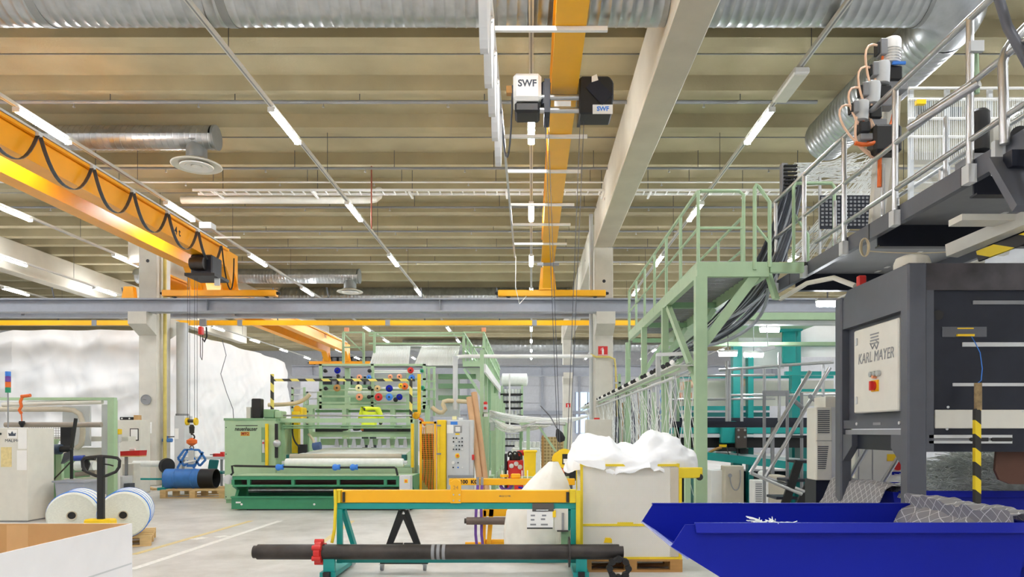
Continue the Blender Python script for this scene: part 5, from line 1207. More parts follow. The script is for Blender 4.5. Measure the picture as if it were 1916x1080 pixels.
# aisle things
y = 15.0
t = thing('red_lift_unit', 'red wheeled lifting unit with black hoses in the aisle', 'machine', (PX(963,y), y+0.3, 0))
MB().box(PX(949,y), PX(979,y), y, y+0.45, 0.18, PZ(862,y)).build('chassis', 'red', t, bev=0.02)
MB().box(PX(944,y), PX(948,y), y-0.05, y+0.4, 0.1, PZ(850,y)).build('side_arm', 'rubber', t)
bx(MB(), 953, 974, 850, 862, y+0.1, y+0.35).build('valve_block', 'black', t, bev=0.02)
MB().cyl(P(968,849,y), P(982,847,y), 0.06, 12).build('cylinder', 'red', t, smooth=True)
for px in (952, 961, 968): MB().tube(bez(P(px,855,y-0.05), P(px-5,842,y-0.1), P(px+10,842,y-0.1), P(px+8,860,y-0.05)), 0.02, 6).build('hose', 'black', t)
for px, py in ((957,872),(966,868),(973,874)): MB().lathe([(0.0,0),(0.05,0),(0.05,0.03),(0.02,0.04)], P(px,py,y-0.001), (0,-1,0), 12).build('dial', 'lightgrey', t)
for px in (950, 978): MB().cyl((PX(px,y)-0.03, y+0.1, 0.1), (PX(px,y)+0.03, y+0.1, 0.1), 0.1, 14).build('wheel', 'rubber', t, smooth=True)
y = 14.6
t = thing('wheelie_bin', 'tall bright yellow wheeled bin in the aisle', 'bin', (PX(993,y), y+0.3, 0))
MB().prism([(PX(983,y),0.06),(PX(1001,y),0.06),(PX(1003,y),PZ(846,y)),(PX(980,y),PZ(846,y))], y, y+0.3, 'y').build('bin_body', 'yellow', t, bev=0.01)
MB().box(PX(979,y), PX(1005,y), y-0.02, y+0.33, PZ(847,y), PZ(843,y)).build('lid', 'yellow', t, bev=0.012)
for px in (984, 1000): MB().cyl((PX(px,y)-0.02, y+0.25, 0.06), (PX(px,y)+0.02, y+0.25, 0.06), 0.06, 12).build('wheel', 'rubber', t)
y = 17.5
for k,(a,b_,c_,d_,l,mm) in enumerate(((963,1012,826,838,'row of white spools wrapped in film in the aisle','fibre'),(957,1011,838,890,'white wrapped pallet load behind the yellow bin','fibre'))):
    if k == 0:
        for q in range(6): tag(MB().lathe([(0.03,0),(0.055,0.005),(0.055,0.14),(0.03,0.15)], P(967+q*8,838,y+0.1)+Vector((0,0,0.003)), (0,0,1), 10).build('yarn_spool', mm, smooth=True), '%s white spool from left on the wrapped load behind the bin' % ORD[q], 'spool', 'white spools on the wrapped pallet load')
    else: 
        t = thing('wrapped_load', l, 'pallet load', (PX(984,y), y+0.3, 0))
        MB().box(PX(a,y), PX(b_,y), y, y+0.6, 0.14, PZ(c_,y)).build('load', mm, t, bev=0.03); MB().box(PX(a,y), PX(b_,y), y, y+0.6, 0, 0.14).build('pallet_base', 'wood', t)
t = thing('brown_crate', 'brown wire-mesh crate at the back of the aisle', 'crate', (PX(1035,24), 24, 0))
MB().box(PX(1013,24), PX(1058,24), 24, 24.6, 0.1, PZ(818,24)).build('crate_body', lines_mat('crate_mesh', (150,128,84), (196,176,126), 9, [(1,0,0),(0,0,1)], 0.15), t)
for px in (1014, 1056): MB().box(PX(px,24), PX(px,24)+0.06, 23.96, 24, 0, PZ(815,24)).build('crate_post', 'wood_dark', t)
t = thing('reel_stand', 'black and orange reel stand beside the hook block', 'stand', (PX(1050,12.4), 12.4, 0))
y = 12.4
MB().cyl(P(1046,880,y), P(1066,884,y+0.3), 0.2, 20).build('reel', 'rubber', t, smooth=True)
MB().prism([(PX(1020,y),PZ(897,y)),(PX(1055,y),PZ(897,y)),(PX(1055,y),PZ(872,y))], y-0.2, y-0.15, 'y').build('orange_plate', 'orange', t)
MB().box(PX(1030,y), PX(1070,y), y-0.2, y+0.3, 0, PZ(897,y)).build('base', 'km_grey', t)
bx(MB(), 1055, 1070, 862, 876, y+0.32, y+0.4).build('blue_plate', 'blue', t)
t = thing('cone_shade', 'dark cone-shaped sensor hanging over the aisle', 'sensor', P(1050, 825, 13))
MB().lathe([(0.02,0.2),(0.07,0.1),(0.08,0.0),(0.05,-0.05)], P(1050,822,13), (-0.4,0,1), 12).build('cone', 'rubber', t, smooth=True)
MB().tube([P(1048,812,13), P(1030,780,13.6), P(1012,760,14)], 0.012, 5).build('cable', 'cable', t)
# background clutter behind the creel: light green frame units and far column signs
for k, (px, w, py0, l) in enumerate(((545, 22, 725, 'pale green frame unit beside the tarpaulin'), (573, 20, 733, 'pale green frame unit left of the creel'))):
    y = 27.0
    t = thing('frame_unit', l, 'machine', (PX(px+w/2,y), y, 0))
    for a in (px, px+w): MB().box(PX(a,y), PX(a,y)+0.08, y, y+0.08, 0, PZ(py0,y)).build('post', 'sage', t)
    for py in range(py0, 800, 12): bx(MB(), px, px+w, py, py+3, y, y+0.1).build('rail', 'lightgrey', t)
t = thing('grey_door_panel', 'pale grey roller door panel behind the creel', 'door', (PX(580,40), 40, 0))
bx(MB(), 562, 596, 712, 800, 40, 40.2).build('panel', 'wall_panel', t); MB().box(PX(562,40), PX(596,40), 40, 40.2, 0, PZ(800,40)).build('lower_panel', 'wall_panel', t)
# ================================================================ right side: green walkway
ZW = 3.80; XW0, XW1, YW0, YW1 = 2.15, 3.08, 9.2, 15.7
t = thing('green_walkway', 'sage green steel walkway on posts right of the centre', 'walkway', (2.6, 12.4, 0))
for xx in (XW0, XW1-0.08): MB().box(xx, xx+0.08, YW0+0.08, YW1, ZW-0.19, ZW).build('stringer', 'sage', t)
MB().box(XW0, XW1, YW0, YW0+0.08, ZW-0.19, ZW).build('front_beam', 'sage', t)
MB().box(XW1+0.02, XW1+0.46, YW0+0.02, YW0+0.1, ZW-0.13, ZW).build('landing_beam', 'sage', t)
for px in (1310, 1250, 1211, 1181):
    y = XW0*F/(px-CX-8) if px < 1300 else YW0
    MB().box(XW0-0.02, XW0+(0.13 if px > 1300 else 0.08), y, y+0.12, 0, ZW-0.19).build('post', 'sage', t)
    if px < 1300: MB().box(XW0+0.13, XW1-0.08, y, y+0.1, ZW-0.19, ZW-0.1).build('cross_beam', 'sage_dark', t)
    if px < 1300: MB().bar((XW0+0.1, y+0.06, ZW-1.3), (XW1-0.1, y+0.06, ZW-0.2), 0.08, 0.08).build('brace', 'sage', t)
MB().bar((XW0+0.1, YW0+0.07, 2.75), (XW1-0.15, YW0+0.07, ZW-0.15), 0.12, 0.07, up=(0,1,0)).build('brace', 'sage', t)
MB().bar((XW0+0.05, YW0+0.15, 2.2), (XW0+0.05, YW0+2.2, ZW-0.2), 0.07, 0.10).build('brace', 'sage', t)
g0 = None
for k in range(26):
    y = YW0+0.12+k*0.245
    if g0 is None:
        mb = MB().box(XW0+0.08, XW1-0.08, y, y+0.03, ZW-0.05, ZW-0.01)
        mb.box(XW0+0.08, XW1-0.08, y+0.10, y+0.11, ZW-0.04, ZW-0.01); mb.box(XW0+0.08, XW1-0.08, y+0.17, y+0.18, ZW-0.04, ZW-0.01)
        for q in range(12): mb.box(XW0+0.1+q*0.065, XW0+0.106+q*0.065, y, y+0.225, ZW-0.035, ZW-0.012)
        g0 = mb.build('grating_panel', 'galv_cap', t); yg0 = y
    else: again(g0, (0, y-yg0, 0))
ZH = ZW+0.93
def rail(pts, r=0.022, m='sage', nm='hand_rail', par=None): return MB().tube(pts, r, 8).build(nm, m, par or t, smooth=True)
rail([(XW0+0.02, YW1, ZW-0.6), (XW0+0.02, YW1, ZH-0.05), (XW0+0.02, YW1-0.05, ZH), (XW0+0.02, YW0+0.1, ZH), (XW0+0.06, YW0+0.04, ZH), (XW0+0.55, YW0+0.04, ZH), (XW0+0.61, YW0+0.04, ZH-0.05), (XW0+0.61, YW0+0.04, ZW)], 0.024)
rail([(XW0+0.02, YW1, ZW+0.45), (XW0+0.02, YW0+0.04, ZW+0.45), (XW0+0.6, YW0+0.04, ZW+0.45)], 0.018)
for k in range(7):
    y = YW0+0.04+k*1.09; MB().cyl((XW0+0.02, y, ZW-0.1), (XW0+0.02, y, ZH), 0.024, 8).build('rail_post', 'sage', t, smooth=True)
rail([(XW1, YW0+1.2, ZW), (XW1, YW0+1.2, ZH-0.05), (XW1, YW0+1.25, ZH), (XW1, YW1, ZH)], 0.022)
rail([(XW1, YW0+1.2, ZW+0.45), (XW1, YW1, ZW+0.45)], 0.018)
for k in range(5): MB().cyl((XW1, YW0+1.2+k*1.3, ZW-0.05), (XW1, YW0+1.2+k*1.3, ZH), 0.022, 8).build('rail_post', 'sage', t, smooth=True)
rail([P(1412,505,YW0), P(1412,352,YW0), P(1415,346,YW0), P(1420,350,YW0), P(1440,378,YW0), P(1440,500,YW0)], 0.026)
rail([P(1412,420,YW0), P(1440,455,YW0)], 0.018)
rail([P(1485,500,9.6), P(1485,350,9.6), P(1490,343,9.6), P(1556,343,9.6), P(1561,350,9.6), P(1561,470,9.6)], 0.024)
rail([P(1485,400,9.6), P(1512,440,9.6), P(1512,500,9.6)], 0.02)
MB().bar((XW1+0.05, YW0+0.2, ZW-0.1), P(1452,560,9.3), 0.10, 0.05).build('stair_stringer', 'sage', t)
MB().box(XW1+0.05, XW1+0.5, YW0+0.05, YW0+0.1, ZW-0.03, ZW+0.01).build('hazard_edge', 'hazard', t)
# long green platform underside further right (behind the cables)
t = thing('rear_platform', 'pale green platform with perforated edge behind the cable bundle', 'platform', (6, 14, PZ(600,13.5)))
bx(MB(), 1400, 1590, 585, 598, 13.5, 13.7).build('edge_beam', 'sage', t)
bx(MB(), 1330, 1590, 600, 607, 13.6, 13.8).build('cable_channel', 'lightgrey', t)
MB().box(PX(1330,13.5), PX(1590,13.5), 13.7, 18, PZ(585,13.5), PZ(583,13.5)).build('deck', 'sage', t)
bx(MB(), 1250, 1590, 640, 646, 14.2, 14.4).build('lower_rail', 'sage', t)
for px in (1262, 1585): MB().box(PX(px,13.8), PX(px,13.8)+0.1, 13.8, 13.9, 0, PZ(600,13.8)).build('post', 'sage', t)
# ---------------------------------------------------------------- grey walkway with handrails
XG, ZGb = 3.64, 3.67; ZD_ = ZGb+0.17
t = thing('grey_walkway', 'dark grey steel walkway with silver handrails at upper right', 'walkway', (4.4, 8, ZGb))
MB().box(XG, XG+0.06, 3.2, 10.6, ZGb, ZD_).build('fascia', 'km_grey', t)
MB().box(XG+0.06, 5.3, 3.2, 10.6, ZD_-0.03, ZD_-0.005).build('deck', 'grey', t)
MB().box(5.3, 5.36, 3.2, 10.6, ZGb, ZD_).build('fascia', 'km_grey', t)
for y in (9.9, 7.55, 5.9, 4.3): 
    MB().box(XG+0.06, 5.3, y, y+0.1, ZGb-0.10, ZGb-0.085).build('joist_flange', 'km_dark', t)
    MB().box(XG+0.06, 5.3, y+0.04, y+0.06, ZGb-0.085, ZD_-0.031).build('joist_web', 'km_dark', t)
    MB().box(XG-0.004, XG-0.001, y+0.1, y+0.12, ZGb+0.002, ZD_-0.002).build('fascia_joint', 'black', t)
for k in range(26): MB().box(4.75, 4.80, 3.5+k*0.26, 3.6+k*0.26, ZD_-0.036, ZD_-0.0301).build('grating_slot', 'white', t)
ZHr = EYE+XG/1.07
for x, ys, nm in ((XG-0.03, (10.5, 9.4, 8.2, 7.05, 5.85, 4.6), 'a'), (5.3, (10.3, 9.2, 8.0, 6.9, 5.7), 'b')):
    for y in ys:
        MB().cyl((x, y, ZGb-0.02 if nm == 'a' else ZD_), (x, y, ZHr), 0.030, 10).build('rail_post', 'steel', t, smooth=True)
        MB().box(x-0.04, x+0.028, y-0.05, y+0.05, ZGb-0.03, ZGb+0.12).build('post_bracket', 'lightgrey', t) if nm == 'a' else None
    MB().tube([(x, 10.6, ZHr-0.02), (x, 10.5, ZHr), (x, 3.4, ZHr)], 0.030, 10).build('hand_rail', 'steel', t, smooth=True)
    MB().tube([(x, 10.5, ZD_+0.62), (x, 3.4, ZD_+0.62)], 0.026, 10).build('mid_rail', 'steel', t, smooth=True)
    MB().tube([(x, 9.0, ZD_+0.16), (x, 3.4, ZD_+0.16)], 0.024, 10).build('low_rail', 'steel', t, smooth=True)
for y in (6.45, 7.6, 8.8): MB().cyl((XG+0.12, y, ZD_), (XG+0.12, y, ZD_+0.62), 0.022, 8).build('rail_post', 'steel', t, smooth=True)
MB().tube([P(1822,155,5.8), P(1778,183,6.0), P(1720,222,6.5)], 0.032, 10).build('loose_tube', 'steel', t, smooth=True)
MB().cyl(P(1832,155,5.75), P(1700,240,6.3), 0.034, 10).build('mid_rail', 'steel', t, smooth=True)
bx(MB(), 1817, 1842, 75, 95, 5.8, 5.84).build('rail_bracket', 'lightgrey', t)
MB().cyl(P(1825,95,5.9), P(1827,175,5.9), 0.025, 8).build('rail_post', 'sage', t)
MB().tube([P(1867,-10,5.3), P(1885,50,5.3), P(1916,105,5.2), P(1935,140,5.2)], 0.035, 10).build('dark_rail', 'km_grey', t, smooth=True)
MB().tube([P(1880,270,5.4), P(1876,120,5.4), P(1882,95,5.4), P(1896,75,5.4), P(1930,40,5.4)], 0.035, 10).build('end_post', 'steel', t, smooth=True)
MB().bar(P(1872,300,5.3), P(1925,390,5.0), 0.20, 0.06, up=(0,1,0)).build('stair_stringer', 'km_grey', t)
MB().bar(P(1885,300,5.2), P(1950,300,5.2), 0.10, 0.12).build('stair_tread', 'km_dark', t)
bx(MB(), 1862, 1885, 262, 325, 5.45, 5.5).build('bracket_plate', 'lightgrey', t)
bx(MB(), 1800, 1960, 400, 412, 6.2, 6.4).build('outrigger', 'offwhite', t)
MB().bar(P(1780,470,6.9), P(1960,395,6.0), 0.14, 0.12).build('edge_channel', 'offwhite', t)
MB().bar(P(1830,480,6.6), P(1960,430,6.1), 0.03, 0.10).build('hazard_strip', 'hazard_near', t)
MB().tube([P(1600,535,8.0), P(1560,520,8.3), P(1510,530,9.0), P(1460,560,9.6)], 0.03, 8).build('cable_tube', 'offwhite', t, smooth=True)
o = thing('rope_coil', 'coiled pale rope hanging from the grey walkway edge', 'rope', P(1618, 480, 7.7))
for k in range(4): MB().tube([P(1618+(6+k)*math.cos(a), 463+17*math.sin(a), 7.62-0.01*k) for a in [2*PI*i/14 for i in range(14)]], 0.008, 5, closed=True).build('loop', 'hose_tan', o)
MB().tube(sag(P(1625,470,7.6), P(1800,470,7.0), 0.02), 0.005, 5).build('tail', 'hose_tan', o)
# motors with hoses on the walkway
ym = 7.7; mat('hose_pale', (246,206,176), 0.5)
t = thing('servo_tower', 'stepped tower of servo motors with orange hoses on the walkway', 'motor', P(1665, 400, ym)+Vector((0,0,-0.1)))
MB().prism([(PX(1640,ym),ZD_),(PX(1662,ym),ZD_),(PX(1690,ym),PZ(190,ym)),(PX(1700,ym),PZ(160,ym)),(PX(1672,ym),PZ(150,ym)),(PX(1648,ym),PZ(300,ym))], ym+0.1, ym+0.2, 'y').build('mast_plate', 'offwhite', t)
MB().prism([(PX(1680,ym),ZD_),(PX(1705,ym),ZD_),(PX(1712,ym),PZ(160,ym)),(PX(1695,ym),PZ(140,ym))], ym+0.3, ym+0.42, 'y').build('mast_plate', 'roller_beige', t)
st = [(1668,100,1.0),(1650,140,0.85),(1632,178,0.85),(1612,210,0.75)]
for k, (px, py, s) in enumerate(st):
    c_ = P(px, py, ym-0.05*k)
    MB().lathe([(0.03,-0.14*s),(0.095*s,-0.12*s),(0.095*s,0.12*s),(0.085*s,0.15*s),(0.03,0.165*s)], c_, (0.05,0,1), 18).build('motor', 'lightgrey' if k else 'white', t, smooth=True)
    for q in range(5): MB().lathe([(0.09*s,0),(0.10*s,0.002),(0.10*s,0.008),(0.09*s,0.01)], c_+Vector((0,0,(-0.10+0.03*q)*s)), (0.05,0,1), 16).build('cooling_fin', 'steel', t) if k == 0 else None
    MB().cb(c_+Vector((-0.115*s,-0.02,0.04*s)), 0.075*s, 0.12, 0.17*s).build('terminal_box', 'grey', t, bev=0.008)
    MB().cb(c_+Vector((-0.165*s,-0.02,0.03*s)), 0.03*s, 0.09, 0.12*s).build('plug', 'black', t)
    MB().cb(c_+Vector((0.01,0.0,-0.24*s)), 0.16*s, 0.14, 0.16*s).build('gear_block', 'black', t, bev=0.015)
    MB().cb(c_+Vector((0.05,0.04,-0.36*s)), 0.22*s, 0.16, 0.10*s).build('mount', 'grey', t, bev=0.01)
    a = c_+Vector((-0.17*s,-0.05,0.06*s)); e_ = P(1660-8*k, 255+12*k, ym-0.1)
    MB().tube(bez(a, a+Vector((-0.25,-0.05,0.05)), a+Vector((-0.2,-0.1,-0.35)), e_), 0.012, 7).build('hose', 'hose_pale', t, smooth=True)
    MB().tube(bez(a+Vector((0.05,0,-0.12)), a+Vector((0.0,-0.05,-0.4)), e_+Vector((-0.25,-0.05,0.1)), e_+Vector((0.02,0,-0.05))), 0.013, 7).build('hose', 'hose_pale' if k % 2 else 'orange', t, smooth=True)
MB().cb(c_+Vector((0.25,0.02,-0.3)), 0.3, 0.2, 0.3).build('valve_block', 'black', t, bev=0.03)
MB().tube(bez(P(1672,215,ym-0.12), P(1668,250,ym-0.2), P(1640,280,ym-0.2), P(1600,268,ym-0.2)), 0.022, 8).build('hose', 'orange', t, smooth=True)
MB().tube([P(1650,250,ym-0.1), P(1646,300,ym-0.1), P(1645,350,ym-0.1)], 0.022, 8).build('hose', 'orange', t, smooth=True)
MB().cb(P(1682,118,ym-0.1), 0.14, 0.02, 0.03).build('blue_tape', 'tape_blue', t)
t = thing('drive_motor', 'black upright drive motor beside a white gearbox on the walkway', 'motor', P(1832, 300, 7.0))
MB().lathe([(0.05,-0.22),(0.09,-0.2),(0.09,0.06),(0.095,0.07),(0.095,0.17),(0.07,0.2)], P(1832,245,7.0), (0,0,1), 18).build('motor_body', 'black', t, smooth=True)
MB().prism([(PX(1855,7),PZ(285,7)),(PX(1880,7),PZ(292,7)),(PX(1893,7),PZ(270,7)),(PX(1893,7),PZ(235,7)),(PX(1875,7),PZ(215,7)),(PX(1855,7),PZ(225,7))], 7.0, 7.25, 'y').build('gearbox', 'offwhite', t, bev=0.02)
MB().lathe([(0.02,0),(0.08,0.0),(0.08,0.06),(0.02,0.06)], P(1905,255,6.95), (-0.4,-1,0), 16).build('hand_wheel', 'rubber', t, smooth=True)
MB().box(PX(1815,7), PX(1895,7), 6.95, 7.25, ZD_, PZ(290,7)).build('pedestal', 'grey', t)
# thread screen
yt_ = 9.4
t = thing('thread_screen', 'clear thread screen with horizontal white bars at right', 'screen', P(1800, 340, yt_)-Vector((0,0,0.6)))
MB().box(PX(1700,yt_), PX(1960,yt_), yt_+0.02, yt_+0.03, ZD_, PZ(180,yt_)).build('clear_panel', mat('clear', (226,232,236), 0.2, alpha=0.18), t)
for py in (165, 186, 222, 256): MB().cyl(P(1700,py,yt_), P(1960,py,yt_), 0.02, 8).build('bar', 'white', t, smooth=True)
for px in (1702, 1770, 1850): bx(MB(), px, px+8, 165, 400, yt_+0.05, yt_+0.1).build('upright', 'lightgrey', t)
bx(MB(), 1712, 1745, 186, 225, yt_+0.12, yt_+0.14).build('dark_window', mat('slate', (60,80,84), 0.3), t)
bx(MB(), 1775, 1800, 200, 225, yt_+0.12, yt_+0.14).build('dark_window', 'slate', t)
bx(MB(), 1716, 1733, 186, 194, yt_-0.1, yt_-0.04).build('yellow_clip', 'yellow', t)
mb = MB()
for k in range(64): x = PX(1704+k*3.9+random.uniform(-1,1), yt_); mb.box(x, x+0.004, yt_-0.02, yt_-0.016, PZ(300,yt_), PZ(186,yt_))
th = mb.build('threads', 'yarn', t); th['kind'] = 'stuff'
for px in (1706, 1790, 1880): MB().box(PX(px,yt_), PX(px,yt_)+0.06, yt_+0.1, yt_+0.16, 0, ZD_).build('support_leg', 'grey', t)
MB().cyl(P(1600,90,9.9), P(1600,90,9.9)+Vector((0,0,0.001)), 0.001, 3) if False else None
# perforated screens and yarn fan by the cable drop
yv = 10.4
t = thing('perforated_screen', 'black perforated screen panel left of the servo tower', 'screen', P(1590, 420, yv))
mb = MB()
for r in range(8):
    for c_ in range(14): mb.box(PX(1537+c_*7.6,yv), PX(1537+c_*7.6,yv)+0.034, yv, yv+0.01, PZ(372+r*7.2,yv), PZ(372+r*7.2,yv)+0.03)
MB().box(PX(1535,yv), PX(1643,yv), yv+0.012, yv+0.02, PZ(428,yv), PZ(365,yv)).build('panel', 'km_dark', t)
hh = mb.build('perforations', 'grey', t); hh['kind'] = 'stuff'
for px in (1535, 1643): bx(MB(), px-2, px+2, 330, 480, yv+0.03, yv+0.07).build('frame_post', 'lightgrey', t)
MB().box(PX(1530,yv), PX(1650,yv), yv+0.02, yv+0.1, ZD_-0.1, ZD_).build('foot', 'km_grey', t)
t = thing('creel_upright', 'grey upright where white yarns and grey tubes gather', 'post', P(1468, 490, 10.6))
MB().box(PX(1463,10.6), PX(1474,10.6), 10.6, 10.7, PZ(500,10.6), PZ(305,10.6)).build('upright', 'grey', t)
for k in range(7): bx(MB(), 1468, 1492, 308+k*7, 311+k*7, 10.55, 10.6).build('guide_tooth', 'rubber', t)
mb = MB()
for k in range(60):
    r_ = random.random(); p = P(1490+random.uniform(-8,8), 305+45*r_, 10.7); q = P(1600+random.uniform(-10,40), 285+55*random.random(), 11.5+random.random()*2)
    mb.tube(sag(p, q, 0.05*random.random(), 4), 0.005, 4)
for k in range(45):
    p = P(1640+random.uniform(-6,30), 300+random.uniform(-30,40), 11.2); q = P(1495+random.uniform(-20,60), 480+random.uniform(-20,20), 10.9)
    mb.tube([p, q], 0.005, 4)
tag(mb.build('yarn_fan', 'yarn'), 'fan of fine white yarns running to the grey upright', 'yarn', kind='stuff')
# bundle of grey yarn tubes
mb = MB(); mb2 = MB()
for k in range(52):
    u = random.random(); v = random.random()
    p0 = P(1478+34*(u-0.2), 330+20*v, 10.6+0.2*v); p1 = P(1452+40*(u-0.4), 470, 10.4+0.2*v); p2 = P(1400+50*(u-0.2)+20*v, 590+30*(v-0.5), 10.2+0.3*v); p3 = P(1225+90*u, 690-52*u+18*(v-0.5), 12.6-2.6*u+0.2*v)
    (mb if k % 3 else mb2).tube(bez(p0, p1, p2, p3, 14), 0.014, 5)
tag(mb.build('tube_bundle', 'cable', smooth=True), 'thick bundle of dark grey yarn tubes sweeping down under the walkway', 'tubes', kind='stuff')
tag(mb2.build('tube_bundle', 'cable_light', smooth=True), 'lighter grey yarn tubes among the dark bundle under the walkway', 'tubes', kind='stuff')
t = thing('loose_tube', 'single thick grey tube looping below the tube bundle', 'tube', P(1440, 600, 9.9))
MB().tube(bez(P(1437,540,9.9), P(1437,590,9.9), P(1400,640,9.9), P(1300,650,10.1), 14), 0.024, 8).build('run', 'cable_light', t, smooth=True)
MB().tube(bez(P(1300,640,9.9), P(1350,590,9.9), P(1380,600,9.9), P(1430,550,9.9), 14), 0.02, 8).build('run', 'cable_light', t, smooth=True)
# ---------------------------------------------------------------- yarn guide rail
XY, ZY = 2.25, 2.45
t = thing('yarn_guide_rail', 'long pale rail with black and white yarn eyelets below the walkway', 'guide rail', (XY, 19, ZY))
for dx, dz_ in ((0,0),(0.14,-0.05),(-0.08,-0.12)): MB().cyl((XY+dx-0.25, 9.6, ZY+dz_), (XY+dx-0.25, 28, ZY+dz_), 0.018, 8).build('rail', 'lightgrey' if dx else 'sage', t, smooth=True)
MB().box(XY-0.32, XY+0.0, 9.6, 28, ZY+0.045, ZY+0.055).build('tray', 'white', t)
for k in range(46):
    y = 9.8+k*0.33+(k//9)*0.25
    MB().lathe([(0.018,0),(0.035,0.0),(0.035,0.03),(0.018,0.03)], (XY-0.30, y, ZY+0.10), (-0.5,-0.6,0.2), 10).build('eyelet', 'rubber' if k % 3 else 'white', t)
    MB().cyl((XY-0.28, y, ZY+0.055), (XY-0.28, y+0.05, ZY+0.13), 0.012, 6).build('eyelet_stem', 'white', t)
for y in (10.2, 13.0, 17.0, 22.0, 27.0): MB().box(XY-0.04, XY+0.04, y, y+0.08, 0.0, ZY-0.13).build('support', 'sage', t)
bx(MB(), 1228, 1236, 662, 705, 10.6, 10.66).build('bracket', 'lightgrey', t)
MB().bar(P(1230,664,10.6), P(1325,660,9.9), 0.05).build('bracket', 'lightgrey', t)
mb = MB()
for k in range(190):
    y = 10.0+17.5*random.random(); mb.tube([(XY-0.25+random.uniform(-0.1,0.4), y, ZY-0.05), (XY-0.2+random.uniform(-0.1,0.5), y+random.uniform(-0.1,0.1), 0.6+random.random())], 0.0045, 4)
tag(mb.build('hanging_yarns', 'yarn'), 'curtain of thin yarns hanging below the eyelet rail', 'yarn', kind='stuff')
mb = MB()
for k in range(24):
    dx = -0.3+0.02*k; mb.tube([(XY+dx, 9.7, ZY+0.07+0.01*(k%4)), (XY+dx, 18, ZY+0.07), (XY+dx-0.1, 27.5, ZY+0.06)], 0.005, 4)
tag(mb.build('rail_yarns', 'yarn'), 'parallel white yarns running along the eyelet rail', 'yarn', kind='stuff')
# creel of hanging coloured cords behind the rail
t = thing('cord_rack', 'green rack with coloured cords hanging behind the bag of plastic', 'rack', (3.2, 16.5, 0))
for px in (1157, 1175, 1205, 1258): MB().box(PX(px,17), PX(px,17)+0.06, 17, 17.06, 0, PZ(700,17)).build('post', 'sage', t)
for py in (715, 780, 830): bx(MB(), 1150, 1262, py, py+3, 17, 17.05).build('cross_rail', 'lightgrey', t)
cols = ['rubber','print','lightgrey','wood_dark','sage_dark','cable','tape_blue']
for k in range(26): MB().tube([P(1152+4.2*k,730+8*(k%5),16.9), P(1153+4.2*k,780,16.88), P(1151+4.2*k+2*(k%3),850+6*(k%4),16.9)], 0.014, 5).build('cord', cols[k%7], t)
t = thing('grey_plinth_box', 'pale grey box with red items on top left of cord rack', 'box', (PX(1118,15.2), 15.4, 0))
MB().box(PX(1098,15.2), PX(1145,15.2), 15.2, 15.8, 0, PZ(785,15.2)).build('body', 'concrete', t, bev=0.01)
bx(MB(), 1112, 1122, 782, 785, 15.3, 15.4).build('red_clip', 'red', t)
# ---------------------------------------------------------------- teal machine
yT = 15.2
t = thing('teal_machine', 'long teal textile machine with posts and grey guard rails', 'machine', (PX(1400,yT), yT+1, 0))
bx(MB(), 1252, 1560, 794, 812, yT, yT+0.5).build('main_beam', 'teal', t, bev=0.02)
bx(MB(), 1252, 1560, 782, 793, yT+0.05, yT+0.5).build('dark_beam', 'km_dark', t)
bx(MB(), 1262, 1560, 813, 818, yT-0.08, yT+0.05).build('scale_strip', 'lightgrey', t)
bx(MB(), 1252, 1560, 819, 838, yT+0.1, yT+0.5).build('needle_bed', 'black', t)
MB().bar(P(1310,852,yT-0.3), P(1560,880,yT-0.6), 0.25, 0.16).build('take_off_beam', 'teal', t)
MB().bar(P(1315,846,yT-0.1), P(1560,866,yT-0.4), 0.18, 0.06).build('take_off_roller', 'lightgrey', t)
for px, py in ((1372,640),(1482,612),(1400,660)): MB().box(PX(px,yT+0.7), PX(px,yT+0.7)+(0.12 if px==1400 else 0.2), yT+0.7, yT+0.9, 0, PZ(py,yT+0.7)).build('post', 'teal', t)
MB().box(PX(1300,yT), PX(1322,yT), yT, yT+0.4, 0, PZ(838,yT)).build('leg', 'teal_dark', t)
MB().box(PX(1500,yT), PX(1530,yT), yT, yT+0.4, 0, PZ(838,yT)).build('leg', 'teal_dark', t)
bx(MB(), 1370, 1600, 640, 648, yT+0.9, yT+1.0).build('top_beam', 'teal', t)
bx(MB(), 1465, 1490, 618, 680, yT+0.6, yT+0.69).build('head_box', 'teal', t, bev=0.02)
MB().cyl(P(1455,615,yT+0.5), P(1500,612,yT+0.5), 0.09, 12).build('roller', 'teal', t, smooth=True)
bx(MB(), 1350, 1390, 790, 830, yT-0.2, yT-0.01).build('drive_head', 'teal', t, bev=0.02)
bx(MB(), 1378, 1398, 800, 840, yT-0.35, yT-0.21).build('dark_drive', mat('brown_dark', (72,62,56), 0.5), t, bev=0.02)
for px, py in ((1382,805),(1394,805),(1382,818),(1394,818)): MB().cyl(P(px,py,yT-0.37), P(px,py,yT-0.35), 0.025, 8).build('bolt', 'steel', t)
bx(MB(), 1345, 1378, 838, 845, yT-0.3, yT).build('clamp_foot', 'rubber', t); bx(MB(), 1346, 1360, 832, 837, yT-0.22, yT-0.2).build('yellow_mark', 'yellow', t)
bx(MB(), 1385, 1400, 840, 850, yT-0.3, yT).build('clamp_foot', 'rubber', t)
for px in (1268, 1373): MB().tube(arc(P(px,793,yT-0.1), 0.10, 0, 2*PI, 14, (1,0,0), (0,0.3,0.5)), 0.012, 6).build('wire_basket', 'teal_dark', t)
MB().tube(bez(P(1360,835,yT-0.3), P(1362,865,yT-0.4), P(1385,865,yT-0.4), P(1380,840,yT-0.3)), 0.012, 6).build('cable', 'black', t)
MB().tube(bez(P(1300,870,yT-0.2), P(1320,855,yT-0.3), P(1330,840,yT-0.3), P(1350,838,yT-0.3)), 0.03, 6).build('hose', 'wood_dark', t)
for py, mm in ((760,'teal'),(772,'teal_dark')): bx(MB(), 1262, 1440, py, py+8, yT+0.9, yT+1.0).build('rear_beam', mm, t)
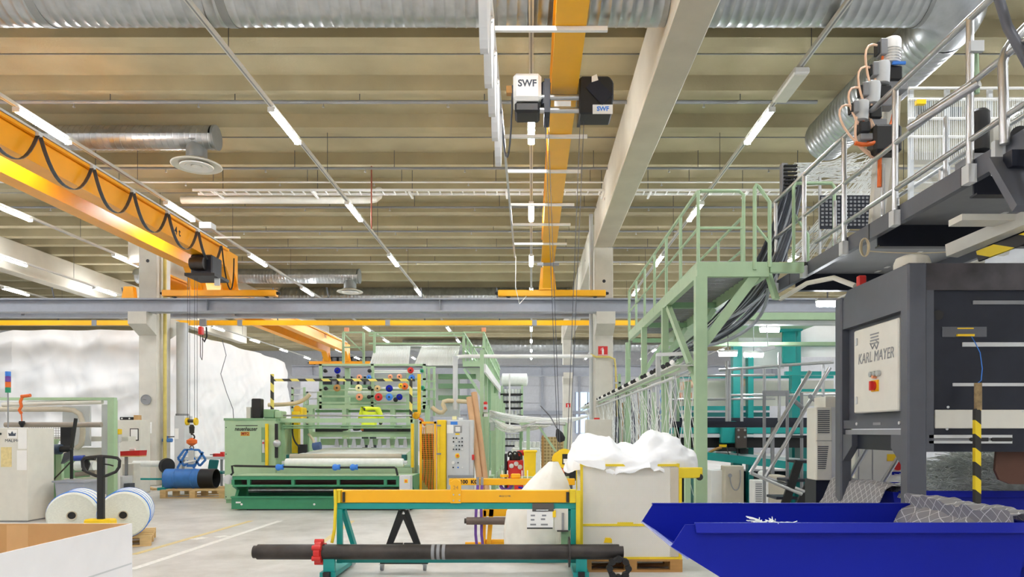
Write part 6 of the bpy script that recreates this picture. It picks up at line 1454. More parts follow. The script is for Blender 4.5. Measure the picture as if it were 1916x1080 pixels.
for py in (703,):  bx(MB(), 1262, 1560, py, py+5, yT+0.92, yT+1.0).build('rear_beam', 'teal', t)
bx(MB(), 1470, 1580, 695, 702, yT+0.2, yT+0.3).build('rear_beam', 'teal', t); bx(MB(), 1480, 1580, 728, 733, yT+0.2, yT+0.3).build('rear_beam', 'teal', t)
bx(MB(), 1382, 1467, 632, 690, yT+1.0, yT+1.03).build('white_screen', 'white', t); bx(MB(), 1496, 1600, 608, 668, yT+0.98, yT+1.0).build('white_screen', 'white', t)

bx(MB(), 1262, 1560, 712, 760, yT+1.8, yT+1.83).build('rear_screen', 'offwhite', t)
for k, (a, b_) in enumerate(((1270,1296),(1385,1400),(1300,1310))): MB().cyl(P(a,724-6*k,yT+1.1), P(b_,718-6*k,yT+1.1), 0.09, 12).build('warp_roll', 'hose_pale', t, smooth=True)
for k in range(10): MB().cyl(P(1262+6*k,745+3*(k%3),yT+1.2), P(1262+6*k,735,yT+1.2), 0.03, 8).build('spool', ['fibre','lightgrey','peach'][k%3], t)
MB().box(PX(1262,yT+1), PX(1560,yT+1), yT+1, yT+1.8, 0, 0.7).build('rear_body', 'km_dark', t)
yR = 13.6
t = thing('guard_rail', 'silver guard rail in front of the teal machine', 'railing', (PX(1400,yR), yR, PZ(790,yR)))
for px, py in ((1263,690),(1360,676),(1365,690),(1388,690),(1430,690),(1458,660),(1540,680)): MB().cyl(P(px,790,yR), P(px,py,yR), 0.03, 8).build('rail_post', 'steel', t, smooth=True)
MB().tube([P(1345,693,yR), P(1460,684,yR), P(1560,678,yR-0.3)], 0.028, 8).build('rail', 'steel', t, smooth=True)
for py in (704, 748): MB().cyl(P(1258,py,yR), P(1450,py-2,yR), 0.024, 8).build('rail', 'steel', t, smooth=True)
MB().cyl(P(1365,740,yR), P(1570,738,yR), 0.024, 8).build('rail', 'steel', t, smooth=True)
bx(MB(), 1428, 1477, 731, 741, yR-0.03, yR+0.03).build('grey_sleeve', 'grey', t)
MB().box(PX(1255,yR), PX(1560,yR), yR-0.1, yR+0.3, PZ(800,yR), PZ(789,yR)).build('kick_plate', 'km_dark', t)
for px in (1270, 1450): MB().box(PX(px,yR), PX(px,yR)+0.06, yR+0.2, yR+0.26, 0, PZ(800,yR)).build('leg', 'grey', t)
y = 13.6
t = thing('ceiling_spot', 'pale angled lamp head above the teal machine', 'lamp', P(1437, 655, y))
MB().prism([(PX(1420,y),PZ(651,y)),(PX(1448,y),PZ(646,y)),(PX(1453,y),PZ(652,y)),(PX(1430,y),PZ(658,y))], y, y+0.25, 'y').build('lamp_body', 'lightgrey', t)
MB().cyl(P(1437,650,y+0.1), (PX(1437,y), y+0.1, PZ(598,y)), 0.012, 6).build('stem', 'lightgrey', t)
# boxes under the machine
yq = 14.2
def unit(px0, px1, py0, py1, y, d, label, m='offwhite', vents=0):
    t = thing('heater_unit', label, 'machine unit', (PX((px0+px1)/2,y), y+d/2, 0))
    MB().box(PX(px0,y), PX(px1,y), y, y+d, 0.05, PZ(py0,y)).build('case', m, t, bev=0.012)
    MB().box(PX(px0+2,y), PX(px1-2,y), y+0.04, y+d-0.04, 0, 0.05).build('feet', 'rubber', t)
    for k in range(vents): bx(MB(), px0+3, px0+(px1-px0)*0.55, py0+6+k*4, py0+8+k*4, y-0.008, y).build('vent', 'grey', t)
    return t
unit(1330, 1356, 880, 940, 14.2, 0.35, 'white box unit under the teal machine', 'white')
t = unit(1356, 1392, 872, 943, 14.0, 0.3, 'beige box unit with hanging cable under the teal machine', 'roller_beige')
MB().cyl(P(1366,890,13.95), P(1366,890,14.0), 0.04, 10).build('socket', 'grey', t)
MB().tube(bez(P(1366,892,13.96), P(1368,930,13.9), P(1390,925,13.9), P(1385,880,13.97)), 0.012, 6).build('cable', 'grey', t)
t = unit(1411, 1438, 899, 945, 12.8, 0.3, 'white cooling unit with vents beside the black steps', 'white', 9)
tag(MB().lathe([(0.02,0),(0.06,0.02),(0.09,0.08),(0.075,0.14),(0.03,0.17)], (PX(1427,12.9), 12.92, PZ(899,12.8)+0.004), (0,0,1), 12).build('white_bag', 'fibre', smooth=True), 'small white bag on top of the vented cooling unit', 'bag')
unit(1438, 1470, 890, 945, 13.3, 0.4, 'beige motor housing behind the black steps', 'roller_beige')
# steps with silver handrails
yS = 11.0
t = thing('access_steps', 'black access steps with slanted silver handrails by the machine', 'steps', (PX(1480,yS), yS+0.4, 0))
for a, b_, dy in (((1450,945),(1495,863),0.0),((1488,945),(1530,870),0.35)): MB().bar(Vector((PX(a[0],yS),yS+dy,0)), P(*b_,yS+dy), 0.05, 0.12).build('stringer', 'black', t)
for k, (px, py) in enumerate(((1452,930),(1472,897),(1492,862))): MB().box(PX(px,yS), PX(px+40,yS), yS-0.02, yS+0.45, PZ(py+5,yS), PZ(py,yS)).build('tread', 'km_dark', t, bev=0.006)
MB().cyl(P(1404,885,yS-0.1), P(1516,695,yS-0.1), 0.03, 10).build('hand_rail', 'steel', t, smooth=True)
MB().cyl(P(1432,893,yS+0.3), P(1553,688,yS+0.3), 0.03, 10).build('hand_rail', 'steel', t, smooth=True)
MB().cyl(P(1404,885,yS-0.1), P(1500,925,yS), 0.028, 10).build('lower_bar', 'steel', t, smooth=True)
MB().cyl(P(1432,893,yS+0.3), P(1505,920,yS+0.3), 0.028, 10).build('lower_bar', 'steel', t, smooth=True)
MB().cyl(P(1480,745,yS-0.05), P(1500,762,yS+0.3), 0.035, 10).build('rail_clamp', 'grey', t); MB().cyl(P(1516,742,yS), P(1540,760,yS+0.4), 0.035, 10).build('rail_clamp', 'grey', t)
for px in (1430, 1473, 1500): MB().cyl((PX(px,yS+0.8), yS+0.8, 0), P(px,735,yS+0.8), 0.028, 8).build('upright', 'grey', t, smooth=True)
MB().box(PX(1502,yS), PX(1530,yS), yS-0.02, yS+0.5, PZ(820,yS), PZ(815,yS)).build('landing', 'km_dark', t)
# ---------------------------------------------------------------- grey machine with white switch cabinet
X0, X1, Y0, Y1, ZT_ = 3.34, 6.2, 6.3, 7.95, 3.10
t = thing('warp_machine', 'dark grey machine with white switch cabinet above the blue bins', 'machine', (4.5, 7.1, 0))
MB().box(X0, X0+0.17, Y0, Y0+0.14, 0, ZT_).build('corner_post', 'km_grey', t, bev=0.015)
MB().box(X0, X0+0.12, Y1-0.28, Y1-0.13, 0, ZT_-0.05).build('rear_post', 'km_grey', t, bev=0.015)
MB().prism([(Y0+0.14,2.70),(Y1-0.28,2.70),(Y1-0.28,ZT_-0.1),(Y1-0.4,ZT_),(Y0+0.14,ZT_)], X0+0.02, X0+0.10, 'x').build('top_panel', 'km_grey', t)
MB().box(X0+0.09, X0+0.12, Y0+0.14, Y1-0.28, 1.70, 2.70).build('recess_panel', 'km_grey', t)
MB().box(X0+0.03, X0+0.10, Y0+0.14, Y1-0.28, 1.63, 1.72).build('lower_panel', 'km_grey', t)
MB().box(X0+0.05, X0+0.12, Y0+0.14, Y1-0.28, 1.57, 1.62).build('ledge', 'grey', t)
MB().box(X0+0.08, X0+0.6, Y0+0.14, Y1-0.28, 1.42, 1.57).build('lower_beam', 'km_dark', t)
for ya, yb_ in ((Y0+0.14, Y0+0.34), (Y1-0.28, Y1-0.5)): MB().prism([(ya,1.28),(yb_,1.45),(yb_,1.57),(ya,1.57)], X0+0.02, X0+0.10, 'x').build('corner_bracket', 'km_grey', t)
cb0, cb1, cz0, cz1 = 6.47, 7.36, 1.79, 2.64
cab = MB().box(X0+0.0, X0+0.088, cb0, cb1, cz0, cz1).build('switch_cabinet', 'offwhite', t, bev=0.012)
xf = X0-0.003
text('lettering', 'KARL MAYER', 'grey', 0.15, (xf, 6.90, 2.33), (0,-1,0), (0,0,1), cab, shear=0.15, sx=0.82)
for k in range(4): MB().box(xf-0.001, xf+0.003, 6.83+0.01*(k%2), 7.0-0.01*(k%2), 2.545-k*0.03, 2.558-k*0.03).build('crest_line', 'grey', cab)
MB().tube([(xf,7.0,2.47),(xf,6.95,2.41),(xf,6.91,2.45),(xf,6.87,2.40),(xf,6.83,2.46),(xf,6.88,2.48)], 0.006, 5).build('crest_mark', 'grey', cab)
for y in (6.81, 6.88, 6.95): MB().cyl((xf-0.03,y,2.16), (xf,y,2.16), 0.028, 12).build('indicator', 'steel', cab)
MB().cyl((xf-0.04,6.88,2.13), (xf,6.88,2.13), 0.016, 10).build('indicator', 'peach', cab)
MB().box(xf-0.01, xf+0.003, 6.83, 6.96, 1.99, 2.10).build('switch_plate', 'crane_yellow', cab)
MB().cyl((xf-0.03,6.895,2.045), (xf-0.01,6.895,2.045), 0.045, 16).build('switch_dial', 'red', cab); MB().box(xf-0.055, xf-0.03, 6.88, 6.91, 2.0, 2.09).build('switch_lever', 'red', cab)
for z in (2.52, 1.92): MB().box(xf-0.008, xf+0.002, 7.27, 7.31, z-0.04, z+0.04).build('lock', 'lightgrey', cab, bev=0.005)
for z in (2.6, 2.35, 2.1): MB().cyl((X0+0.085,6.455,z),(X0+0.09,6.455,z),0.014,8).build('screw','white',t)
for y in (6.5, 7.35): MB().cyl((X0+0.02,y,1.68),(X0+0.03,y,1.68),0.016,8).build('bolt','lightgrey',t)
MB().box(X0+0.025, X0+0.03, 6.85, 7.0, 1.665, 1.69).build('maker_plate', 'grey', t)
# front with dark panel
yF = Y0+0.02
MB().box(X0+0.17, X1, yF, yF+0.08, 2.86, ZT_).build('top_rail', mat('km_smudge', (70,66,70), 0.4, var=0.35, scale=5), t)
MB().box(X0+0.17, X0+0.24, yF, yF+0.08, 1.42, 2.86).build('side_rail', 'km_grey', t)
MB().box(X0+0.24, X1, yF+0.03, yF+0.07, 1.42, 2.87).build('dark_panel', 'km_dark', t)
MB().box(X0+0.17, X1, Y0+0.1, Y0+0.55, ZT_-0.03, ZT_-0.005).build('roof', 'km_grey', t)
MB().box(X0+0.12, X1, Y1-0.24, Y1-0.16, ZT_-0.2, ZT_-0.05).build('rear_beam', 'km_grey', t)
yp_ = yF+0.03
def strip(px0, px1, py0, py1, dy, nm, m, bev=0.0): return MB().box(PX(px0,yp_), PX(px1,yp_), yp_-dy, yp_-0.0005, PZ(py1,yp_), PZ(py0,yp_)).build(nm, m, t, bev=bev)
strip(1820,2100,563,570,0.012,'slot_strip','grey'); strip(1800,2100,641,649,0.012,'slot_strip','lightgrey'); strip(1782,2100,717,723,0.012,'slot_strip','lightgrey')
strip(1762,1845,612,631,0.01,'handle_plate',mat('clear_dark',(96,98,104),0.15)); strip(1788,1820,626,630,0.03,'handle_grip','yellow'); strip(1790,1820,614,616,0.016,'handle_trim','yellow')
strip(1748,2100,767,802,0.012,'cover_plate','offwhite',0.006); 
for px, py in ((1774,762),(1772,803),(1912,770)): MB().cyl(P(px,py,yp_-0.01), P(px,py,yp_), 0.012, 8).build('bolt', 'lightgrey', t)
strip(1735,1890,814,820,0.03,'slide_rail','lightgrey'); strip(1735,1890,825,830,0.03,'slide_rail','lightgrey'); strip(1735,1890,820,825,0.015,'slide_core','grey'); strip(1812,1845,819,826,0.034,'slide_block','black'); strip(1852,1889,819,826,0.034,'slide_block','black')
MB().cyl(P(1755,590,yp_-0.012), P(1755,590,yp_-0.001), 0.045, 16).build('hole_plug', 'black', t)
MB().prism([(PX(1865,6.5),PZ(845,6.5)),(PX(1862,6.5),PZ(880,6.5)),(PX(1870,6.5),PZ(898,6.5)),(PX(1890,6.5),PZ(906,6.5)),(PX(2000,6.5),PZ(908,6.5)),(PX(2000,6.5),PZ(845,6.5))], 6.5, 6.53, 'y').build('brown_flap', mat('brown', (92,58,44), 0.6), t)
MB().cyl((X0+0.12,Y0+0.07,ZT_), (X0+0.12,Y0+0.07,ZT_+0.003), 0.03, 4).build('tube_end', 'white', t)
MB().box(X0+0.05, X0+0.13, 7.35, 7.42, ZT_, ZT_+0.12).build('red_beacon', 'red', t, bev=0.01)
MB().lathe([(0.16,0),(0.16,0.09),(0.14,0.14),(0.08,0.165),(0.01,0.17)], (3.60, 6.72, ZT_), (0,0,1), 22).build('white_dome', 'offwhite', t, smooth=True)
MB().box(X1-0.1, X1, Y0+0.1, Y0+0.24, 0, ZT_-0.03).build('corner_post', 'km_grey', t); MB().box(X1-0.1, X1, Y1-0.24, Y1-0.1, 0, ZT_-0.03).build('rear_post', 'km_grey', t)
# cooling unit fixed on its left side
ya = 8.6
t = thing('cooling_unit', 'tall white vented cooling unit left of the grey machine', 'cooling unit', (PX(1550,ya), ya+0.2, 0))
za, zb = PZ(899,ya), PZ(762,ya)
MB().box(PX(1527,ya), PX(1557,ya), ya, ya+0.3, za, zb).build('front_case', 'offwhite', t, bev=0.012)
MB().box(PX(1557,ya), PX(1585,ya), ya+0.01, ya+0.5, za, zb+0.0).build('side_case', 'lightgrey', t)
MB().box(PX(1548,ya), PX(1585,ya), ya+0.05, ya+0.4, zb, PZ(742,ya)).build('top_duct', 'offwhite', t)
for a, n, w0_ in ((768,12,22),(835,12,20)):
    for k in range(n): MB().box(PX(1530,ya), PX(1530+w0_-(k*0.5 if a > 800 else 0),ya), ya-0.006, ya, PZ(a+k*3.7+1.8,ya), PZ(a+k*3.7,ya)).build('vent_slot', 'km_grey', t)
MB().box(PX(1527,ya), PX(1557,ya), ya-0.003, ya, PZ(825,ya)-0.003, PZ(825,ya)+0.003).build('case_seam', 'grey', t)
MB().box(PX(1530,ya), PX(1585,ya), ya+0.05, ya+0.4, 0, za).build('pedestal', 'km_dark', t)
y = 9.4
t = thing('rear_cabinet', 'pale cabinet with red stop button under the grey machine', 'cabinet', (PX(1660,y), y+0.3, 0))
MB().box(PX(1600,y), PX(1720,y), y, y+0.5, 0, PZ(835,y)).build('body', 'offwhite', t, bev=0.01)
bx(MB(), 1660, 1694, 850, 863, y-0.004, y).build('warning_label', 'yellow', t); bx(MB(), 1669, 1687, 883, 889, y-0.004, y).build('blue_label', 'blue', t)
MB().cyl(P(1680,872,y-0.05), P(1680,872,y), 0.06, 18).build('stop_button', 'red', t)
for px in (1606, 1632): bx(MB(), px, px+1.5, 838, 920, y-0.003, y).build('door_seam', 'grey', t)
for a, b_ in (((1590,892),(1622,838)),((1650,905),(1690,842))): MB().cyl(P(*a,y-0.25), P(*b_,y-0.25), 0.03, 10).build('brace_tube', 'steel', t, smooth=True)
# ---------------------------------------------------------------- blue tipping bins
def tipbin(X0, X1, Y0, Y1, zt, label, tip=True):
    t = thing('tipping_bin', label, 'bin', ((X0+X1)/2, (Y0+Y1)/2, 0))
    prof = [(X0+0.09, zt), (X0, zt-0.14), (X0+0.95, 0.28), (X1-0.12, 0.28), (X1, zt)] if tip else [(X0, zt), (X0+0.12, 0.28), (X1-0.12, 0.28), (X1, zt)]
    th = 0.008
    for y in (Y0, Y1-th): MB().prism(prof, y, y+th, 'y').build('side_panel', 'blue', t)
    segs = list(zip(prof[1:-1], prof[2:])) if tip else list(zip(prof[:-1], prof[1:]))
    for (a, b_) in segs:
        d = Vector((b_[0]-a[0], 0, b_[1]-a[1])); n = Vector((-d.z, 0, d.x)).normalized()*th
        if n.z < 0 and abs(n.z) > 0.3: n = -n
        p = Vector((a[0], 0, a[1])); q = Vector((b_[0], 0, b_[1]))
        vs = [(v.x, yy, v.z) for yy in (Y0+th, Y1-th) for v in (p, q, q+n, p+n)]
        MB().add(vs, [(0,1,2,3),(7,6,5,4),(0,4,5,1),(1,5,6,2),(2,6,7,3),(3,7,4,0)]).build('floor_panel', 'blue', t)
    # folded rims
    xa = prof[0][0]
    MB().prism([(Y0-0.045, zt-0.05), (Y0-0.05, zt-0.045), (Y0-0.012, zt+0.012), (Y0+0.012, zt+0.012), (Y0+0.012, zt), (Y0-0.006, zt)], xa+0.06, X1, 'x').build('folded_rim', 'blue', t)
    MB().box(xa, X1, Y1-0.012, Y1+0.035, zt, zt+0.012).build('folded_rim', 'blue', t)
    MB().box(X1-0.02, X1+0.03, Y0, Y1, zt, zt+0.012).build('folded_rim', 'blue', t)
    if tip: MB().prism([(X0-0.004, zt-0.14), (X0+0.0, zt-0.128), (X0+0.12, zt-0.205), (X0+0.11, zt-0.225)], Y0+0.01, Y1-0.01, 'y').build('pouring_lip', mat('worn_blue', (150,160,215), 0.35, var=0.2), t)
    for y in (Y0+0.15, Y1-0.35): MB().box(X0+0.9, X1-0.1, y, y+0.16, 0.1, 0.28).build('fork_pocket', 'blue', t)
    for x in (X0+1.05, X1-0.25):
        for y in (Y0+0.23, Y1-0.27): MB().cyl((x, y-0.04, 0.07), (x, y+0.04, 0.07), 0.07, 14).build('wheel', 'rubber', t, smooth=True)
    return t
tipbin(0.885, 3.15, 4.50, 5.72, 1.012, 'nearest blue steel tipping bin at lower right')
tipbin(3.52, 5.9, 6.92, 8.10, 1.012, 'second blue bin filled with white fibre under the grey machine', tip=False)
# quilted grey covers
lines_mat('quilt', (134,134,138), (206,206,208), 10, [(0.25,0.9,1.1),(0.25,-0.9,1.1)], 0.035, 0.85)
def cover(rows, label, base):
    mb = MB(); mb.sheet(rows); o = mb.build('quilted_cover', 'quilt', smooth=True, thick=0.01); o.data.shade_smooth()
    return tag(o, label, 'cover')
def drape(xe, y0, y1, zt, win, wout, amp, seed, zin=0.25, zout=0.3):
    rows = []; n = 44; prof = [(-win,-zin),(-win*0.75,-zin*0.6),(-win*0.4,-0.06),(-0.10,0.02),(-0.03,0.05),(0.04,0.05),(0.10,0.01),(wout*0.6,-zout*0.5),(wout,-zout)]
    fine = []
    for a in range(len(prof)-1):
        for s in range(3): u = s/3; fine.append((prof[a][0]*(1-u)+prof[a+1][0]*u, prof[a][1]*(1-u)+prof[a+1][1]*u))
    fine.append(prof[-1])
    for i in range(n+1):
        y = y0+(y1-y0)*i/n; row = []
        for dx, dz_ in fine:
            w_ = min(1, abs(dx)*6+0.25); k = noise.noise(Vector((y*3.2+seed, dx*2.0, 0)))*amp*w_+noise.noise(Vector((y*8+seed, dx*4, 3)))*amp*0.45*w_
            row.append((xe+dx+k*0.5, y+k*0.3, zt+dz_+abs(k)*0.8))
        rows.append(row)
    return rows
cover(drape(3.15, 4.53, 5.80, 1.035, 0.20, 0.34, 0.15, 1.3), 'crumpled grey quilted cover over right end of near blue bin', None)
rws = [[(2*3.52-x, y, z) for (x, y, z) in r] for r in drape(3.52, 6.86, 8.14, 1.035, 0.16, 0.30, 0.07, 7.7, zin=0.06, zout=0.38)]
cover(rws, 'grey quilted cover over left end of the second blue bin', None)
# glass fibre waste
def fluff(name, cx, cy, z, rx, ry, hgt, n, ln, label, m='fibre', mound=True):
    mb = MB()
    if mound:
        g = []
        for i in range(15):
            row = []
            for j in range(21):
                u = -1+2*j/20; v = -1+2*i/14; d = max(0, 1-(u*u*0.85+v*v*0.85)); row.append((cx+u*rx, cy+v*ry, z+hgt*d**0.8*(0.90+0.12*noise.noise(Vector((u*3,v*3,1))))))
            g.append(row)
    for k in range(n):
        u = random.uniform(-0.95,0.95); v = random.uniform(-0.7,0.9); d = max(0, 1-(u*u+v*v)*0.85); p = Vector((cx+u*rx, cy+v*ry, z+hgt*d**0.8*1.0))
        a = random.uniform(0, 2*PI); d1 = Vector((math.cos(a), math.sin(a), random.uniform(0.0,0.7)))*ln; d2 = Vector((math.cos(a+random.uniform(-1.2,1.2)), math.sin(a+random.uniform(-1.2,1.2)), random.uniform(-0.5,0.3)))*ln
        mb.tube([p, p+d1*0.5, p+d1*0.8+d2*0.4, p+d1*0.9+d2], 0.0036, 3)
    o = mb.build(name, m, smooth=True); tag(o, label, 'fibre waste', kind='stuff')
    if mound: MB().sheet(g).build('fibre_mound', mat('fibre_shaded', (190,194,190), 0.8, var=0.25, scale=18), o, smooth=True)  # mound coloured darker than the strands, standing in for shade inside the heap
    return o
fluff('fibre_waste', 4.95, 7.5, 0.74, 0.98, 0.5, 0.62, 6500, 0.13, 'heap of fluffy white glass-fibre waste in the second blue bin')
fluff('fibre_tuft', PX(1424,4.75), 4.62, 0.96, 0.10, 0.06, 0.05, 60, 0.06, 'small tuft of white fibres on the rim of near bin', mound=False)
# striped pole and its string
yz = 6.12
t = thing('striped_pole', 'yellow and black striped pole with taped handle hanging on grey machine', 'pole', P(1830, 955, yz))
bx(MB(), 1825, 1836, 765, 960, yz, yz+0.04).build('pole', 'hazard_near', t)
MB().cyl(P(1830,767,yz+0.02), P(1830,717,yz+0.02), 0.03, 12).build('taped_grip', mat('tape_brown', (150,128,92), 0.8, var=0.3, scale=20), t, smooth=True)
MB().tube([P(1830,717,yz+0.02), P(1836,712,yz), P(1838,690,yz), P(1834,660,yz+0.02), P(1824,640,yz+0.06), P(1818,630,yz+0.16)], 0.004, 5).build('string', 'tape_blue', t)

# lamps fixed over the teal machine
mat('work_lamp', (248,251,255), 0.5, var=0.0, emit=TUBE*0.5)
for k, (px, py, y, w_, l) in enumerate(((1548,568,10.3,0.31,'bright work lamp under the grey walkway end'),(1440,617,13.9,0.38,'bright work lamp over the teal machine'),(1362,662,13.95,0.36,'left bright work lamp low over the teal machine'),(1410,664,14.6,0.40,'right bright work lamp low over the teal machine'))):
    c_ = P(px, py, y); t = thing('work_lamp', l, 'lamp', c_)
    MB().box(c_.x-w_/2, c_.x+w_/2, y-0.05, y+0.05, c_.z+0.03, c_.z+0.07).build('housing', 'white', t)
    pr = [(y+math.sin(a)*0.05, c_.z+0.03-math.cos(a)*0.08+0.0) for a in [(-1.5+3.0*i/8) for i in range(9)]]
    MB().prism(pr, c_.x-w_/2+0.01, c_.x+w_/2-0.01, 'x').build('diffuser', 'work_lamp', t, smooth=True)
    MB().cyl((c_.x, y, c_.z+0.07), (c_.x, y, PZ(584,13.5) if k else 3.66), 0.01, 6).build('stem', 'grey', t)
# ================================================================ foreground: cage, sack, trolley, trestles
yC = GY(1071)
pl = pallet(PX(1084,yC), yC, PX(1277,yC)-PX(1084,yC), 0.8, 'wooden pallet under the yellow mesh cage', m='wood_dark')
cx0, cx1, cy0, cy1, cz0, cz1 = PX(1086,yC), PX(1272,yC), yC+0.01, yC+0.80, 0.145, PZ(868,yC)
t = thing('mesh_cage', 'yellow framed perforated cage on a pallet', 'cage', ((cx0+cx1)/2, yC+0.4, 0.145))
for x in (cx0, cx1-0.03):
    for y in (cy0, cy1-0.03): MB().box(x, x+0.03, y, y+0.03, cz0, cz1).build('corner_post', 'cage_yellow', t)
for z in (cz1-0.03, PZ(985,yC), cz0): 
    for y in (cy0, cy1-0.03): MB().box(cx0+0.03, cx1-0.03, y, y+0.03, z, z+0.025).build('cross_rail', 'cage_yellow', t)
    for x in (cx0, cx1-0.03): MB().box(x, x+0.03, cy0+0.03, cy1-0.03, z, z+0.025).build('cross_rail', 'cage_yellow', t)
perf = bpy.data.materials.new('perforated'); perf.use_nodes = True; M['perforated'] = perf
nt = perf.node_tree; N = nt.nodes; L = nt.links; b = N['Principled BSDF']
tc = N.new('ShaderNodeTexCoord'); vo = N.new('ShaderNodeTexVoronoi'); vo.inputs['Scale'].default_value = 62; vo.inputs['Randomness'].default_value = 0.0
mp = N.new('ShaderNodeMapping'); mp.inputs['Rotation'].default_value = (0, PI/4, 0); L.new(tc.outputs['Object'], mp.inputs[0]); L.new(mp.outputs[0], vo.inputs['Vector'])
rp = N.new('ShaderNodeValToRGB'); L.new(vo.outputs['Distance'], rp.inputs[0]); e = rp.color_ramp.elements
e[0].position = 0.30; e[0].color = (*srgb(196,192,180), 1); e[1].position = 0.42; e[1].color = (*srgb(234,231,222), 1); L.new(rp.outputs[0], b.inputs['Base Color']); b.inputs['Roughness'].default_value = 0.5
for nm, a in (('front_sheet', (cx0+0.03,cx1-0.03,cy0+0.012,cy0+0.016,cz0+0.025,cz1-0.03)), ('rear_sheet', (cx0+0.03,cx1-0.03,cy1-0.016,cy1-0.012,cz0+0.025,cz1-0.03)), ('side_sheet', (cx0+0.012,cx0+0.016,cy0+0.03,cy1-0.03,cz0+0.025,cz1-0.03)), ('side_sheet', (cx1-0.016,cx1-0.012,cy0+0.03,cy1-0.03,cz0+0.025,cz1-0.03))):
    MB().box(*a).build(nm, 'perforated', t)
MB().box(PX(1255,yC), PX(1270,yC), cy0-0.004, cy0+0.011, cz0+0.03, cz1-0.04).build('side_strap', 'roller_beige', t)
MB().box(PX(1271,yC), PX(1315,yC), cy0-0.01, cy0+0.03, PZ(895,yC), PZ(875,yC)).build('handle_bracket', 'cage_yellow', t, bev=0.008)
MB().box(PX(1271,yC), PX(1276,yC), cy0-0.008, cy0+0.02, 0.06, PZ(895,yC)).build('hinge_post', 'cage_yellow', t)
MB().cyl(P(1309,893,yC), P(1309,893,yC+0.03), 0.04, 10).build('handle_roller', 'black', t)
MB().prism([(PX(1130,yC),PZ(1016,yC)),(PX(1145,yC),PZ(1016,yC)),(PX(1145,yC),PZ(1010,yC)),(PX(1142,yC),PZ(1007,yC)),(PX(1133,yC),PZ(1007,yC))], cy0-0.01, cy0+0.011, 'y').build('latch_tab', 'yellow', t)
MB().box(PX(1155,yC), PX(1185,yC), cy0-0.002, cy0+0.0, PZ(985,yC)+0.025, PZ(981,yC)+0.02).build('rail_gusset', 'cage_yellow', t)
# plastic sheeting heaped in the cage
mat('plastic', (248,250,252), 0.35, var=0.02, bump=0.3, bscale=5)
def heap(mb, fx, cx, cy, rx, ry, z0, seed, n=90, mrows=40):
    g = []
    for i in range(mrows+1):
        v = i/mrows; row = []
        for j in range(n+1):
            a = 2*PI*j/n
            r = math.cos(v*PI/2)**0.55
            d = Vector((math.cos(a), math.sin(a), 0)); x = cx+d.x*rx*r; y = cy+d.y*ry*r; z = z0+fx(x)*math.sin(v*PI/2)
            q = Vector((x*3.1+seed, y*3.1, z*3.1)); k = 0.05*noise.noise(q)+0.05*abs(noise.noise(q*1.6))-0.025*abs(noise.noise(q*2.8))
            row.append((x+d.x*k, y+d.y*k, z+k*1.2))
        g.append(row)
    return mb.sheet(g)
def topfn(x):
    px = CX+x/ (yC+0.35)*F
    pts = [(1060,845),(1075,822),(1105,812),(1138,813),(1155,832),(1172,831),(1192,838),(1205,815),(1222,807),(1248,812),(1272,828),(1290,836),(1312,846),(1330,862)]
    for (a, za), (b_, zb) in zip(pts[:-1], pts[1:]):
        if a <= px <= b_: py = za+(zb-za)*(px-a)/(b_-a); break
    else: py = 862
    return max(0.03, PZ(py, yC+0.35)-cz1+0.10)
o = heap(MB(), topfn, (PX(1065,yC+0.35)+PX(1300,yC+0.35))/2, yC+0.40, (PX(1318,yC+0.35)-PX(1062,yC+0.35))/2, 0.42, cz1-0.10, 3.0).build('plastic_sheeting', 'plastic', smooth=True); o.data.shade_smooth()
tag(o, 'heaped white plastic sheeting bulging from the yellow cage', 'plastic sheet')
g = [[P(1072,862,yC-0.02), P(1100,862,yC-0.03), P(1132,862,yC-0.02)], [P(1095,872,yC-0.03), P(1115,876,yC-0.035), P(1133,876,yC-0.03)], [P(1125,878,yC-0.03), P(1130,880,yC-0.035), P(1134,876,yC-0.03)]]
tag(MB().sheet(g).build('plastic_flap', 'plastic', thick=0.004), 'corner flap of plastic hanging over the cage front', 'plastic sheet')
# big sack left of the cage
def sack():
    mb = MB(); g = []; y0 = yC+0.15
    rings = [(0.0,0.30,0.30),(0.03,0.40,0.36),(0.12,0.45,0.40),(0.35,0.46,0.40),(0.6,0.44,0.38),(0.8,0.36,0.32),(0.98,0.24,0.25),(1.12,0.13,0.18),(1.22,0.05,0.08)]
    for zz, rx, ry in rings:
        row = []; cx = PX(1035,y0)+max(0,(zz-0.5))*0.22
        for j in range(37):
            a = 2*PI*j/36; q = Vector((math.cos(a)*2+zz*2, math.sin(a)*2, zz*3)); k = 0.03*noise.noise(q*1.5)
            row.append((cx+math.cos(a)*(rx+k), y0+0.45+math.sin(a)*(ry+k), zz))
        g.append(row)
    return mb.sheet(g)
xs = sack().build('plastic_sack', mat('sack', (236,234,226), 0.5, var=0.05, bump=0.2, bscale=6), smooth=True); xs.data.shade_smooth()
xs.location.x -= 0.14; xs.location.y += 0.3
tag(xs, 'bulging white plastic sack left of the yellow cage', 'sack')
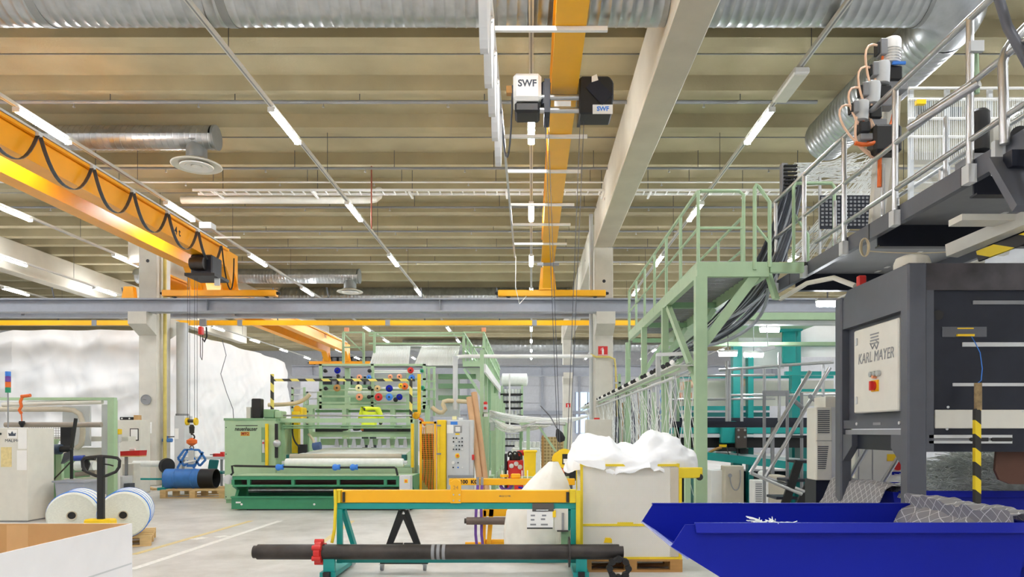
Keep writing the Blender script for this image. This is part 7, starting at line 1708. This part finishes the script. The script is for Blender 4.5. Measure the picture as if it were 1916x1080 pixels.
# ---------------------------------------------------------------- teal trolley with yellow lifting beam and pole
yT0 = 7.95
t = thing('teal_trolley', 'teal wheeled trolley frame carrying the yellow lifting beam', 'trolley', (PX(855,yT0), yT0+0.2, 0))
ztop = PZ(941,yT0); zlow = PZ(1054,yT0)
MB().box(PX(630,yT0), PX(1079,yT0), yT0, yT0+0.06, PZ(953,yT0), ztop).build('top_bar', 'teal', t, bev=0.006)
MB().box(PX(630,yT0), PX(1079,yT0), yT0-0.02, yT0+0.04, PZ(1053,yT0), PZ(1046,yT0)).build('bottom_bar', 'teal', t, bev=0.006)
for pa in (630, 1068):
    MB().box(PX(pa,yT0), PX(pa+10,yT0), yT0, yT0+0.05, zlow, PZ(953,yT0)).build('upright', 'teal', t)
    s = 1 if pa < 900 else -1
    MB().bar(P(pa+12 if s > 0 else pa-2,953,yT0+0.05), Vector((PX(pa+16 if s>0 else pa-6,yT0), yT0+0.5, zlow+0.03)), 0.05, 0.06).build('rear_leg', 'teal', t)
    xf0 = PX(pa-18 if s > 0 else pa+2, yT0)
    MB().box(xf0, xf0+0.17, yT0-0.28, yT0+0.55, zlow-0.10, zlow-0.05).build('foot', 'teal', t)
    MB().box(xf0+0.05, xf0+0.12, yT0-0.34, yT0-0.28, zlow-0.10, zlow-0.04).build('foot_socket', 'black', t)
    MB().prism([(xf0+0.03,zlow-0.05),(xf0+0.15,zlow-0.05),(xf0+0.15,zlow+0.12),(xf0+0.10,zlow+0.17),(xf0+0.03,zlow+0.17)], yT0-0.25, yT0-0.19, 'y').build('pole_cradle', 'teal', t)
    for yy in (yT0-0.18, yT0+0.45):
        cxw = xf0+0.09
        MB().cyl((cxw-0.02, yy, 0.062), (cxw+0.02, yy, 0.062), 0.062, 18).build('caster_wheel', 'lightgrey', t, smooth=True) if yy < yT0 else MB().cyl((cxw+0.06, yy-0.02, 0.062), (cxw+0.06, yy+0.02, 0.062), 0.062, 18).build('caster_wheel', 'lightgrey', t, smooth=True)
        MB().box(cxw-0.035, cxw+0.035, yy-0.03, yy+0.03, 0.085, zlow-0.10).build('caster_fork', 'steel', t)
MB().box(PX(996,yT0), PX(1036,yT0), yT0-0.02, yT0-0.001, PZ(957,yT0), PZ(942,yT0)).build('dark_plate', mat('plate_dark', (88,84,82), 0.5), t)
MB().cyl(P(1003,955,yT0-0.03), P(1026,955,yT0-0.03), 0.006, 6).build('clip', 'steel', t)
MB().box(PX(986,yT0), PX(1035,yT0), yT0-0.015, yT0-0.003, PZ(988,yT0), PZ(954,yT0)).build('document_sleeve', 'paper', t)
for k, (a, b_, c_) in enumerate(((993,1001,963),(1014,1022,963),(993,1000,971),(1012,1020,970),(992,1003,980),(1012,1025,980))): MB().box(PX(a,yT0), PX(b_,yT0), yT0-0.018, yT0-0.0151, PZ(c_+3,yT0), PZ(c_,yT0)).build('print_mark', 'grey', t)
MB().box(PX(1034,yT0), PX(1040,yT0), yT0-0.018, yT0-0.006, PZ(968,yT0), PZ(955,yT0)).build('yellow_tab', 'yellow', t)
MB().box(PX(986,yT0), PX(1034,yT0), yT0-0.02, yT0-0.003, PZ(989.5,yT0), PZ(987,yT0)).build('sleeve_edge', 'black', t)
MB().box(PX(1038,yT0), PX(1063,yT0), yT0+0.0, yT0+0.01, PZ(993,yT0), PZ(952,yT0)).build('white_card', 'offwhite', t)
MB().cyl(P(1053,992,yT0-0.02), P(1053,960,yT0-0.02), 0.012, 8).build('hinge_pin', 'grey', t); MB().box(PX(1042,yT0), PX(1063,yT0), yT0-0.06, yT0-0.001, PZ(994,yT0), PZ(992,yT0)).build('hinge_plate', 'dark_steel', t)
MB().box(PX(1050,yT0), PX(1067,yT0), yT0+0.02, yT0+0.06, zlow, PZ(994,yT0)).build('green_block', 'sage_dark', t)
# yellow beam resting on the trolley
yB = yT0+0.03; zb0 = ztop+0.002
t = thing('lifting_beam', 'long yellow lifting beam lying on the teal trolley', 'lifting beam', (PX(855,yB), yB, zb0))
MB().box(PX(641,yB), PX(1064,yB), yB-0.05, yB+0.05, zb0, PZ(917,yB)).build('beam', 'crane_yellow', t, bev=0.006)
MB().prism([(PX(844,yB),zb0-0.005),(PX(864,yB),zb0-0.005),(PX(864,yB),PZ(901,yB)),(PX(854,yB),PZ(894,yB)),(PX(844,yB),PZ(901,yB))], yB-0.066, yB-0.051, 'y').build('lifting_lug', 'crane_yellow', t, bev=0.003)
text('lettering', '24', 'wood_dark', 0.06, (PX(854,yB), yB-0.068, PZ(912,yB)), (1,0,0), (0,0,1), t)
for px, py in ((848.5,926),(859.5,926),(848.5,937),(859.5,937)): MB().cyl(P(px,py,yB-0.072), P(px,py,yB-0.066), 0.009, 8).build('rivet', 'steel', t)
text('lettering', '40/2/12 MR', 'print', 0.028, (PX(945,yB), yB-0.0515, PZ(928,yB)), (1,0,0), (0,0,1), t)
for px in (634, 1071):
    MB().box(PX(px-6,yB), PX(px+6,yB), yB-0.06, yB+0.06, zb0-0.002, PZ(916,yB)).build('end_sleeve', 'cage_yellow', t, bev=0.006)
    MB().cyl(P(px+(9 if px < 900 else -9),921,yB-0.06), P(px+(9 if px<900 else -9),940,yB-0.06), 0.016, 8).build('end_bolt', 'dark_steel', t)
MB().tube([P(627,916,yB-0.08), P(628,945,yB-0.08), P(626,990,yB-0.09), P(621,1016,yB-0.10)], 0.018, 8).build('hanging_arm', 'cage_yellow', t, smooth=True)
MB().box(PX(1077,yB), PX(1085,yB), yB-0.09, yB-0.062, 0.30, PZ(917,yB)).build('hanging_arm', 'cage_yellow', t)
for px in (752, 808): MB().box(PX(px-6,yB), PX(px+6,yB), yB-0.02, yB+0.02, zb0, zb0+0.004).build('shim', 'white', t)
# steel pole
yP = 7.74; zP = PZ(1033,yP); rP = 0.083
t = thing('steel_pole', 'heavy dark steel pole with red chuck lying on the trolley', 'pole', (PX(820,yP), yP, zP-rP))
MB().lathe([(0.03,0),(rP-0.014,0),(rP-0.014,0.04),(rP,0.045),(rP,PX(1158,yP)-PX(475,yP)),(rP-0.02,PX(1158,yP)-PX(475,yP)),(rP-0.02,PX(1166,yP)-PX(475,yP)),(0.03,PX(1166,yP)-PX(475,yP))], (PX(475,yP),yP,zP), (1,0,0), 32).build('pole_body', 'dark_steel', t, smooth=True)
MB().cyl((PX(474,yP),yP,zP), (PX(476,yP),yP,zP), rP-0.03, 20).build('end_ring', 'steel', t)
ck = MB().lathe([(rP+0.001,0),(rP+0.035,0.01),(rP+0.035,0.075),(rP+0.001,0.085)], (PX(590,yP),yP,zP), (1,0,0), 28).build('red_chuck', 'red', t, smooth=True)
for k in range(6):
    a = k*PI/3+0.5; MB().cyl((PX(590,yP)-0.004, yP+math.cos(a)*(rP+0.03), zP+math.sin(a)*(rP+0.03)), (PX(590,yP)+0.09, yP+math.cos(a)*(rP+0.03), zP+math.sin(a)*(rP+0.03)), 0.028, 12).build('chuck_lobe', 'red', ck, smooth=True)
MB().lathe([(rP+0.001,0),(0.165,0.002),(0.165,0.02),(rP+0.001,0.022)], (PX(1063,yP),yP,zP), (1,0,0), 28).build('disc_flange', 'dark_steel', t, smooth=True)
for px in (808, 818, 828): MB().lathe([(rP+0.0005,0),(rP+0.0015,0.004),(rP+0.0015,0.03),(rP+0.0005,0.034)], (PX(px,yP),yP,zP), (1,0,0), 28).build('worn_ring', 'grey', t, smooth=True)
# loose black chuck hanging at the right end
t = thing('black_chuck', 'black lobed ring chuck on the floor at the pole end', 'chuck', (PX(1160,7.65), 7.65, 0))
c_ = Vector((PX(1158,7.62), 7.62, 0.135))
MB().tube([c_+Vector((math.cos(a)*0.10,0,math.sin(a)*0.10)) for a in [2*PI*i/20 for i in range(20)]], 0.026, 8, closed=True).build('ring', 'black', t, smooth=True)
for k in range(8): a = k*PI/4; MB().cyl(c_+Vector((math.cos(a)*0.10,-0.04,math.sin(a)*0.10)), c_+Vector((math.cos(a)*0.10,0.04,math.sin(a)*0.10)), 0.035, 12).build('lobe', 'black', t, smooth=True)
# ---------------------------------------------------------------- black A-frame trestle
yA = GY(1068)
t = thing('black_trestle', 'black A-frame trestle on casters behind the teal trolley', 'trestle', (PX(756,yA), yA, 0))
ap = P(755, 955, yA)
MB().box(PX(712,yA), PX(801,yA), yA-0.03, yA+0.03, PZ(1055,yA), PZ(1047,yA)).build('base_bar', 'black', t)
for s in (-1, 1):
    MB().bar(ap+Vector((s*0.03,0,0)), P(755+s*38,1047,yA), 0.035, 0.05).build('leg', 'black', t)
    MB().bar(ap+Vector((s*0.0,-0.01,-0.05)), P(755+s*28,1030,yA), 0.03, 0.04).build('inner_brace', 'black', t)
    MB().box(PX(755+s*14,yA)-0.08, PX(755+s*14,yA)+0.08, yA-0.02, yA+0.02, PZ(1020,yA), PZ(1016,yA)).build('cross_tie', 'black', t)
    xw = PX(755+s*40, yA)
    MB().cyl((xw-0.016, yA, 0.045), (xw+0.016, yA, 0.045), 0.045, 16).build('caster_wheel', 'grey', t, smooth=True)
    MB().box(xw-0.03, xw+0.03, yA-0.03, yA+0.03, 0.07, PZ(1055,yA)).build('caster_fork', 'lightgrey', t)
MB().tube([ap+Vector((0.035*math.cos(a),-0.02,0.035*math.sin(a)-0.03)) for a in [PI*i/8 for i in range(9)]], 0.014, 8).build('top_hook', 'black', t, smooth=True)
# ---------------------------------------------------------------- second yellow beam with green stand behind
yE = 9.9
t = thing('beam_stand', 'green and yellow stand holding the second lifting beam', 'stand', (PX(970,yE), yE, 0))
MB().box(PX(955,yE), PX(1065,yE), yE, yE+0.06, PZ(897,yE), PZ(892,yE)).build('top_bar', 'sage', t)
MB().box(PX(955,yE), PX(962,yE), yE, yE+0.06, 0, PZ(897,yE)).build('post', 'sage_dark', t)
MB().box(PX(1060,yE), PX(1066,yE), yE, yE+0.06, 0, PZ(897,yE)).build('post', 'sage_dark', t)
MB().box(PX(905,yE), PX(985,yE), yE+0.03, yE+0.1, PZ(1016,yE)-0.0, PZ(1011,yE)).build('low_rail', 'crane_yellow', t)
for a, b_ in (((906,955),(904,1025)),((920,953),(914,1025))): MB().bar(P(a[0],a[1],yE), Vector((PX(b_[0],yE),yE,0.0)), 0.06, 0.06).build('yellow_leg', 'crane_yellow', t)
MB().box(PX(905,yE), PX(990,yE), yE-0.03, yE+0.06, PZ(966,yE), PZ(952,yE)).build('yellow_beam', 'crane_yellow', t)
MB().bar(P(1000,955,yE+0.3), P(1065,898,yE+0.9), 0.10, 0.05).build('yellow_brace', 'wood_dark', t)
MB().box(PX(870,yE), PX(1000,yE), yE+0.03, yE+0.10, 0.0, 0.05).build('foot', 'crane_yellow', t)
yL = yE+0.02; zl0 = PZ(907,yL)
t = thing('lifting_beam', 'yellow lifting beam with load marking behind the trolley', 'lifting beam', (PX(950,yL), yL-0.1, zl0))
MB().box(PX(842,yL), PX(1075,yL), yL-0.12, yL-0.025, zl0, PZ(895,yL)).build('beam', 'crane_yellow', t, bev=0.006)
text('lettering', '100  KG', 'black', 0.072, (PX(879,yL), yL-0.122, PZ(901,yL)), (1,0,0), (0,0,1), t, bold=0.003)
MB().cyl(P(944,893,yL-0.07), P(944,888,yL-0.07), 0.06, 12).build('pivot', 'crane_yellow', t)
for px in (939, 949, 976, 986): MB().box(PX(px,yL), PX(px+2,yL), yL-0.08, yL-0.06, PZ(895,yL), PZ(880,yL)).build('peg', 'white', t)
MB().box(PX(956,yL), PX(974,yL), yL-0.1, yL-0.03, PZ(894.8,yL), PZ(886,yL)).build('chock', 'crane_yellow', t, bev=0.015)
t = thing('lifting_sling', 'grey and purple webbing slings looped over second beam', 'sling', P(900, 1020, yL-0.2))
for px, dx in ((894,-1),(902,2)):
    g = []
    for p, q in ((0,893),(0,908),(-2,940),(-3+dx,975),(-3+dx,1000),(-1+dx,1019)): g.append([P(px+p-2.6,q,yL-0.15), P(px+p+2.6,q,yL-0.15)])
    MB().sheet(g[:2]).build('sling_sleeve', 'grey', t, thick=0.01); MB().sheet(g[1:]).build('sling_web', 'purple', t, thick=0.008)
t = tag(MB().tube(bez(P(936,908,yL-0.06), P(942,922,yL-0.06), P(955,918,yL-0.06), P(958,906,yL-0.06)), 0.025, 6).build('sling_loop', 'purple'), 'short purple sling loop under the second beam', 'sling')
t = thing('short_pole', 'shorter grey steel pole on the stand behind the trolley', 'pole', P(930, 975, yE-0.2))
yQ = yE-0.06
MB().cyl(P(873,975,yQ-0.12), P(988,975,yQ-0.12), 0.052, 18).build('pole_body', mat('pole_brown', (110,98,92), 0.45, 0.5, var=0.15), t, smooth=True)
MB().cyl(P(869,975,yQ-0.12), P(873,975,yQ-0.12), 0.036, 14).build('pole_end', 'dark_steel', t)
# hoses on the floor near the beam
t = tag(MB().tube([P(970,912,12), P(985,915,12), P(1000,920,12), P(1010,918,12)], 0.02, 6).build('floor_strap', 'blue'), 'blue strap lying behind the second lifting beam', 'strap')
